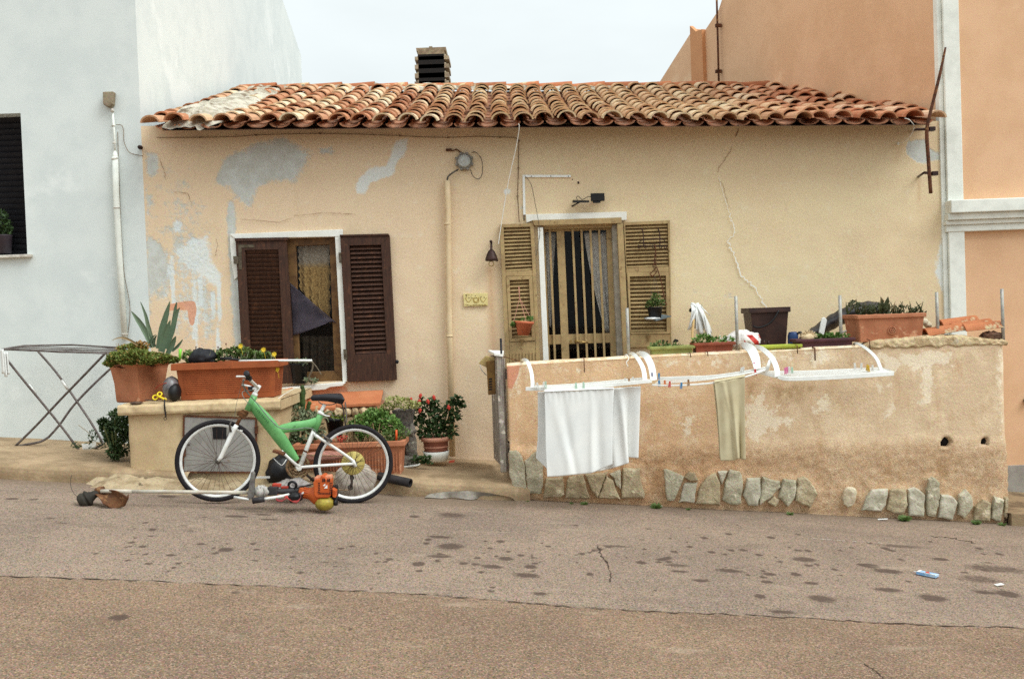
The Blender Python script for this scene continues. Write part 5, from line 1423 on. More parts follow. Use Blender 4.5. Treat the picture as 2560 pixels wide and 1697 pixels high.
mb = MB(); hd = W(216, 1247, 7.02); axh = (W(246, 1230, 7.05)-hd).normalized()
mb.lathe([(0,-.055),(.035,-.055),(.05,-.045),(.058,-.02),(.058,-.012),(.052,-.01),(.052,.004),(.058,.006),(.058,.016),(.04,.03),(.03,.05),(.022,.09),(0,.09)], hd, 20, axh)
mb.build('cutting_head', mat('dirty_black_plastic', (58,52,44), (42,38,32), sc=12, bump=.4, grain=.16), bc)
mb = MB(); mb.lathe([(0,-.03),(.026,-.03),(.03,0),(.026,.03),(0,.03)], W(250, 1226, 7.06), 14, (1, .1, .2)); mb.build('gear_case', M_BROWN, bc)
mb = MB(); mb.tube(smooth([W(196,1243,7.0), W(184,1232,7.0), W(177,1215,7.0), W(176,1200,7.0), W(180,1186,7.02)], 4), .0017, 5); mb.build('trimmer_line', M_DGREY, bc)
# barrier/loop handle, housing, rear handle, engine
mb = MB(); mb.slab([(621,1238),(627,1200),(630,1178),(636,1176),(639,1182),(637,1240),(630,1246),(623,1245)], 7.13, .035); mb.build('handle_bracket', mat('steel_bracket', (128,124,118), (100,96,92), sc=12, bump=.2, grain=.12, metal=.3, rough=.5), bc, bevel=.006)
mb = MB(); mb.lathe([(.013,0),(.03,.004),(.044,.03),(.046,.055),(.038,.062),(.038,.075),(.028,.095),(.02,.11)], Ct(637,1228), 18, (1,.05,-.05)); mb.build('clutch_housing', M_LGREY, bc)
for k in range(3):
    mb = MB(); mb.tube([Ct(646+k*7,1212,-.035), Ct(648+k*7,1240,-.045)], .004, 6); mb.build('rib', M_LGREY, bc)
mb = MB(); mb.tube(smooth([Ct(668,1228), Ct(700,1228), Ct(746,1227)], 4), .019, 14); mb.rbox(Ct(683,1226), (.07,.06,.062)); mb.build('rear_grip', M_DGREY, bc, bevel=.006)
mb = MB(); mb.rbox(Ct(692,1212,.02), (.06,.05,.022), Matrix.Rotation(.1,3,'Y')); mb.rbox(Ct(712,1218,.02), (.05,.03,.018)); mb.build('throttle_trigger', mat('red_plastic', (176,62,46), (150,52,40), sc=14, bump=.1), bc, bevel=.005)
mb = MB(); mb.torus(Ct(731,1213,.03), .028, .010, (0,1,.2), 22, 8); mb.build('hanging_ring', M_BLK, bc)
axc = (Ct(800,1236)-Ct(744,1227)).normalized()
mb = MB(); mb.lathe([(.024,0),(.034,.003),(.036,.06),(.046,.085),(.070,.12),(.074,.14),(.074,.165),(0,.165)], Ct(747,1229), 22, axc)
cn = mb.build('clutch_cone', M_ORG, bc)
mb = MB()
for k in range(14):
    a = 2*pi*k/14; q = V((0,0,1)).rotation_difference(axc)
    mb.rbox(Ct(747,1229)+axc*.06+q @ V((.038*cos(a), .038*sin(a), 0)), (.005,.005,.06), q.to_matrix() @ Matrix.Rotation(a, 3, 'Z'))
mb.build('cooling_rib', M_ORG, cn)['kind'] = 'stuff'
eng = [(791,1199),(797,1190),(808,1189),(811,1180),(819,1182),(822,1189),(832,1188),(834,1196),(833,1232),(829,1237),(798,1237),(793,1230)]
mb = MB(); mb.prism([W(a, b, 7.23) for a, b in eng], (0, -.125, 0)); en = mb.build('engine_cover', M_ORG, bc, bevel=.010, seg=3)
mb = MB(); mb.slab([(792,1187),(832,1184),(834,1193),(792,1197)], 7.215, .10); mb.build('cover_top', mat('pale_orange', (206,140,110), (190,118,86), sc=10, bump=.2), en, bevel=.008)  # paler orange strip along the top of the engine cover
for k in range(4):
    mb = MB(); mb.slab([(806+k*4.2+(4 if k > 1 else 0),1196),(808.6+k*4.2+(4 if k > 1 else 0),1195.8),(808.8+k*4.2+(4 if k > 1 else 0),1204),(806.2+k*4.2+(4 if k > 1 else 0),1204.2)], 7.1049, .003); mb.build('vent_slot', M_BLK, en)
mb = MB()
for r in range(7):
    y = 1206+r*4.4
    for (xa, xb) in ((795.5, 800), (824.5, 831)): mb.slab([(xa,y),(xb,y-.2),(xb,y+1.6),(xa,y+1.8)], 7.1047, .003)
for k in range(7): mb.slab([(801+k*3.6,1231),(802.6+k*3.6,1231),(802.6+k*3.6,1235),(801+k*3.6,1235)], 7.1047, .003)
mb.build('cooling_vent', M_BLK, en)
mb = MB()                                # the white mark on the cover and its twin on the cone
mb.slab([(807,1214),(813,1208),(813.4,1214.2)], 7.1046, .003); mb.slab([(810,1220),(818.5,1211),(818.5,1220)], 7.1046, .003)
mb.build('emblem', M_WPL, en)
mb = MB(); mb.slab([(753,1233),(758,1228),(760,1232),(756,1235)], 7.148, .003); mb.build('emblem', M_WPL, cn)
mb = MB(); mb.sm = True; mb.blob(W(812, 1258, 7.15), (.069,.060,.053), .06, 1.5, 16, 4)
tk = mb.build('fuel_tank', mat('stained_yellow_tank', (176,158,66), (140,122,48), sc=7, bump=.2, grain=.12, rough=.4, c3=(70,58,30), sc3=5, lo3=.6, hi3=.7), bc)
mb = MB(); mb.lathe([(0,0),(.022,0),(.022,.02),(0,.02)], W(836,1256,7.15), 14, (1,-.2,.1)); mb.build('cap', M_BLK, tk)
mb = MB(); mb.rbox(W(838, 1226, 7.22), (.04,.06,.08)); mb.rbox(W(834,1243,7.21), (.05,.07,.035)); mb.build('muffler', M_BLK, bc, bevel=.008)
mb = MB(); mb.prism([W(834,1216,7.2),W(844,1222,7.2),W(843,1240,7.2),W(835,1238,7.2)], (0,-.07,0)); mb.build('side_cover', M_ORG, bc, bevel=.005)
mb = MB(); mb.tube([W(631,1252,7.05), W(661,1247,7.06)], .021, 14); hg = mb.build('side_grip', M_DGREY, bc)
mb = MB(); mb.tube(smooth([W(655,1248,7.06), W(700,1241,7.08), W(722,1236,7.14)], 3), .011, 10); mb.build('side_bar', M_ALU, bc)
mb = MB(); mb.tube(smooth([Ct(735,1222,-.02), Ct(770,1212,-.04), Ct(800,1206,-.04)], 4), .004, 6); mb.build('cable', M_BLK, bc)
mb = MB(); mb.tube([W(585,1242,7.12), W(622,1248,7.1)], .009, 8); mb.build('side_bar', M_ALU, bc)
# harness straps
mb = MB(); mb.sm = True
for pts, w in (([(712,1240,7.1),(730,1252,7.08),(742,1256,7.05),(752,1244,7.08),(750,1234,7.1)], .03), ([(695,1238,7.1),(690,1248,7.06),(703,1253,7.05),(716,1246,7.08)], .02)):
    c_ = smooth([W(*p) for p in pts], 6); vs = []
    for p in c_: vs += [p+V((0,-w*.5,.0)), p+V((0,w*.5,.012))]
    mb.add(vs, [(2*i, 2*i+1, 2*i+3, 2*i+2) for i in range(len(c_)-1)])
mb.build('harness_strap', mat('red_webbing', (168,58,52), (60,44,46), sc=9, bump=.2, grain=.15), bc, recalc=False, solid=.004)
mb = MB(); mb.sm = True; mb.blob(W(738, 1243, 7.12), (.05,.05,.04), .25, 2.2, 14, 8); mb.build('harness_pad', M_BLK, bc)
# ------------------------------------------------------------------ foliage helpers
rp_ = random.Random(21)
def leafmat(name, c1, c2, c3=None, rough=.55):
    t = NT(name); r = t.island(); c = t.mix(r, lin(c1), lin(c2))
    if c3: c = t.mix(t.ramp(r, .82, .9), c, lin(c3))
    c = t.mix(t.ramp(t.noise(14, 3, .6), .35, .65, 0, .35), c, lin(c2))
    return t.fin(c, rough, 0, .35)
M_LEAF = leafmat('leaf_green', (62,84,38), (98,118,56)); M_LEAFD = leafmat('leaf_dark', (40,62,30), (66,88,42)); M_LEAFB = leafmat('leaf_bright', (70,104,44), (106,136,62))
M_SUCC = leafmat('succulent', (84,98,42), (116,126,56), (138,104,54)); M_OLIV = leafmat('leaf_greyed', (92,104,76), (124,132,98), (134,110,80)); M_CREAM = leafmat('leaf_variegated', (96,110,52), (176,172,104), (196,190,130))
M_DRY = leafmat('dry_stem', (128,104,70), (156,132,92)); M_RED = leafmat('red_petal', (176,44,38), (206,70,56)); M_YEL = leafmat('yellow_petal', (222,190,40), (236,206,60))
M_STEM = mat('green_stem', (92,96,54), (72,76,42), sc=20, bump=.1); M_SOIL = mat('soil', (76,58,44), (54,42,32), sc=30, bump=.8, bsc=60, bd=.01, grain=.2)
M_TERRA = mat('terracotta', (190,114,76), (176,102,66), sc=6, bump=.3, bsc=60, grain=.12, c3=(204,140,104), sc3=10); M_TERRB = mat('terracotta_dull', (186,118,84), (170,104,72), sc=5, bump=.3, bsc=50, grain=.12, c3=(208,152,116), sc3=7)
M_TERRR = mat('ribbed_terracotta', (182,96,56), (168,86,50), sc=6, bump=.2, bsc=60, grain=.1)
def fol(mb, c, rad, n, L, w, up=.35, shell=.55, out=.6, flat=0):
    c = V(c)
    for _ in range(n):
        while True:
            q = V((rp_.uniform(-1,1), rp_.uniform(-1,1), rp_.uniform(-1,1)))
            if .05 < q.length < 1: break
        q = q.normalized()*(q.length**(1-shell))
        if noise.noise(q*2.3+c*3) < -.22: continue
        p = c+V((q.x*rad[0], q.y*rad[1], q.z*rad[2]))
        d = V((q.x*out+rp_.gauss(0,.5), q.y*out+rp_.gauss(0,.5), q.z*out+up+rp_.gauss(0,.4)))
        nr = V((rp_.gauss(0,.5), rp_.gauss(0,.5)-.3, 1))
        s = rp_.uniform(.7, 1.25); mb.leaf(p-d.normalized()*L*.4, d, nr, L*s, w*s)
def stems(mb, base, spread, n, h, r=.003):
    tips = []
    for _ in range(n):
        a = rp_.uniform(0, 2*pi); q = V((cos(a)*spread*rp_.uniform(.2,1), sin(a)*spread*rp_.uniform(.2,1), h*rp_.uniform(.6,1)))
        b = V(base)+V((q.x*.2, q.y*.2, 0)); t = V(base)+q; mb.tube([b, b.lerp(t, .5)+V((0,0,h*.08)), t], [r, r*.8, r*.5], 5); tips.append(t)
    return tips
def flower(mb, p, r, n=8, tilt=.3):
    for k in range(n):
        a = 2*pi*k/n; d = V((cos(a), -.5+.2*sin(a*2), sin(a)+tilt)); mb.leaf(p, d, (0,-1,.3), r, r*.55)
def strap(mb, pts, ws, k=.25):
    """thick tapering leaf along 3-D points, guttered on its upper side"""
    P = smooth(pts, 5); wv = radii(ws, 5); vs = []; n = len(P)
    for i, p in enumerate(P):
        d = (P[min(i+1, n-1)]-P[max(i-1, 0)]).normalized(); s = d.cross(V((0,-1,.15))).normalized(); f = s.cross(d).normalized()
        if f.y > 0: f = -f
        w = wv[i]/2
        vs += [p+s*w+f*w*k, p+s*w*.45-f*w*.12, p-s*w*.45-f*w*.12, p-s*w+f*w*k, p-f*w*.55]
    fs = []
    for i in range(n-1):
        for j in range(5): fs.append((5*i+j, 5*i+(j+1) % 5, 5*i+5+(j+1) % 5, 5*i+5+j))
    mb.add(vs, fs)
def trough(root, x0, x1, y0, y1, z0, z1, m, taper=.03, rim=.02, rimh=.045, ribs=0, soil=True, rx=1, name='pot', wall=.018):
    """open planter: tapered walls, a rolled rim, soil a little below the top"""
    mb = MB(); t = taper
    lo = [(x0+t,y0+t,z0),(x1-t,y0+t,z0),(x1-t,y1-t,z0),(x0+t,y1-t,z0)]; hi = [(x0,y0,z1),(x1,y0,z1),(x1,y1,z1),(x0,y1,z1)]
    w = wall; li = [(x0+w,y0+w,z1),(x1-w,y0+w,z1),(x1-w,y1-w,z1),(x0+w,y1-w,z1)]; bi = [(a,b,z1-.08) for a,b,_ in li]
    mb.add(lo+hi+li+bi, [(3,2,1,0)]+[(i,(i+1)%4,(i+1)%4+4,i+4) for i in range(4)]+[(i+4,(i+1)%4+4,(i+1)%4+8,i+8) for i in range(4)]+[(i+8,(i+1)%4+8,(i+1)%4+12,i+12) for i in range(4)])
    o = [(x0-rim,y0-rim),(x1+rim,y0-rim),(x1+rim,y1+rim),(x0-rim,y1+rim)]; i_ = [(x0+w*.5,y0+w*.5),(x1-w*.5,y0+w*.5),(x1-w*.5,y1-w*.5),(x0+w*.5,y1-w*.5)]
    vs = [(a,b,z1-rimh) for a,b in o]+[(a,b,z1+.004) for a,b in o]+[(a,b,z1+.004) for a,b in i_]+[(a,b,z1-rimh) for a,b in i_]
    mb.add(vs, [(i,(i+1)%4,(i+1)%4+4,i+4) for i in range(4)]+[(i+4,(i+1)%4+4,(i+1)%4+8,i+8) for i in range(4)]+[(i+8,(i+1)%4+8,(i+1)%4+12,i+12) for i in range(4)]+[(i+12,(i+1)%4+12,(i+1)%4,i) for i in range(4)])
    if ribs:
        for k in range(ribs):
            z = z0+.055+(z1-rimh-.03-z0-.055)*k/(ribs-1); f = (z-z0)/(z1-z0); yy = y0+t*(1-f); a = x0+t*(1-f)
            mb.tube([(a+.04, yy-.001, z), (x1-t*(1-f)-.04, yy-.001, z)], .0055, 6); mb.tube([(x1-t*(1-f)+.001, y0+.05, z), (x1-t*(1-f)+.001, y1-.05, z)], .0055, 6)
    p = mb.build(name, m, root, bevel=.006)
    if soil:
        mb = MB(); mb.sm = True
        mb.grid(lambda u, v: V((x0+w+(x1-x0-2*w)*u, y0+w+(y1-y0-2*w)*v, z1-.03+.014*noise.noise(V((u*9, v*5, x0))))), 20, 8); mb.build('soil', M_SOIL, root, recalc=False)
    return p
# ------------------------------------------------------------------ masonry block with meter door
YB = 7.93
bx0, bx1 = W(318, 1100, YB).x, W(695, 1100, YB).x
bzt = W(480, 1006, YB).z; bzc = W(480, 1031, YB).z
M_BLOCK = mat('block_plaster', (214,184,138), (202,170,126), sc=3, bump=.4, bsc=50, grain=.12, c3=(184,150,106), sc3=5, lo3=.56, hi3=.75)
blk = thing('masonry_block', 'plastered masonry block with rusty grey meter door, carrying two terracotta planters', 'block', ((bx0+bx1)/2, YB+.6, gz((bx0+bx1)/2)))
mb = MB(); mb.sm = True
def wob(x, y, z): return .012*noise.noise(V((x*3, y*3, z*3)))+.004*noise.noise(V((x*11, y*9, z*11)))
zb_ = gz(bx0)-.15
def P(u, v):
    s = u*3.0; z = zb_+(bzc-zb_)*v
    if s < 1: x, y = bx0, YF-.01-(YF-.01-YB)*s
    elif s < 2: x, y = bx0+(bx1-bx0)*(s-1), YB
    else: x, y = bx1, YB+(YF-.01-YB)*(s-2)
    c = min(abs(s-1), abs(s-2)); n_ = wob(x, y, z)
    k = .012*max(0, 1-c/.03)
    flare = .05*max(0, .3-v)**1.5*3
    return V((x+(-n_-flare if s < 1.0001 else n_ if s > 2 else 0)+(k if s < 1.5 else -k)*(c < .03), y-(n_+flare if 1 <= s <= 2 else 0)+k*(c < .03), z))
mb.grid(P, 150, 40); mb.build('wall', M_BLOCK, blk, recalc=False)
mb = MB(); mb.sm = True
def P(u, v):                                 # the worn coping slab
    prof = [(.02, bzc-.005), (-.035, bzc), (-.042, bzc+.02), (-.036, bzt-.012), (-.02, bzt), (.1, bzt+.002), (YF-YB-.01, bzt+.004)]
    i = v*6; k = min(int(i), 5); f = i-k; y = prof[k][0]+(prof[k+1][0]-prof[k][0])*f; z = prof[k][1]+(prof[k+1][1]-prof[k][1])*f
    x = bx0-.05+(bx1-bx0+.09)*u; n_ = .010*noise.noise(V((x*7, y*7, z*7)))+.006*noise.noise(V((x*20, 1, z*20)))
    return V((x, YB+y-n_, z+n_*.7*(k > 2)))
mb.grid(P, 100, 30)
mb.sm = False; mb.prism([(bx0-.05, YB-.02, bzc), (bx0-.05, YF-.01, bzc), (bx0-.05, YF-.01, bzt-.003), (bx0-.05, YB-.02, bzt-.006)], (.04,0,0)); mb.prism([(bx1+.04, YB-.02, bzc), (bx1+.04, YF-.01, bzc), (bx1+.04, YF-.01, bzt-.003), (bx1+.04, YB-.02, bzt-.006)], (-.04,0,0))
mb.build('coping', M_BLOCK, blk, recalc=False)
M_METAL = mat('grey_sheet_door', (154,150,144), (138,134,128), sc=5, bump=.15, grain=.1, rough=.6, c3=(124,86,60), sc3=9, lo3=.66, hi3=.74)
mb = MB(); mb.slab([(463,1041),(639,1047),(640,1178),(461,1177)], YB-.004, .014); md = mb.build('meter_door', M_METAL, blk, bevel=.002)
mb = MB(); frame(mb, [(459,1037),(643,1043),(644,1182),(457,1181)], [(463,1041),(639,1047),(640,1178),(461,1177)], YB-.004, .02); mb.build('door_frame', M_RUST, md)
mb = MB(); mb.slab([(531,1066),(566,1067),(566,1097),(533,1097)], YB-.0185, .004); mb.build('window', M_BLK, md)
for (x, y) in ((641,1074), (460,1130)):
    mb = MB(); mb.slab([(x-4,y-10),(x+5,y-10),(x+5,y+10),(x-4,y+10)], YB-.02, .012); mb.build('hinge', M_RUST, md, bevel=.002)
mb = MB(); p = W(472, 1110, YB-.02); mb.lathe([(0,0),(.010,0),(.010,.01),(0,.01)], p, 12, (0,-1,0)); mb.build('lock', M_DERAIL, md)
# orange plastered return on the right of the block, up to the window sill
mb = MB(); mb.prism([W(690,980,8.9), W(718,972,8.9), W(722,985,8.9), W(716,1200,8.9), W(690,1200,8.9)], (0, .29, 0)); mb.build('buttress', mat('orange_plaster', (214,150,110), (204,138,98), sc=5, bump=.4, grain=.1), blk, bevel=.01)

# ------------------------------------------------------------------ planters on the block
YP = 8.12
pa = thing('planter', 'square terracotta pot of succulents and a tall agave, left on the masonry block', 'planter', W(345, 1003, YP+.1))
c = W(352, 1003, YP+.24); zt_ = W(345, 908, YP+.1).z
mb = MB(); h = zt_-c.z-.002
mb.lathe([(0,.0),(.185,.0),(.195,.015),(.205,h*.5),(.226,h*.80),(.228,h*.86),(.236,h*.93),(.258,h*.95),(.262,h),(.24,h),(.23,h-.05),(0,h-.05)], V((c.x, c.y, c.z)), 4, (0,0,1), a0=radians(-74), cap=False)
mb.build('pot', M_TERRB, pa, bevel=.008)
mb = MB(); mb.sm = True; mb.grid(lambda u, v: V((c.x-.16+.32*u, c.y-.16+.32*v, c.z+h-.025+.02*noise.noise(V((u*6, v*6, 0))))), 14, 14); mb.build('soil', M_SOIL, pa, recalc=False)
mb = MB()
for (x, y, Y, r) in ((300,893,8.15,.11), (340,890,8.08,.13), (380,896,8.2,.11), (330,876,8.3,.13), (285,902,8.15,.07), (405,897,8.2,.09), (430,900,8.25,.06), (274,909,8.12,.05), (320,899,8.06,.09), (365,900,8.06,.08)):
    fol(mb, W(x, y, Y), (r, r*.8, r*.42), int(900*r/.1), .028, .017, .5, .5, .7)
mb.build('succulents', M_SUCC, pa, recalc=False)
mb = MB(); fol(mb, W(352, 868, 8.3), (.07,.07,.05), 260, .026, .016, .6)
for k in range(26): 
    p = W(290+rp_.uniform(0, 70), 872, 8.25); mb.tube([p+V((0,0,-.05)), p+V((rp_.gauss(0,.008),0,rp_.uniform(.0,.05)))], .0012, 4)
mb.build('dry_flower', leafmat('ochre_leaf', (140,104,52), (166,126,66)), pa, recalc=False)
mb = MB(); a_ = 8.34
for pts, ws in (([(381,868),(362,826),(345,800),(328,778)], (.038,.05,.04,.004)), ([(386,868),(372,820),(364,787),(351,754)], (.035,.036,.026,.003)), ([(397,872),(407,822),(417,784),(425,753)], (.05,.062,.044,.004)),
                ([(414,872),(430,829),(441,786),(450,769)], (.04,.05,.036,.004)), ([(424,850),(434,805),(439,770),(442,755)], (.03,.034,.026,.003)), ([(404,880),(412,845),(420,820),(426,800)], (.055,.066,.045,.004)),
                ([(418,886),(430,864),(436,850),(440,840)], (.035,.05,.036,.003)), ([(430,878),(444,866),(452,856),(457,848)], (.02,.026,.018,.003)), ([(384,865),(388,845),(393,838)], (.02,.018,.003)), ([(372,866),(380,846),(390,836)], (.02,.02,.003))):
    n_ = len(pts); strap(mb, [W(x, y, a_-.05*(i/(n_-1))-.10*(pts[0][1] > 878)) for i, (x, y) in enumerate(pts)], ws)
t_ = NT('agave_leaf'); cg = t_.mix(t_.ramp(t_.noise(5, 4, .6, stretch=(1,1,.3)), .35, .65), lin((88,106,84)), lin((132,148,120))); cg = t_.mix(t_.island(), cg, lin((104,124,98))); cg = t_.grain(cg, .1)
M_AGAVE = t_.fin(cg, .55, 0, .3)
mb.build('agave', M_AGAVE, pa, recalc=True)
mb = MB(); strap(mb, [W(345,862,8.2), W(320,848,8.15), W(300,844,8.12), W(279,851,8.1)], (.02,.018,.012,.002)); mb.build('dry_leaf', M_DRY, pa)

tx0, tx1, tz0, tz1 = rect(446, 906, 690, 1000, YP-.02)
pb = thing('planter', 'long ribbed terracotta trough with yellow flowers, right on the masonry block', 'planter', ((tx0+tx1)/2, YP+.15, tz0))
zz = bzt+.006
trough(pb, tx0-.02, tx1+.0, YP-.02, YP+.30, zz, tz1, M_TERRR, .028, .028, .05, ribs=11)
mb = MB()
for (x, y, r, n_) in ((590,880,.05,150), (560,888,.05,160), (610,885,.06,200), (640,890,.05,130), (660,892,.045,120), (535,892,.05,120), (480,892,.06,160)):
    fol(mb, W(x, y, YP+.13), (r*1.3, r, r*.9), n_, .036, .026, .4)
for (x, y, Y) in ((602,868,8.2), (614,878,8.15), (628,884,8.2), (552,880,8.2)): mb.leaf(W(x, y, Y), (.3,-.6,.5), (0,-1,.5), .06, .055)
mb.build('foliage', M_LEAF, pb, recalc=False)
mb = MB()
for k in range(70):
    p = W(rp_.uniform(455, 690), 902, YP+rp_.uniform(.02,.2)); d = V((rp_.gauss(0,.4), rp_.gauss(0,.4), 1)); mb.leaf(p, d, (0,-1,0), rp_.uniform(.05,.10), .006)
mb.build('grass', leafmat('grey_grass', (104,112,84), (132,136,104)), pb, recalc=False)
for (x, y) in ((602,866), (659,875), (686,886), (693,924)):
    mb = MB(); p = W(x, y, YP+.02); flower(mb, p, .026, 9); flower(mb, p+V((0,-.004,0)), .016, 6); mb.tube([p, p+V((.005,.03,-.07))], .0016, 5); mb.build('flower', M_YEL, pb, recalc=False)
for (x, y) in ((565,860), (490,868), (545,868)):
    mb = MB(); p = W(x, y, YP+.1); mb.tube([p, p+V((0,0,-.06))], .0013, 5); mb.blob(p, (.006,.006,.009), .1, 2, 6); mb.build('seed_head', mat('dry_bud', (110,64,50), bump=0), pb)
# things lying on and by the planters
mb = MB(); mb.tube([W(597,902,YP-.02), W(690,901,YP-.02), W(780,901,YP-.02)], .0095, 10); tag(mb.build('white_stick', M_WPL), 'white plastic tube lying across the ribbed trough', 'tube')
mb = MB(); mb.tube([W(552,896,YP-.03), W(597,899,YP-.025)], .010, 8); mb.tube([W(550,896,YP), W(580,893,YP)], .008, 8); tag(mb.build('black_tube', M_BLK), 'short black plastic tube at the end of the white tube', 'tube')
mb = MB(); mb.sm = True; mb.blob(W(507, 893, YP+.1), (.115,.09,.075), .22, 2.0, 18, 3, flatz=-.04); tag(mb.build('black_cloth', mat('black_fabric', (34,34,38), (50,50,54), sc=14, bump=.4, grain=.15)), 'crumpled black cloth lying in the ribbed terracotta trough', 'cloth')
mb = MB(); mb.tube([W(450,897,YP-.02), W(450,884,YP-.02), W(451,872,YP-.02)], [.010,.012,.013], 10); tag(mb.build('green_bottle', mat('lime_plastic', (132,206,70), bump=0, rough=.4)), 'lime green plastic stick upright between the two planters', 'stick')
hm = thing('helmet', 'grey and black helmet wedged between the terracotta planters', 'helmet', W(428, 1000, YB+.1))
mb = MB(); mb.sm = True; ch = W(429, 970, YB+.20); mb.blob(ch, (.068,.09,.098), .04, 1.5, 18, 2); mb.build('shell', mat('grey_shell', (112,106,106), (66,62,64), sc=9, bump=.2, grain=.15, rough=.35, spec=.6, c3=(170,164,160), sc3=12), hm)
mb = MB(); mb.sm = True; mb.blob(ch+V((.035,-.03,-.03)), (.05,.08,.075), .06, 1.5, 14, 5); mb.build('padding', M_BLK, hm)
mb = MB(); mb.tube(smooth([W(412,998,YB-.02), W(411,1010,YB-.05), W(413,1030,YB-.05), W(415,1042,YB-.05)], 4), .006, 6); mb.torus(W(413,1046,YB-.05), .011, .0025, (0,1,0), 16, 6); mb.build('strap', M_BLK, hm)
sc_ = thing('scissors', 'yellow handled scissors lying at the edge of the masonry block', 'scissors', W(395, 1001, YB+.03))
M_YPL = mat('yellow_plastic', (226,200,40), bump=0, grain=.05, rough=.45)
mb = MB()
for (x, y, R_) in ((388,993,.019), (399,985,.017)):
    cc = W(x, y, YB+.05); mb.torus(cc, R_, .006, (.15,-1,.55), 20, 8)
mb.tube([W(395,990,YB+.04), W(410,997,YB+.03), W(416,998,YB+.03)], [.008,.009,.007], 8); mb.build('handle', M_YPL, sc_)
mb = MB(); mb.rbox(W(378,1000,YB+.06), (.10,.02,.005), Matrix.Rotation(.1,3,'Y')); mb.build('blade', M_DERAIL, sc_)
mb = MB(); mb.tube(smooth([W(388,972,YB+.16), W(400,962,YB+.14), W(416,957,YB+.12)], 4), .003, 6); tag(mb.build('red_string', mat('red_cord', (170,60,44), bump=0)), 'thin red string between the planters above the scissors', 'string')
mb = MB(); mb.sm = True; mb.blob(W(341,1007,YB), (.05,.04,.012), .3, 3, 10, 2); tag(mb.build('dead_leaf', mat('dead_leaf', (70,52,44), (96,74,58), sc=20, bump=.4)), 'dark curled dead leaf on the block coping below the agave pot', 'leaf')
mb = MB(); mb.tube([W(690,1000,8.0), W(712,984,8.1), W(745,966,8.6)], .0022, 5); mb.tube([W(691,1001,8.0), W(693,1012,8.0), W(692,1030,8.0)], .003, 5); mb.rbox(W(692,1001,7.99), (.03,.012,.012)); tag(mb.build('string', M_WPAINT), 'white string tied from the ribbed trough to the window sill', 'string')
pt = thing('potted_plant', 'black pot with trailing jade plant standing on the window sill', 'potted plant', W(745, 958, YF+.0))
cc = W(749, 958, YF-.02); hh = W(749, 908, YF-.02).z-cc.z
mb = MB(); mb.lathe([(0,0),(.062,0),(.080,hh*.9),(.084,hh*.92),(.084,hh),(.074,hh),(.07,hh-.03),(0,hh-.03)], cc, 22); mb.build('pot', M_BLK, pt)
mb = MB(); stem_pts = smooth([cc+V((.02,-.02,hh)), W(781,905,YF-.1), W(780,925,YF-.11), W(772,945,YF-.11), W(780,952,YF-.12)], 4); mb.tube(stem_pts, .008, 6); mb.tube(smooth([W(778,903,YF-.1), W(790,915,YF-.12), W(803,936,YF-.12)], 3), .005, 5); mb.build('stem', mat('knotty_stem', (122,110,92), (92,82,66), sc=40, bump=.5), pt)
mb = MB()
for (x, y, r) in ((755,905,.07), (770,950,.04), (784,952,.04), (740,904,.05)): fol(mb, W(x, y, YF-.07), (r, .04, r*.45), 60, .035, .020, .2)
mb.build('foliage', M_OLIV, pt, recalc=False)

# ------------------------------------------------------------------ bush and weeds left of the block
bs = thing('bush', 'dark green bush growing against the left side of the masonry block', 'bush', G(290, 1150, .12))
mb = MB()
for (x, y, Y, r) in ((296,1045,8.25,.08), (292,1080,8.3,.11), (304,1108,8.25,.10), (268,1070,8.35,.06), (288,1128,8.2,.07), (308,1060,8.2,.08), (256,1056,8.35,.04), (275,1095,8.3,.05)): fol(mb, W(x, y, Y), (r, r, r*1.05), int(5200*r), .036, .018, .2, .4)
mb.build('foliage', M_LEAFD, bs, recalc=False)
mb = MB(); stems(mb, W(290,1150,8.2), .1, 9, .35, .005); mb.build('stem', M_STEM, bs)
sp_i = thing('small_plant', 'small dry weed with a pale pot shard at the left rack foot', 'plant', W(232, 1118, 8.6))
mb = MB(); fol(mb, W(232,1092,8.6), (.04,.03,.06), 70, .03, .014, .6)
for k in range(30):
    p = W(232+rp_.uniform(-60, 50), 1118+rp_.uniform(-6,6), 8.5); mb.leaf(p, (rp_.gauss(0,1), rp_.gauss(0,.5), .4), (0,-1,0), .07, .01)
mb.build('foliage', M_LEAFD, sp_i, recalc=False); mb = MB(); mb.tube([W(232,1118,8.6), W(228,1096,8.6), W(222,1082,8.6), W(196,1062,8.6)], .0025, 5); mb.build('stem', M_DRY, sp_i)
mb = MB(); mb.sm = True; mb.grid(lambda u, v: W(203+34*u+4*v, 1110+14*v-6*u+4*sin(u*4), 8.45)+V((0, .05*sin(pi*u), .02*sin(pi*v))), 10, 6); tag(mb.build('plastic_scrap', M_WPAINT, recalc=False, solid=.003), 'crumpled white plastic scrap on the pavement by the rack foot', 'litter')
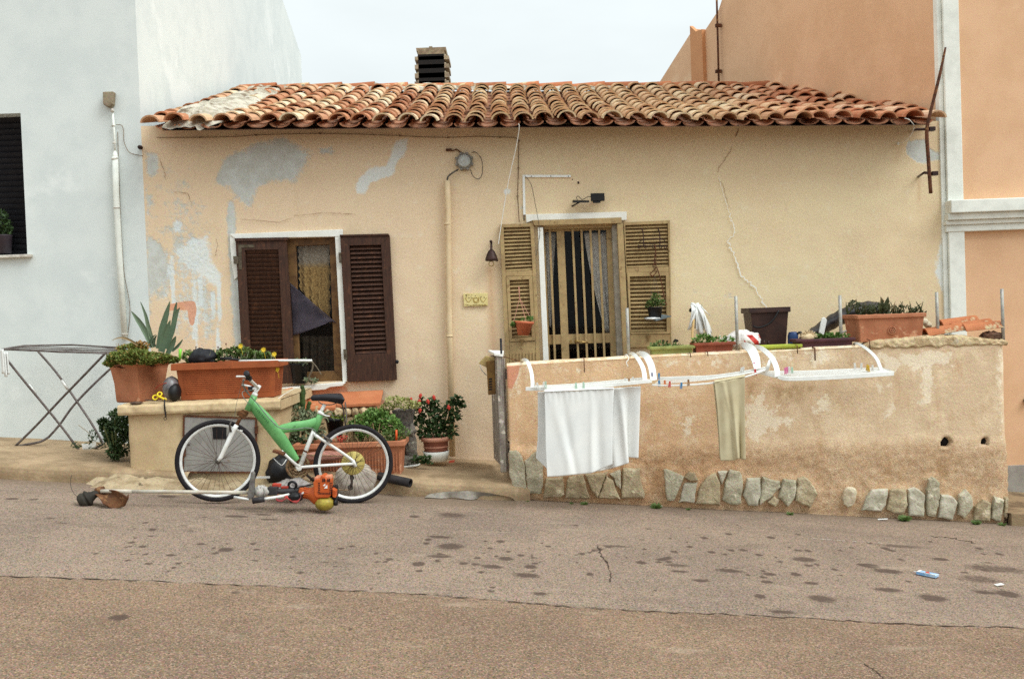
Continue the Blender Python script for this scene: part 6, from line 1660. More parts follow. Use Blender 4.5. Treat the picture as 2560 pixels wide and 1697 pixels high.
for (x, y, s, n_, lb_) in ((1452,1239,.03,60,'small weed at the wall foot under the white sheet'), (1614,1235,.045,120,'green weed beside the widest stone gap of the wall foot'), (1425,1246,.02,26,'tiny weed on the road edge under the white sheet'),
                         (1972,1285,.03,50,'low weed on the asphalt in front of the white cobble gap'), (2205,1272,.05,110,'weed growing between the stones right of the white cobble'), (2395,1290,.04,80,'weed between stones below the drain hole'),
                         (2478,1302,.03,50,'weed at the last stones of the wall end'), (1700,1252,.02,30,'tiny weed below the small pale stone'), (1318,1246,.016,16,'tiny weed sprig at the left end of the yard wall'), (322,1208,.025,40,'weed in the cracked concrete below the masonry block')):
    mb = MB(); p = G(x, y, .0)
    if p.x > 0 and p.y > 8.0: p = V((p.x, 8.0, gz(p.x)))
    for k in range(n_):
        a = rp_.uniform(0, 2*pi); mb.leaf(p+V((cos(a)*s*.4*rp_.random(), sin(a)*s*.2-.01, 0)), (cos(a), sin(a)*.7-.2, rp_.uniform(.3,1.4)), (0,-1,.6), s*rp_.uniform(.6,1.2), s*.38)
    tag(mb.build('weed', M_LEAF, recalc=False, org=p), lb_, 'weed', 'weeds at the foot of the walls')

# ------------------------------------------------------------------ rubble ledge below the window
lw = thing('rubble_ledge', 'low rubble ledge with sloping terracotta slabs under the window', 'ledge', W(830, 1150, 9.0))
cx0, cx1 = W(706, 1015, 8.95).x, W(951, 1015, 8.95).x
z_f, z_b = W(830, 1016, 8.92).z, W(830, 990, 9.17).z
zbk = W(830, 1045, 8.95).z
mb = MB(); mb.box(cx0+.02, cx1-.02, 8.96, YF-.012, gz(-1), zbk); mb.build('plinth', M_BLOCK, lw)
xm = W(839, 1000, 8.95).x
for (a, b, dz, m_) in ((cx0-.03, xm, -.015, 0), (xm+.004, cx1, .012, 1)):
    mb = MB(); mb.prism([(a, 8.95, z_f+dz-.03), (b, 8.95, z_f+dz-.03+.006), (b, 9.185, z_b+dz), (a, 9.185, z_b+dz-.006)], (0, 0, .03)); mb.build('coping_slab', mat('orange_slab', (206,122,80), (194,110,70), sc=5, bump=.3, grain=.12, c3=(226,176,140), sc3=18, lo3=.66, hi3=.7), lw, bevel=.006)
M_RUB2 = mat('rubble_stone', (206,182,144), (166,142,108), sc=9, bump=.7, bsc=40, bd=.015, grain=.15, isl=.2)
x = cx0+.04; k = 0
while x < cx1-.05:
    w_ = random.uniform(.055, .10); mb = MB(); mb.blob(V((x+w_/2, 9.0, zbk+.045)), (w_*.56, .07, .055+random.uniform(-.01,.012)), .25, 1.6, 12, k*2.3); mb.build('stone', M_RUB2, lw); x += w_+.004; k += 1
# ------------------------------------------------------------------ plants on the pavement by the wall
lp = thing('planter', 'long terracotta trough of mixed plants behind the bicycle rear wheel', 'planter', W(880, 1190, 8.3))
def LP(px, py, dy=0): return W(px, py, 8.22+dy)
x0_, x1_ = W(742, 1150, 8.22).x, W(1008, 1150, 8.22).x
zt_ = W(1008, 1102, 8.2).z; zb_ = W(1000, 1188, 8.2).z
trough(lp, x0_, x1_, 8.2, 8.48, zb_, zt_, M_TERRB, .025, .025, .04)
mb = MB()
for k in range(34):
    xx = x0_+.03+(x1_-x0_-.06)*k/33; mb.tube([(xx, 8.2+.004, zb_+(zt_-zb_)*.72), (xx, 8.2+.014, zb_+.03)], .005, 5)
mb.build('fluting', M_TERRB, lp)['kind'] = 'stuff'
mb = MB()
for (x, y, Y, r) in ((918,1056,8.45,.13), (955,1056,8.5,.14), (940,1042,8.5,.11), (890,1068,8.45,.09), (980,1066,8.45,.10), (908,1080,8.4,.09)): fol(mb, W(x, y, Y), (r, r*.9, r*.72), int(3600*r), .034, .024, .45, .45)
mb.build('geranium', M_LEAFB, lp, recalc=False)
mb = MB()
for (x, y, r) in ((985,1085,.08), (1010,1082,.06), (970,1092,.07), (1000,1098,.05)): fol(mb, W(x, y, 8.32), (r, r, r*.7), int(2600*r), .022, .012, .5)
mb.build('fine_foliage', M_LEAF, lp, recalc=False)
mb = MB(); stems(mb, W(885,1110,8.36), .08, 8, .2, .006); stems(mb, W(940,1110,8.36), .08, 8, .2, .006)
for k in range(110): p = W(rp_.uniform(840,990), 1106, 8.3+rp_.uniform(0,.12)); mb.leaf(p, (rp_.gauss(0,.6), rp_.gauss(0,.5), 1), (0,-1,0), rp_.uniform(.04,.09), .008)
mb.build('dry_stem', M_DRY, lp, recalc=False)
mb = MB()
for (x, y) in ((848,1094), (857,1098), (862,1092), (851,1101)): fol(mb, W(x, y, 8.25), (.022,.02,.018), 30, .014, .012, .2)
mb.build('red_flower', M_RED, lp, recalc=False)
mb = MB(); mb.tube([LP(991,1102,.03), LP(991,1074,.03)], .009, 12); tag(mb.build('orange_stake', mat('orange_tube', (214,88,40), bump=0, rough=.4)), 'short orange plastic stake standing in the trough behind the bicycle', 'stake')
# succulents and cacti at the left, behind the green frame
sg = thing('succulent_bed', 'bed of grey green succulents and cacti beside the masonry block', 'plants', W(740, 1130, 8.45))
mb = MB()
for (x, y, Y, r) in ((700,1045,8.45,.10), (735,1040,8.5,.12), (765,1055,8.5,.11), (690,1100,8.35,.10), (720,1075,8.4,.12), (760,1085,8.4,.12), (790,1075,8.5,.08), (680,1075,8.35,.07), (712,1105,8.35,.09), (785,1045,8.6,.07)): fol(mb, W(x, y, Y), (r, r*.8, r*.8), int(2300*r), .046, .022, .3, .4)
mb.build('succulents', M_OLIV, sg, recalc=False)
mb = MB()
for (x, y, Y, r) in ((700,1020,8.6,.08), (685,1112,8.3,.08), (735,1110,8.35,.08), (690,1005,8.65,.06)): fol(mb, W(x, y, Y), (r, r*.8, r), int(2000*r), .045, .026, .3, .4)
mb.build('foliage', M_LEAFD, sg, recalc=False)
M_CACT = mat('cactus_skin', (70,90,44), (52,70,36), sc=20, bump=.5, bsc=70, grain=.15)
for pts, r in (([(758,1035),(757,1000),(757,976)], .022), ([(742,1022),(741,998),(742,985)], .019), ([(760,985),(758,974),(754,963)], .018), ([(768,1032),(772,1012),(776,1004)], .018), ([(748,1015),(750,1000),(749,992)], .012)):
    mb = MB()
    pp = smooth([W(a, b, 8.62) for a, b in pts], 5); n_ = len(pp)
    mb.tube(pp, [r*(1+.12*sin(i*1.9))*(.55 if i == n_-1 else 1) for i in range(n_)], 7, flat=.7); mb.build('cactus', M_CACT, sg)
mb = MB(); mb.tube([W(758,1095,8.6), W(758,1035,8.62)], .017, 8); mb.build('cactus_trunk', M_DRY, sg)
mb = MB()
for pts in ([(770,1025),(782,1035),(786,1052)], [(790,1050),(815,1042),(822,1056)], [(800,1045),(826,1028),(836,1052)]): strap(mb, [W(a, b, 8.5) for a, b in pts], (.016,.016,.003))
mb.build('strap_leaf', M_OLIV, sg)
mb = MB(); x0_, x1_ = W(735,1120,8.35).x, W(800,1120,8.35).x; 
mb.box(x0_-.12, x1_-.02, 8.42, 8.7, gz(-1.5,.05), W(760,1112,8.4).z); mb.build('trough', mat('old_terracotta', (160,96,60), (134,80,52), sc=6, bump=.3, grain=.15), sg, bevel=.01)
bu = thing('bucket', 'black plastic bucket with a young plant behind the saddle post', 'bucket', W(838, 1100, 8.62))
cc = W(839, 1092, 8.7); hh = W(839, 1045, 8.7).z-cc.z
mb = MB(); mb.lathe([(0,0),(.058,0),(.078,hh*.86),(.083,hh*.87),(.084,hh),(.077,hh),(.074,hh-.03),(0,hh-.03)], cc, 22); mb.build('body', M_BLK, bu)
mb = MB()
for (a, b) in (((838,1045),(832,1030)), ((838,1045),(850,1035)), ((838,1045),(826,1038)), ((845,1045),(860,1038))): strap(mb, [W(*a, 8.68), W((a[0]+b[0])/2, min(a[1], b[1])+4, 8.66), W(*b, 8.64)], (.008,.02,.003))
fol(mb, W(855,1044,8.66), (.05,.03,.03), 40, .03, .014, .6); mb.build('foliage', leafmat('yellow_green', (150,160,56), (120,136,50)), bu, recalc=False)
mb = MB(); mb.torus(cc+V((0,-.03,hh*.95)), .085, .003, (0,.6,1), 24, 6, pi, 2*pi); mb.build('handle', M_DERAIL, bu)
mb = MB(); mb.tube(smooth([W(863,1005,8.55), W(866,1040,8.5), W(867,1075,8.45), W(868,1110,8.42)], 3), .006, 6); tag(mb.build('bent_rod', M_DERAIL), 'thin grey bent rod standing in the trough behind the saddle', 'rod')
# grey stone urn made of rough blocks
st = thing('stone_pedestal', 'rough grey cement pedestal planter between bush and hibiscus', 'pedestal', W(1012, 1160, 8.6))
M_URN = mat('rough_grey_cement', (132,124,112), (96,88,80), sc=12, bump=1.0, bsc=50, bd=.02, grain=.2, c3=(172,164,150), sc3=14)
cc = W(1015, 1162, 8.66); s_ = 8.66/FPX; H = (1162-1022)*s_
mb = MB(); mb.lathe([(.0,H*.66),(.085,H*.66),(.098,H*.8),(.122,H*.98),(.126,H),(.105,H),(.098,H*.9),(0,H*.9)], cc, 4, (0,0,1), a0=radians(-52)); mb.build('basket', mat('basket_grey', (120,112,104), (84,78,74), sc=30, bump=.8, bsc=90, bd=.01, grain=.2, c3=(120,112,104), sc3=40), st, bevel=.006)
mb = MB()
for r in range(5):
    for q in range(3):
        z = H*(.69+.055*r); w_ = .098+(.024)*(r/5)
        for s2 in (0, 1):
            pass
mb = MB(); mb.sm = True
mb.blob(cc+V((0,0,H*.60)), (.10,.09,.075), .3, 2.5, 16, 3); mb.blob(cc+V((.045,0,H*.33)), (.055,.06,.16), .3, 2.5, 16, 6); mb.blob(cc+V((-.06,.02,H*.30)), (.035,.05,.15), .3, 2.5, 16, 9); mb.blob(cc+V((0,0,.045)), (.125,.09,.05), .25, 2.5, 16, 12)
mb.build('rough_stem', M_URN, st)
mb = MB()
for (x, y, r) in ((985,1005,.09), (1010,1008,.09), (1035,1012,.06), (968,1018,.06), (960,1030,.05), (972,1040,.04)): fol(mb, W(x, y, 8.55), (r, r*.9, r*.55), int(2600*r), .024, .018, .3)
mb.build('foliage', M_CREAM, st, recalc=False)
mb = MB(); mb.lathe([(0,0),(.12,0),(.125,.012),(0,.014)], cc+V((.0,0,-.006)), 24); mb.build('saucer', M_WPAINT, st)
# hibiscus
hb_ = thing('potted_plant', 'red hibiscus in a brown pot with white saucer by the gate', 'potted plant', W(1091, 1150, 8.72))
cc = W(1091, 1147, 8.76); s_ = 8.76/FPX; H = 56*s_
mb = MB(); mb.lathe([(0,.01),(.092,.01),(.105,H*.5),(.112,H*.82),(.124,H*.84),(.128,H*.92),(.122,H),(.110,H),(.106,H-.03),(0,H-.03)], cc, 28); mb.build('pot', mat('brown_pot', (150,92,74), (134,80,64), sc=6, bump=.2, grain=.12, rough=.6), hb_)
mb = MB(); mb.lathe([(.1135,H*.805),(.1285,H*.835),(.132,H*.92),(.126,H*1.01),(.108,H*1.005),(.1125,H*.90)], cc, 28, cap=False); mb.lathe([(.1055,H*.53),(.112,H*.55),(.112,H*.58),(.108,H*.60)], cc, 28, cap=False); mb.build('rim', mat('pink_rim', (196,140,116), (184,126,102), sc=8, bump=.2, grain=.1), hb_)
mb = MB(); mb.lathe([(0,0),(.100,0),(.112,.05),(.118,.085),(.110,.085),(.100,.03),(0,.03)], cc+V((0,0,-.012)), 28); mb.build('saucer', M_WPAINT, hb_)
mb = MB(); tips = []
base = cc+V((0,0,H-.03))
for pts in ([(1085,1088),(1075,1050),(1060,1010)], [(1090,1088),(1088,1050),(1085,1005)], [(1100,1088),(1118,1050),(1140,1000)], [(1100,1088),(1110,1060),(1118,1030)], [(1080,1088),(1065,1060),(1050,1030)]): mb.tube(smooth([W(a, b, 8.76) for a, b in pts], 3), .005, 5)
mb.build('stem', M_STEM, hb_)
mb = MB()
for (x, y, r) in ((1062,1010,.07), (1045,1030,.07), (1085,1012,.06), (1080,1040,.08), (1092,1060,.09), (1075,1078,.10), (1115,1050,.07), (1130,1020,.07), (1145,1000,.05), (1120,1075,.09), (1050,1055,.06), (1138,1040,.05), (1105,1085,.08), (1060,1085,.06), (1155,1012,.03), (1112,1030,.05)): fol(mb, W(x, y, 8.74), (r, r*.9, r*.9), int(1050*r), .046, .034, .2, .3)
mb.build('foliage', M_LEAFD, hb_, recalc=False)
for (x, y) in ((1051,989), (1085,993), (1048,1003), (1070,1003), (1050,1026), (1122,1018), (1027,999)):
    mb = MB(); p = W(x, y, 8.66); mb.lathe([(0,-.028),(.010,-.02),(.013,0),(.009,.016),(0,.024)], p, 10, (.3 if x < 1060 else -.2, -.2, 1)); flower(mb, p, .022, 5); mb.build('bud', M_RED, hb_, recalc=False)
iv = MB()
for k in range(60): p = W(1045+rp_.uniform(-12,30), 1150+rp_.uniform(-6,12), 8.5); iv.leaf(p, (rp_.gauss(0,1), rp_.gauss(0,.6), .6), (0,-.6,1), .04, .03)
tag(iv.build('trailing_ivy', M_LEAFD, recalc=False), 'dark trailing ivy on the pavement at the saucer of the hibiscus', 'plant')
mb = MB(); mb.prism([W(1121,1157,8.4), W(1136,1155,8.4), W(1137,1150,8.4), W(1123,1152,8.4)], (0,.03,0)); tag(mb.build('red_shard', mat('red_shard', (160,70,48), bump=.1)), 'red tile shard on the doorstep pavement', 'shard')
# stones, pipe and bags on the ground
mb = MB(); mb.sm = True; mb.blob(W(890, 1208, 8.0), (.17,.12,.17), .2, 1.4, 24, 5, flatz=-.15); tag(mb.build('boulder', mat('pale_boulder', (176,164,150), (150,138,126), sc=5, bump=.4, bsc=40, grain=.12, c3=(200,190,176), sc3=6)), 'pale grey boulder seen through the rear wheel of the bicycle', 'boulder')
mb = MB(); mb.sm = True; mb.blob(W(812, 1140, 8.1), (.16,.07,.045), .18, 1.5, 18, 8); tag(mb.build('pink_stone', mat('pink_stone', (172,120,104), (150,100,86), sc=6, bump=.4, grain=.14)), 'flat pink stone leaning on the long trough behind the chainstay', 'stone')
mb = MB(); a, b = W(948, 1190, 8.05), W(1026, 1207, 7.92); mb.lathe([(.026,0),(.036,0),(.036,(b-a).length),(.026,(b-a).length)], a, 18, b-a, cap=False); mb.lathe([(.026,.0),(.026,(b-a).length)], a, 18, b-a, cap=False)
tag(mb.build('black_pipe', mat('black_pipe', (54,48,48), (40,36,36), sc=10, bump=.2, grain=.15)), 'short black plastic pipe lying at the kerb beside the rear wheel', 'pipe')
mb = MB(); mb.sm = True; mb.blob(W(700, 1178, 7.95), (.11,.10,.13), .2, 1.8, 20, 14, flatz=-.1); tag(mb.build('black_bag', M_BLK), 'black plastic bag slumped behind the pedals of the bicycle', 'bag')
mb = MB(); mb.prism([W(664,1200,7.98), W(672,1155,8.05), W(684,1150,8.06), W(682,1200,7.98)], (0,.01,0)); tag(mb.build('green_sheet', mat('green_plastic', (34,92,60), (26,76,50), sc=9, bump=.2)), 'dark green plastic sheet standing behind the black bag', 'sheet')
mb = MB(); mb.rbox(W(652, 1193, 7.8), (.14,.02,.014), Matrix.Rotation(.02,3,'Y')); tag(mb.build('metal_strip', M_ALU), 'pale metal strip on the pavement behind the front wheel', 'strip')
mb = MB(); mb.sm = True; mb.blob(W(732, 1213, 7.45), (.13,.08,.05), .35, 2.4, 20, 21, flatz=-.035); tag(mb.build('grey_plastic_bag', mat('grey_film', (166,158,152), (132,124,120), sc=12, bump=.7, bsc=20, bd=.02, grain=.12, rough=.4)), 'crumpled grey plastic bag behind the brush cutter grip', 'bag')

# ------------------------------------------------------------------ folding clothes horse on the left pavement
M_STEEL = mat('dull_steel', (112,102,98), (88,78,74), sc=16, bump=.2, grain=.14, metal=.35, rough=.5)
dr = thing('drying_rack', 'folding grey metal drying rack standing on the left pavement', 'drying rack', W(130, 1118, 8.75))
yf_, yb_ = 8.58, 9.02
FL, FR, BL_, BR_ = W(4,873,yf_), W(290,884,yf_), W(60,864,yb_), W(300,869,yb_)
mb = MB(); mb.tube([FL, W(150,879,yf_), FR, BR_, W(180,862,yb_), BL_, FL], .008, 8); mb.build('top_frame', M_STEEL, dr)
mb = MB()
for k in range(9):
    f = (k+.5)/9; a = FL.lerp(BL_, f); b = FR.lerp(BR_, f); mb.tube([a, a.lerp(b, .5)+V((0,0,-.012+.01*sin(k*2))), b], .0028, 5)
mb.build('drying_line', M_STEEL, dr)
def leg(pts, name='leg'):
    mb = MB(); mb.tube(smooth([W(*p) for p in pts], 4), .0105, 8); return mb.build(name, M_STEEL, dr)
leg([(16,897,8.56),(60,952,8.6),(108,1010,8.66),(155,1068,8.7),(196,1122,8.72),(206,1126,8.73)]); leg([(92,875,9.0),(140,930,8.96),(190,1000,8.9),(230,1060,8.85),(256,1106,8.82)])
leg([(266,880,8.56),(210,938,8.6),(150,1000,8.66),(90,1064,8.7),(36,1117,8.72)]); leg([(300,900,9.0),(240,955,8.96),(185,1012,8.9),(150,1060,8.86),(122,1092,8.84)])
mb = MB(); mb.tube(smooth([W(36,1117,8.72), W(60,1112,8.76), W(100,1104,8.8), W(122,1092,8.84)], 4), .0105, 8); mb.build('foot_bar', M_STEEL, dr)
mb = MB(); mb.tube(smooth([W(206,1126,8.73), W(230,1122,8.78), W(254,1112,8.8), W(256,1106,8.82)], 4), .0105, 8); mb.build('foot_bar', M_STEEL, dr)
for (x, y, Y) in ((108,1010,8.64), (190,1000,8.88)):
    mb = MB(); d = (W(x+12,y+16,Y)-W(x-12,y-16,Y)).normalized(); mb.lathe([(.012,-.05),(.0125,-.05),(.0125,.05),(.012,.05)], W(x-28, y-38, Y), 10, d); mb.build('sleeve', M_ALU, dr)
mb = MB(); mb.sm = True
for (x, y, w_) in ((4,872,9), (10,880,7), (16,880,6)):
    mb.grid(lambda u, v, x=x, y=y, w_=w_: W(x-w_/2+w_*u+5*v, y+62*v*(1 if w_ > 6 else .9), 8.5-.01*sin(u*6+x)), 6, 10)
tag(mb.build('white_rag', M_SHEET, recalc=False, solid=.004), 'white rags hanging from the left end of the drying rack', 'rag')
# ------------------------------------------------------------------ fittings on the cottage front
def clips(mb, pts, Y, r=.006):
    for (x, y) in pts:
        p = W(x, y, Y); mb.rbox(p, (.018,.012,.012))
M_WIRE = mat('grey_wire', (120,100,78), (98,80,62), sc=20, bump=0, grain=.15)
mb = MB(); e = [(392,344),(500,344),(590,342),(640,338),(700,336),(800,334),(900,336),(1000,340),(1060,343),(1120,344),(1200,341),(1250,343),(1288,344)]
mb.tube([W(x, y, YF-.02) for x, y in e], .0035, 5); clips(mb, e[1::2], YF-.018)
e2 = [(1288,344),(1297,352),(1296,420),(1294,490),(1298,555)]; mb.tube([W(x, y, YF-.022) for x, y in e2], .0045, 5); clips(mb, e2[1:4], YF-.018)
tag(mb.build('eaves_cable', M_WIRE), 'thin dark cable clipped along the wall under the roof tiles', 'cable')
mb = MB(); mb.tube(smooth([W(1296,310,8.85), W(1298,320,8.86), W(1290,370,8.95), W(1272,450,9.05), W(1258,530,9.12), W(1246,610,9.15)], 4), .004, 5); tag(mb.build('hanging_rope', M_WPAINT), 'pale thin rope hanging from the eaves down to the bell', 'rope')
pp = thing('drainpipe', 'cream painted pipe running down the wall between window and door', 'pipe', W(1130, 1140, YF-.04))
M_CREAMP = mat('cream_pipe', (222,198,160), (212,186,148), sc=6, bump=.2, bsc=50, grain=.09)
mb = MB(); mb.tube([W(1118,452,YF-.05), W(1120,500,YF-.05), W(1123,800,YF-.05), W(1131,1140,YF-.05)], .027, 16); mb.build('pipe', M_CREAMP, pp)
for (x, y) in ((1119,560), (1124,840), (1129,1040)):
    mb = MB(); p = W(x, y, YF-.05); mb.lathe([(.0275,-.008),(.031,-.008),(.031,.008),(.0275,.008)], p, 16); mb.build('clip', M_CREAMP, pp)
ga = thing('gas_pipe_sleeve', 'grey cable curling out of the round wall lamp into the pipe', 'cable', W(1118, 452, YF-.04))
mb = MB(); mb.tube(smooth([W(1118,452,YF-.05), W(1120,442,YF-.05), W(1132,432,YF-.05), W(1146,424,YF-.05)], 4), .008, 8); mb.build('cable', M_DERAIL, ga)
la = thing('wall_lamp', 'round grey bulkhead lamp with ribbed glass on the cottage wall', 'lamp', W(1161, 405, YF-.02))
M_LAMPG = mat('grey_lamp_body', (150,146,138), (128,124,116), sc=20, bump=.3, grain=.12, rough=.5)
c = W(1161, 405, YF)
mb = MB(); mb.lathe([(0,0),(.076,0),(.080,.01),(.080,.035),(.070,.045),(0,.045)], c, 8, (0,-1,0), a0=.39)
for k in range(8):
    a = 2*pi*k/8+.39; mb.lathe([(0,0),(.012,0),(.012,.05),(0,.05)], c+V((cos(a)*.076, 0, sin(a)*.076)), 10, (0,-1,0))
lb_ = mb.build('body', M_LAMPG, la)
mb = MB(); mb.lathe([(.058,.046),(.058,.06),(.045,.07),(.040,.066),(.026,.078),(.018,.074),(0,.084)], c, 16, (0,-1,0)); mb.build('lens', mat('frosted_glass', (186,188,182), (164,166,160), sc=30, bump=.4, grain=.1, rough=.3, spec=.6), la)
mb = MB(); mb.tube(smooth([W(1176,424,YF-.03), W(1182,440,YF-.04), W(1196,448,YF-.04), W(1205,436,YF-.04), W(1206,410,YF-.04), W(1200,392,YF-.03), W(1188,380,YF-.02), W(1180,382,YF-.01)], 4), .0035, 5); mb.build('cable', M_DERAIL, la)
mb = MB(); mb.tube(smooth([W(1116,374,YF-.02), W(1130,377,YF-.025), W(1141,374,YF-.02), W(1150,380,YF-.02), W(1158,384,YF-.02)], 3), .006, 6); mb.rbox(W(1122,375,YF-.02), (.05,.03,.02)); tag(mb.build('iron_stub', M_RUST), 'rusty iron stub and wire above the round wall lamp', 'bracket')
be = thing('bell', 'rusty iron bell hanging on the wall left of the door', 'bell', W(1229, 668, YF-.1))
c = W(1229, 652, YF-.10)
M_BELL = mat('brown_iron', (66,44,38), (46,32,30), sc=16, bump=.4, grain=.2, metal=.3, rough=.5)
mb = MB(); mb.lathe([(.054,0),(.058,.008),(.053,.024),(.042,.056),(.030,.082),(.018,.098),(0,.104)], c, 20); mb.build('bell_cup', M_BELL, be, solid=.004)
mb = MB(); mb.tube(smooth([c+V((0,0,.098)), c+V((.002,.02,.13)), c+V((.003,.05,.17)), c+V((0,.095,.175))], 4), [.012]*4+[.010]*4+[.008]*5, 10); mb.blob(c+V((0,.02,.176)), (.014,.014,.014), .05, 2, 10); mb.prism([c+V((.02,0,.09)), c+V((.06,0,-.005)), c+V((.045,0,-.01))], (0,.02,0)); mb.build('bracket', M_BELL, be)
mb = MB(); mb.torus(c+V((-.004,-.01,-.028)), .022, .004, (0,1,.2), 24, 8); mb.build('ring', mat('brass_ring', (176,150,96), bump=0, metal=.6, rough=.35), be)
pl = thing('ceramic_plaque', 'small cream ceramic plaque with swags and dots left of the door', 'plaque', W(1188, 765, YF-.02))
M_PLQ = mat('cream_ceramic', (228,212,150), (218,200,136), sc=14, bump=.1, grain=.1, rough=.4)
Ypl = YF-.012
mb = MB(); mb.slab([(1158,734),(1219,732.5),(1220,764),(1160,766)], Ypl, .016); mb.build('tile', M_PLQ, pl, bevel=.003)
mb = MB()
def oncer(u, v): return W(1158+61*u+1*v, 733.5+32*v-1*u, Ypl-.018)
for k in range(3): mb.tube([oncer(.08+.30*k+.26*(t/12), .34+.34*sin(pi*t/12)) for t in range(13)], .0022, 5)
mb.torus(oncer(.52,.55), .024, .0022, (0,1,0), 20, 5)
mb.tube([oncer(.05,.85), oncer(.3,.93), oncer(.6,.9), oncer(.95,.94)], .0015, 4)
mb.build('ornament', mat('ochre_glaze', (170,140,60), bump=0), pl)
mb = MB(); rq = random.Random(8)
for k in range(34): mb.lathe([(0,-.001),(.003,-.001),(.003,.001),(0,.001)], oncer(rq.uniform(.04,.96), rq.choice([.12,.2,.3,.36,.9])), 6, (0,-1,0))
mb.build('dots', mat('brown_glaze', (92,52,36), bump=0), pl)['kind'] = 'stuff'
# white trunking and wires above the door
tk_ = thing('cable_trunking', 'white L-shaped cable trunking on the wall above the door', 'trunking', W(1310, 540, YF-.02))
mb = MB(); mb.slab([(1306,438),(1312,438),(1314,537),(1308,538)], YF-.003, .016); mb.slab([(1312.5,438),(1427,438),(1427,444),(1312.5,444)], YF-.003, .016); mb.build('trunking', M_WPL, tk_, bevel=.002)
for x in (1328, 1377, 1421):
    mb = MB(); p = W(x, 441, YF-.019); mb.lathe([(0,0),(.005,0),(.005,.002),(0,.002)], p, 8, (0,-1,0)); mb.build('screw', M_DARK, tk_)
mb = MB(); mb.tube([W(1310,538,YF-.03), W(1310,552,YF-.04)], .006, 6); mb.build('end_plug', M_DARK, tk_)
mb = MB(); mb.tube(smooth([W(1313,441,YF-.02), W(1328,462,YF-.03), W(1338,510,YF-.04), W(1347,560,YF-.09), W(1349,590,YF-.05), W(1340,640,YF-.04)], 4), .0025, 5); tag(mb.build('loose_wire', M_DERAIL), 'thin loose wire drooping from the trunking over the door lintel', 'wire')
mb = MB()
for (x, y, r) in ((1431,449,.005), (1446,457,.012)): mb.blob(W(x, y, YF-.004), (r*.8,.006,r), .2, 2, 8, x)
tag(mb.build('dark_plug', M_BELL), 'two dark wall plugs beside the end of the trunking', 'plug')
so = thing('solar_lamp', 'small black solar lamp with its little panel on the wall over the door', 'lamp', W(1494, 505, YF-.05))
mb = MB(); mb.slab([(1476,484.5),(1510,484),(1511,503),(1477,504)], YF-.06, .035); mb.build('lamp_head', M_BLK, so, bevel=.003)
mb = MB(); mb.slab([(1482,504.3),(1501,503.9),(1500,508),(1483,508.3)], YF-.06, .03); mb.build('sensor', M_DARK, so)
mb = MB(); mb.tube([W(1490,495,YF-.06), W(1490,495,YF)], .012, 8); mb.build('arm', M_BLK, so)
sp2 = so
mb = MB(); mb.prism([W(1434,503,YF-.10), W(1474,504,YF-.16), W(1471,507,YF-.16), W(1432,507,YF-.10)], (0,.08,.02)); mb.build('panel', M_BLK, sp2)
mb = MB(); mb.tube(smooth([W(1444,500,YF-.08), W(1441,494,YF-.07), W(1446,491,YF-.07), W(1456,499,YF-.07), W(1470,492,YF-.06), W(1478,493,YF-.06)], 4), .003, 5); mb.tube([W(1450,505,YF-.1), W(1430,516,YF)], .007, 6); mb.build('bracket', M_BLK, sp2)

# ---- hook rail with hanging pots on the door shutters
hr = thing('hook_rail', 'rusty wire hook rail hung over the slats of the right door shutter', 'hook rail', W(1630, 620, YF-.07))
Yh = YF-.065
mb = MB(); el = W(1630,604,Yh)
mb.tube([el+V((.115*cos(2*pi*k/28), -.02-.02*sin(2*pi*k/28), .022*sin(2*pi*k/28))) for k in range(29)], .004, 6)
mb.tube([W(1594,614,Yh-.02), W(1664,616,Yh-.02)], .004, 6)
for x in (1604, 1645): mb.tube(smooth([W(x+2,575,YF-.045), W(x,572,YF-.06), W(x+4,585,Yh), W(x+5,616,Yh-.02)], 4), .0045, 6)
for x in (1596, 1612, 1632, 1650, 1662): mb.tube(smooth([W(x,612,Yh-.02), W(x-1,620,Yh-.03), W(x+4,620,Yh-.04), W(x+5,614,Yh-.04)], 3), .0035, 6)
mb.build('rail', M_BELL, hr)
hc = thing('hanging_chain', 'rusty twisted hook and chain hanging from the wire hook rail', 'chain', W(1640, 690, Yh-.04))
mb = MB(); mb.tube(smooth([W(1637,610,Yh-.04), W(1639,632,Yh-.04), W(1636,650,Yh-.04), W(1640,668,Yh-.04), W(1630,680,Yh-.04), W(1625,684,Yh-.04), W(1632,690,Yh-.04), W(1643,678,Yh-.04)], 5), .005, 6)
for k in range(7): mb.torus(W(1637+random.uniform(-4,4), 640+k*6, Yh-.045), .011, .0035, (random.uniform(-1,1), -1, random.uniform(-1,1)), 12, 5)
mb.tube(smooth([W(1642,668,Yh-.04), W(1652,700,Yh-.04), W(1660,740,Yh-.04), W(1664,758,Yh-.04)], 3), .005, 6); mb.blob(W(1665,760,Yh-.04), (.012,.012,.012), .2, 2, 8); mb.build('chain', M_RUST, hc)
hp = thing('hanging_pot', 'black hanging pot with a green plant before the right door shutter', 'hanging pot', W(1638, 800, YF-.15))
c = W(1638, 798, YF-.17); s_ = (YF-.17)/FPX
mb = MB(); mb.lathe([(0,0),(.052,0),(.068,.100),(.072,.102),(.072,.112),(.064,.112),(.062,.09),(0,.09)], c, 20); mb.build('pot', M_BLK, hp)
mb = MB(); mb.prism([W(1610,797,YF-.1), W(1640,802,YF-.25), W(1678,792,YF-.12), W(1650,788,YF-.05)], (0,0,.010)); mb.build('tray', mat('blue_grey_tray', (112,124,128), (90,98,100), sc=14, bump=.2), hp)
mb = MB(); mb.sm = True; mb.blob(W(1632,796,YF-.2), (.07,.04,.012), .3, 2.4, 12, 4); mb.build('paper', M_SHEET, hp)
mb = MB()
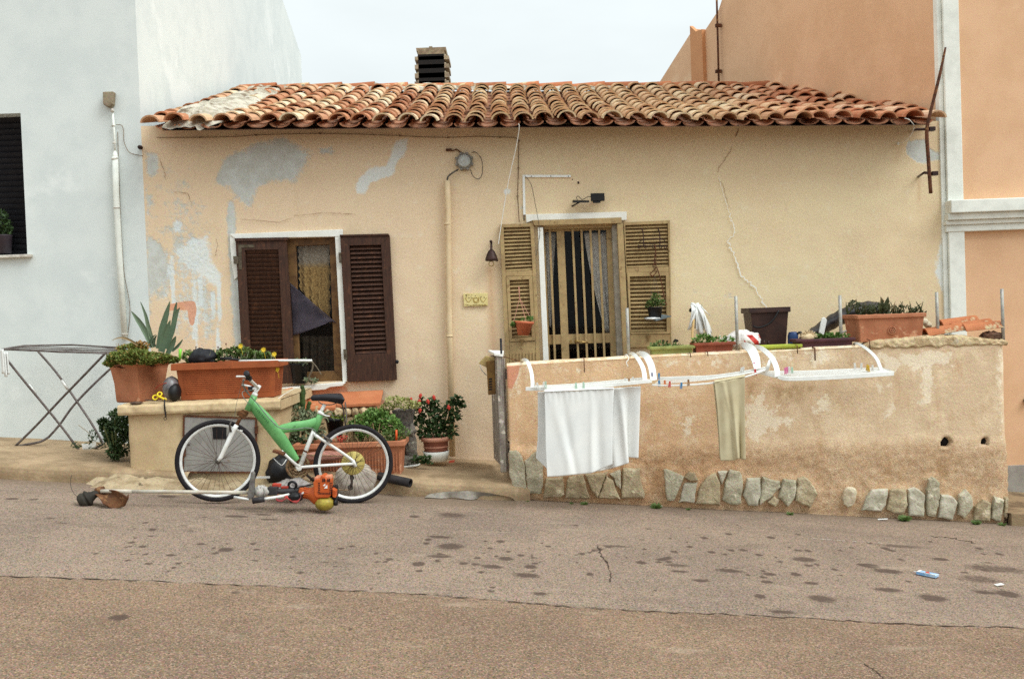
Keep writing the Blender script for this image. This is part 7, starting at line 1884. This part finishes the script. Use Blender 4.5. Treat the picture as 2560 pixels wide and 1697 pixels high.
for (x, y, r) in ((1636,755,.05), (1625,762,.045), (1650,758,.045), (1640,742,.04)): fol(mb, W(x, y, YF-.17), (r, r, r*.8), 110, .026, .016, .4)
mb.build('foliage', M_LEAF, hp, recalc=False)
mb = MB()
for (a, b) in (((1622,768),(1636,690)), ((1654,768),(1638,690)), ((1638,764),(1637,690))): mb.tube([W(*a, YF-.2 if a[0] == 1638 else YF-.15), W(*b, Yh-.04)], .0012, 4)
mb.build('hanger', M_DERAIL, hp)
h2 = thing('hanging_pot', 'small terracotta hanging pot on pink cords before the left door shutter', 'hanging pot', W(1306, 840, YF-.14))
c = W(1308, 838, YF-.14)
q_ = V((.12,0,1)).normalized()
mb = MB(); mb.lathe([(0,0),(.050,0),(.078,.105),(.088,.107),(.090,.128),(.080,.128),(.076,.10),(0,.10)], c, 24, q_); mb.build('pot', mat('salmon_pot', (206,116,80), (194,104,70), sc=8, bump=.1, grain=.08, rough=.6), h2)
mb = MB()
for (x, y, r) in ((1290,808,.04), (1308,803,.05), (1324,797,.035), (1282,812,.02)): fol(mb, W(x, y, YF-.14), (r, r, r*.6), 60, .026, .018, .4)
mb.build('foliage', M_LEAFB, h2, recalc=False)
mb = MB()
for (a, dy) in (((1283,808), .0), ((1315,802), -.05), ((1328,798), .0)): mb.tube([W(*a, YF-.14+dy), W(1299,745,YF-.07)], .0022, 5)
mb.tube([W(1299,748,YF-.07), W(1297,716,YF-.05)], .005, 6); mb.build('hanger', mat('pink_cord', (196,140,120), bump=0), h2)

# ------------------------------------------------------------------ fittings on the white house
wpip = thing('conduit_pipe', 'white conduit pipe running down the white house wall', 'pipe', W(312, 860, YF-.03))
mb = MB(); mb.tube([W(288,392,YF-.04), W(290,480,YF-.04), W(299,650,YF-.04), W(312,850,YF-.04)], .027, 16); mb.build('pipe', M_TRIM, wpip)
mb = MB(); mb.tube([W(281,272,YF-.03), W(286,340,YF-.03), W(288,386,YF-.04)], .010, 8); mb.lathe([(.028,-.02),(.024,.01),(.011,.05)], W(288,392,YF-.04), 14, (0,0,1)); mb.build('thin_pipe', M_TRIM, wpip)
for (x, y) in ((287,398), (283,315), (286,358), (292,520), (311,835)):
    mb = MB(); mb.lathe([(.0275,-.006),(.031,-.006),(.031,.006),(.0275,.006)] if y > 390 else [(.0102,-.006),(.016,-.006),(.016,.006),(.0102,.006)], W(x, y, YF-.04 if y > 390 else YF-.03), 14); mb.build('clip', M_STONE, wpip)
jb = thing('junction_box', 'weathered beige junction box at the top of the white conduit', 'junction box', W(278, 272, YF-.03))
mb = MB(); mb.slab([(264,234),(290,233),(288,264),(282,271),(272,270),(265,264)], YF-.002, .07); mb.build('box', mat('aged_beige', (150,136,114), (126,112,90), sc=9, bump=.4, grain=.16), jb, bevel=.006)
mb = MB(); mb.lathe([(.012,0),(.016,0),(.010,.03)], W(281,280,YF-.04), 12, (0,0,1)); mb.build('gland', M_STONE, jb)
mb = MB(); mb.tube(smooth([W(290,312,YF-.012), W(304,314,YF-.012), W(309,330,YF-.012), W(310,355,YF-.012), W(322,380,YF-.012), W(340,387,YF-.012), W(358,390,YF-.012)], 4), .003, 5)
mb.tube(smooth([W(294,330,YF-.012), W(296,400,YF-.012), W(302,560,YF-.012), W(310,680,YF-.012), W(325,770,YF-.012), W(318,845,YF-.012)], 4), .003, 5)
tag(mb.build('thin_wire', M_WIRE), 'thin grey wire looping beside the white conduit pipe', 'wire')
mb = MB(); mb.lathe([(0,0),(.016,0),(.020,.015),(.012,.025),(.020,.035),(.016,.05),(0,.05)], W(353,370,YF-.01), 12, (0,-1,0)); tag(mb.build('insulator', M_BELL), 'brown porcelain insulator on the corner of the white house', 'insulator')
wp_ = thing('potted_plant', 'dark potted plant standing on the sill of the white house window', 'potted plant', W(8, 634, YF-.02))
c = W(8, 634, YF+.06)
mb = MB(); mb.lathe([(0,0),(.07,0),(.085,.16),(.09,.17),(.08,.17),(.075,.15),(0,.15)], c, 20); mb.build('pot', mat('plum_pot', (58,48,54), bump=.1, rough=.5), wp_)
mb = MB()
for (x, y, r) in ((8,565,.07), (4,540,.05), (16,578,.05)): fol(mb, W(x, y, YF+.04), (r, r*.7, r), int(1500*r), .045, .026, .4)
mb.build('foliage', M_LEAFD, wp_, recalc=False)

# ------------------------------------------------------------------ rusty mast with brackets at the right corner
rm = thing('rusty_mast', 'bent rusty iron rod on two brackets at the right corner of the cottage', 'rod', W(2326, 484, 8.78))
mb = MB(); mb.tube(smooth([W(2327,484,8.80), W(2321,400,8.79), W(2317,330,8.78), W(2324,290,8.77), W(2334,250,8.77), W(2350,185,8.76), W(2364,119,8.76)], 5), radii([.016,.016,.016,.014,.014,.013,.008], 5), 10); mb.build('rod', M_RUST, rm)
for (x0, x1, y0, y1, xw, yw_) in ((2291, 2329, 324, 323, 2286, 326), (2310, 2336, 432, 434, 2296, 442)):
    mb = MB(); mb.tube([W(x0,y0,8.80), W(x1,y1,8.80)], .012, 8); mb.tube([W(x0,y0,8.80), W((x0+xw)/2,(y0+yw_)/2,8.95), W(xw,yw_,YF)], .010, 8); mb.rbox(W(x1,y1,8.80), (.05,.05,.035)); mb.build('bracket', M_BELL, rm)
mb = MB(); mb.tube(smooth([W(2286,318,8.9), W(2278,338,8.95), W(2262,354,9.05), W(2246,360,YF-.02)], 4), .0035, 5); mb.tube(smooth([W(2262,296,8.86), W(2274,300,8.84), W(2286,314,8.88)], 3), .004, 5); mb.rbox(W(2245,360,YF-.01), (.02,.03,.02)); tag(mb.build('white_cable', M_WPAINT), 'white cable looping from the right roof corner to the wall', 'cable')

# ------------------------------------------------------------------ things on the terrace and along the wall top
mp_ = thing('mop', 'white rag mop leaning with its head up against the cottage wall', 'mop', W(1732, 870, 8.95))
mb = MB(); mb.tube([W(1731,876,8.7), W(1731,830,8.9), W(1738,770,9.08)], .011, 8); mb.build('handle', mat('mop_handle', (196,164,112), (180,148,98), sc=12, bump=.1), mp_)
mb = MB(); mb.sm = True
for k in range(16):
    a0 = W(1736+random.uniform(-10,12), 760+random.uniform(-3,6), 9.05); f = k/15
    t1 = W(1724+54*f+random.uniform(-4,4), 820+24*f+random.uniform(-12,8) if k > 4 else 825+random.uniform(-12,4), 9.05-.03*(k % 3))
    mid = a0.lerp(t1, .45)+V((.012*(f-.3),-.035,.03)); pts = smooth([a0, mid, t1], 5); vs = []
    for i, p in enumerate(pts): s_ = .013+.006*sin(i*.7+k); vs += [p+V((-s_,-.004*(k % 4),0)), p+V((s_,.004*(k % 3),.003))]
    mb.add(vs, [(2*i, 2*i+1, 2*i+3, 2*i+2) for i in range(len(pts)-1)])
mb.grid(lambda u, v: W(1752+20*u+4*v, 764+22*u+9*v-6*u*v, 9.04-.02*sin(u*5)), 10, 4)
mb.build('head', M_SHEET, mp_, recalc=False, solid=.005)
mb = MB(); mb.lathe([(0,-.01),(.016,-.01),(.018,.03),(0,.035)], W(1727,776,9.04), 12, (0,-1,.2)); mb.build('socket', M_BLK, mp_)
M_GREENP = mat('green_trough', (156,160,92), (138,140,78), sc=9, bump=.15, grain=.12, rough=.6); M_BRICKP = mat('brick_trough', (150,78,54), (130,66,46), sc=9, bump=.15, grain=.12, rough=.6); M_LIMEP = mat('lime_trough', (176,186,70), (160,168,60), sc=9, bump=.1, grain=.1, rough=.5); M_BURG = mat('burgundy_trough', (86,48,52), (70,38,44), sc=9, bump=.1, grain=.12, rough=.5)
def wt(name, label, px0, px1, ptop, m, Y=8.14, d=.17, z0=None, taper=.02, zoff=.006):
    X0, X1, _, Z1 = rect(px0, ptop, px1, ptop+20, Y)
    zb = (ztop((X0+X1)/2)+zoff) if z0 is None else z0
    r = thing(name, label, 'planter', ((X0+X1)/2, Y+d/2, zb), 'planters along the yard wall top'); trough(r, X0, X1, Y, Y+d, zb, Z1, m, taper, .010, .022, wall=.012)
    return r, X0, X1, Y, d, Z1
r, X0, X1, Y, d, Z1 = wt('planter', 'pale green plastic trough with thin weeds, leftmost on the wall top', 1628, 1735, 866, M_GREENP)
mb = MB()
for k in range(150): p = V((rp_.uniform(X0+.02,X1-.1), Y+rp_.uniform(.03,.14), Z1-.03)); mb.leaf(p, (rp_.gauss(0,.7), rp_.gauss(0,.4)-.2, .8), (0,-1,.3), rp_.uniform(.03,.085), .010)
fol(mb, V((X0+.08, Y+.05, Z1+.01)), (.09,.06,.035), 130, .03, .016, .4); mb.build('foliage', M_LEAF, r, recalc=False)
r, X0, X1, Y, d, Z1 = wt('planter', 'brick red plastic trough with leafy sprouts beside the first bag', 1737, 1836, 857, M_BRICKP)
mb = MB(); fol(mb, V((X0+.08, Y+.06, Z1+.02)), (.09,.06,.045), 150, .04, .026, .5); fol(mb, V((X0+.22, Y+.08, Z1+.015)), (.12,.06,.035), 150, .035, .020, .5); mb.build('foliage', M_LEAFB, r, recalc=False)
r, X0, X1, Y, d, Z1 = wt('planter', 'low lime green plastic trough in front of the brown bin', 1902, 2003, 863, M_LIMEP, 8.13, .12)
r, X0, X1, Y, d, Z1 = wt('planter', 'burgundy plastic trough with a seashell and sprouts', 1992, 2136, 847, M_BURG, 8.15, .17)
mb = MB()
for (a, r0) in ((.38, .05), (.55, .05), (.70, .05), (.85, .04), (.62, .04)): fol(mb, V((X0+(X1-X0)*a, Y+.07, Z1+.012)), (r0*1.4, .05, r0*.6), 70, .036, .022, .5)
mb.build('foliage', M_LEAFB, r, recalc=False)
mb = MB(); c = V((X0+.10, Y+.03, Z1+.02)); mb.blob(c, (.055,.04,.035), .1, 2, 12)
for k in range(30):
    a = 2*pi*k/30; d_ = V((cos(a), -.3-.3*(k % 3)*.5, abs(sin(a))*.9+.1*(k % 2))).normalized(); mb.lathe([(.010,0),(.002,.035)], c+V((d_.x*.045, d_.y*.03, d_.z*.028)), 5, d_)
mb.build('seashell', mat('spiny_shell', (220,200,164), (206,182,146), sc=14, bump=.2, grain=.08), r)
Xa, Xb, _, Zt = rect(2140, 795, 2310, 850, 8.16)
bt = thing('planter', 'big terracotta trough with a medallion and dark succulents on the wall', 'planter', ((Xa+Xb)/2, 8.3, ztop((Xa+Xb)/2)), 'planters along the yard wall top')
zb_ = W(2225, 853, 8.16).z
trough(bt, Xa+.015, Xb, 8.14, 8.50, zb_, Zt+.03, M_TERRB, .02, .012, .03)
mb = MB(); c = W(2232, 826, 8.13); mb.torus(c+V((0,.015,0)), .030, .005, (0,1,0), 24, 6); mb.torus(c+V((0,.015,0)), .016, .005, (0,1,0), 18, 6); mb.blob(c+V((0,.016,0)), (.008,.008,.008), .1, 2, 8); mb.build('medallion', M_TERRB, bt)
mb = MB()
for (x, y, r0) in ((2160,775,.07), (2135,762,.05), (2190,785,.08), (2225,780,.08), (2260,778,.08), (2290,782,.06), (2205,770,.06), (2165,800,.05), (2305,785,.03)): fol(mb, W(x, y, 8.28), (r0, r0*.9, r0*.7), int(2100*r0), .034, .012, .5)
for k in range(40):
    x = rp_.uniform(2115, 2300); p = W(x, 785, 8.26); strap(mb, [p, p+V((rp_.gauss(0,.015),-.02,.04)), p+V((rp_.gauss(0,.03),-.02,rp_.uniform(.06,.11)))], (.012,.012,.003))
for k in range(7): mb.leaf(W(2200+k*3, 780-k % 3*8, 8.24), (rp_.gauss(0,.3), -.3, 1), (0,-1,.3), .08, .04)
mb.build('foliage', leafmat('dark_succulent', (52,60,36), (84,88,52), (112,92,60)), bt, recalc=False)
# brown bin
bi = thing('bucket', 'large dark brown square bucket with black handle behind the wall', 'bucket', W(1925, 862, 8.75))
Xa, Xb, _, Zt = rect(1878, 773, 1973, 860, 8.6)
M_BRB2 = mat('brown_plastic', (66,44,38), (54,36,32), sc=8, bump=.1, grain=.12, rough=.5)
trough(bi, Xa+.0, Xb, 8.6, 8.9, 1.092, Zt, M_BRB2, .03, .014, .03, soil=False, name='body', wall=.01)
mb = MB(); mb.rbox(((Xa+Xb)/2, 8.75, Zt+.010), (Xb-Xa+.03, .33, .012)); mb.build('lid', M_BRB2, bi, bevel=.004)
mb = MB(); mb.tube(smooth([W(1947,776,8.57), W(1935,797,8.56), W(1918,812,8.56), W(1895,819,8.56), W(1883,815,8.58)], 4), .008, 8); mb.build('handle', M_BLK, bi)
bl = thing('bottle', 'dark blue plastic bottle beside the brown bucket', 'bottle', W(1984, 862, 8.5))
c = W(1983, 864, 8.5); mb = MB(); mb.lathe([(0,0),(.040,0),(.044,.01),(.044,.085),(.036,.11),(.030,.118),(0,.12)], c, 20); mb.build('body', mat('blue_plastic', (36,62,104), (28,48,84), sc=9, bump=.1, rough=.4), bl)
mb = MB(); mb.tube(smooth([c+V((.03,-.02,.10)), c+V((.062,-.02,.11)), c+V((.066,-.02,.05)), c+V((.042,-.02,.03))], 4), .010, 8); mb.build('handle', M_BLK, bl)
# bag with red and white hazard stripes
t = NT('hazard_bag'); s = t.n('ShaderNodeSeparateXYZ'); t.l(t.co, s.inputs[0])
w_ = t.math('SINE', t.math('MULTIPLY', t.math('ADD', s.outputs[0], t.math('MULTIPLY', s.outputs[2], .9)), 56.0)); st_ = t.ramp(w_, -.05, .05)
band_ = t.math('MULTIPLY', t.ramp(s.outputs[0], .0, .005), t.ramp(s.outputs[2], .10, .095))
cb = t.mix(band_, lin((216,210,204)), t.mix(st_, lin((222,218,212)), lin((186,50,40)))); t.bump(t.noise(16, 5, .6), .8, .02); M_HAZ = t.fin(cb, .5)
bg_ = MB(); bg_.sm = True; c = W(1853, 866, 8.42)
def P(u, v):
    a = 2*pi*u; th_ = pi*v; d_ = V((sin(th_)*cos(a), sin(th_)*sin(a), cos(th_)))
    r_ = 1+.22*noise.noise(d_*1.9+V((4,0,0)))+.10*noise.noise(d_*5)
    z = d_.z*.085*r_+.05
    return V((c.x+d_.x*.155*r_+.02*d_.z, c.y+d_.y*.10*r_, max(c.z-.02, c.z+z)))
bg_.grid(P, 48, 30)
tag(bg_.build('plastic_bag', M_HAZ, recalc=False, org=c), 'crumpled white plastic bag with red and white hazard stripes', 'bag')
mb = MB(); mb.tube([W(1799,862,8.4), W(1800,838,8.4)], .004, 6); tag(mb.build('white_stake', M_WPL), 'thin white stake standing left of the hazard striped bag', 'stake')
# black wheel-arch liner and other stored bits
bp = MB(); bp.sm = True
def P(u, v):
    a = .12+2.1*u; x = 1998+226*u; y = 846-92*sin(min(1, u*1.25)*pi/2)+10*max(0, u-.8)*5
    p = W(x, y+38*v*min(1, u*4+.1), 8.80+.02*v-.10*sin(pi*v)); p.z += .004*sin(u*60); return p
bp.grid(P, 60, 10); tag(bp.build('plastic_liner', mat('grey_black_plastic', (66,62,62), (44,42,44), sc=14, bump=.3, grain=.16, rough=.5), recalc=False, solid=.01), 'black curved plastic liner stored behind the big terracotta trough', 'plastic panel')
mb = MB(); mb.slab([(2046,832),(2053,795),(2060,793),(2066,800),(2058,838)], 8.6, .02); tag(mb.build('white_bracket', M_WPL, bevel=.004), 'white curved plastic piece standing behind the burgundy trough', 'plastic piece')
mb = MB(); mb.tube([W(2095,834,8.45), W(2136,820,8.5)], .008, 6); tag(mb.build('white_rod', M_WPL), 'white rod lying against the big terracotta trough', 'rod')
mb = MB(); mb.rbox(W(1914,856,8.3), (.02,.02,.05)); mb.tube([W(1921,862,8.3), W(1921,852,8.3)], .010, 8); tag(mb.build('tap', M_BELL), 'small brown tap on the wall top beside the lime trough', 'tap')
mb = MB(); mb.sm = True
for (x, y) in ((2300,808), (2312,805), (2320,812)): mb.blob(W(x, y, 8.5), (.03,.03,.03), .2, 2, 10, x)
tag(mb.build('cobbles', M_OVAL), 'few pale pebbles at the right end of the terracotta trough', 'pebbles')
# spare roof tiles stacked on the wall
for i, (x0, y0, x1, y1, Y) in enumerate([(2312,848,2395,834,8.22),(2345,843,2430,828,8.26),(2380,836,2475,820,8.3),(2350,826,2440,812,8.42),(2405,836,2500,826,8.24)]):
    mb = MB(); a, b = W(x0, y0-6, Y), W(x1, y1-6, Y); a.z += .0; half_tile(mb, a, b, .085, .075, True, .016, 10)
    tag(mb.build('roof_tile', M_RIDGE, recalc=False), ['orange spare roof tile lying lowest left on the wall top', 'orange spare roof tile second from left on the wall top', 'orange spare roof tile in the middle of the stack', 'orange spare roof tile at the back of the stack', 'orange spare roof tile reaching the rightmost post'][i], 'roof tile', 'spare roof tiles on the wall')
mb = MB(); mb.sm = True; mb.blob(W(2478,842,8.2), (.09,.05,.045), .35, 3, 16, 4); tag(mb.build('rubble', mat('dark_rubble', (96,66,46), (70,50,38), sc=14, bump=.8, grain=.2, c3=(176,104,60), sc3=16)), 'dark brown rubble under the right end of the spare tiles', 'rubble')
mb = MB(); mb.tube(smooth([W(1560,893,8.12), W(1566,886,8.1), W(1572,896,8.08), W(1566,906,8.07), W(1570,916,8.07)], 4), .004, 5); tag(mb.build('rope', M_WPAINT), 'white rope tied round the left metal post', 'rope')

# ------------------------------------------------------------------ litter on the road
M_PAPER = mat('paper', (222,220,214), bump=0, grain=.05)
for (x, y, l, w, a, lb_) in ((2207,1300,.075,.012,-.3,'white paper strip on the road below the right stones'), (1846,1268,.05,.018,.1,'white paper scrap at the wall foot below the beige towel'), (1811,1264,.05,.02,-.2,'grey paper scrap left of the one below the beige towel'),
                           (1643,1262,.035,.03,.1,'round pale scrap near the gap between the stone rows'), (1648,1268,.05,.012,-.1,'thin pale strip just below the round scrap'), (2498,1464,.05,.014,.15,'white scrap at the far right of the road')):
    p = G(x, y); mb = MB(); mb.rbox(p+V((0,0,.009)), (l, w*2.2, .004), Matrix.Rotation(-.087, 3, 'Y') @ Matrix.Rotation(a, 3, 'Z')); tag(mb.build('paper_scrap', M_PAPER), lb_, 'litter', 'paper scraps on the road')
lt = thing('drink_carton', 'flattened blue and white drink carton lying on the road at right', 'litter', G(2318, 1440))
R = Matrix.Rotation(.087, 3, 'Y') @ Matrix.Rotation(-.72, 3, 'Z')
p = G(2319, 1440)+V((0,0,.014)); mb = MB(); mb.rbox(p, (.12, .062, .018), R); mb.build('carton', mat('carton_blue', (120,164,206), (176,196,214), sc=18, bump=.3, grain=.1, lo=.45, hi=.6), lt, bevel=.003)
mb = MB(); mb.rbox(p+R @ V((0,0,.0105)), (.020, .035, .002), R @ Matrix.Rotation(.5, 3, 'Z')); mb.build('mark', mat('carton_red', (190,72,64), bump=0), lt)
mb = MB(); mb.rbox(p+R @ V((.0,-.028,.0105)), (.11, .006, .002), R); mb.rbox(p+R @ V((-.05,0,.0105)), (.014, .05, .002), R); mb.build('white_edge', M_PAPER, lt)
mb = MB(); mb.torus(p+R @ V((-.072,0,0)), .012, .003, (.2,.2,1), 14, 6); mb.build('tab', M_PAPER, lt)
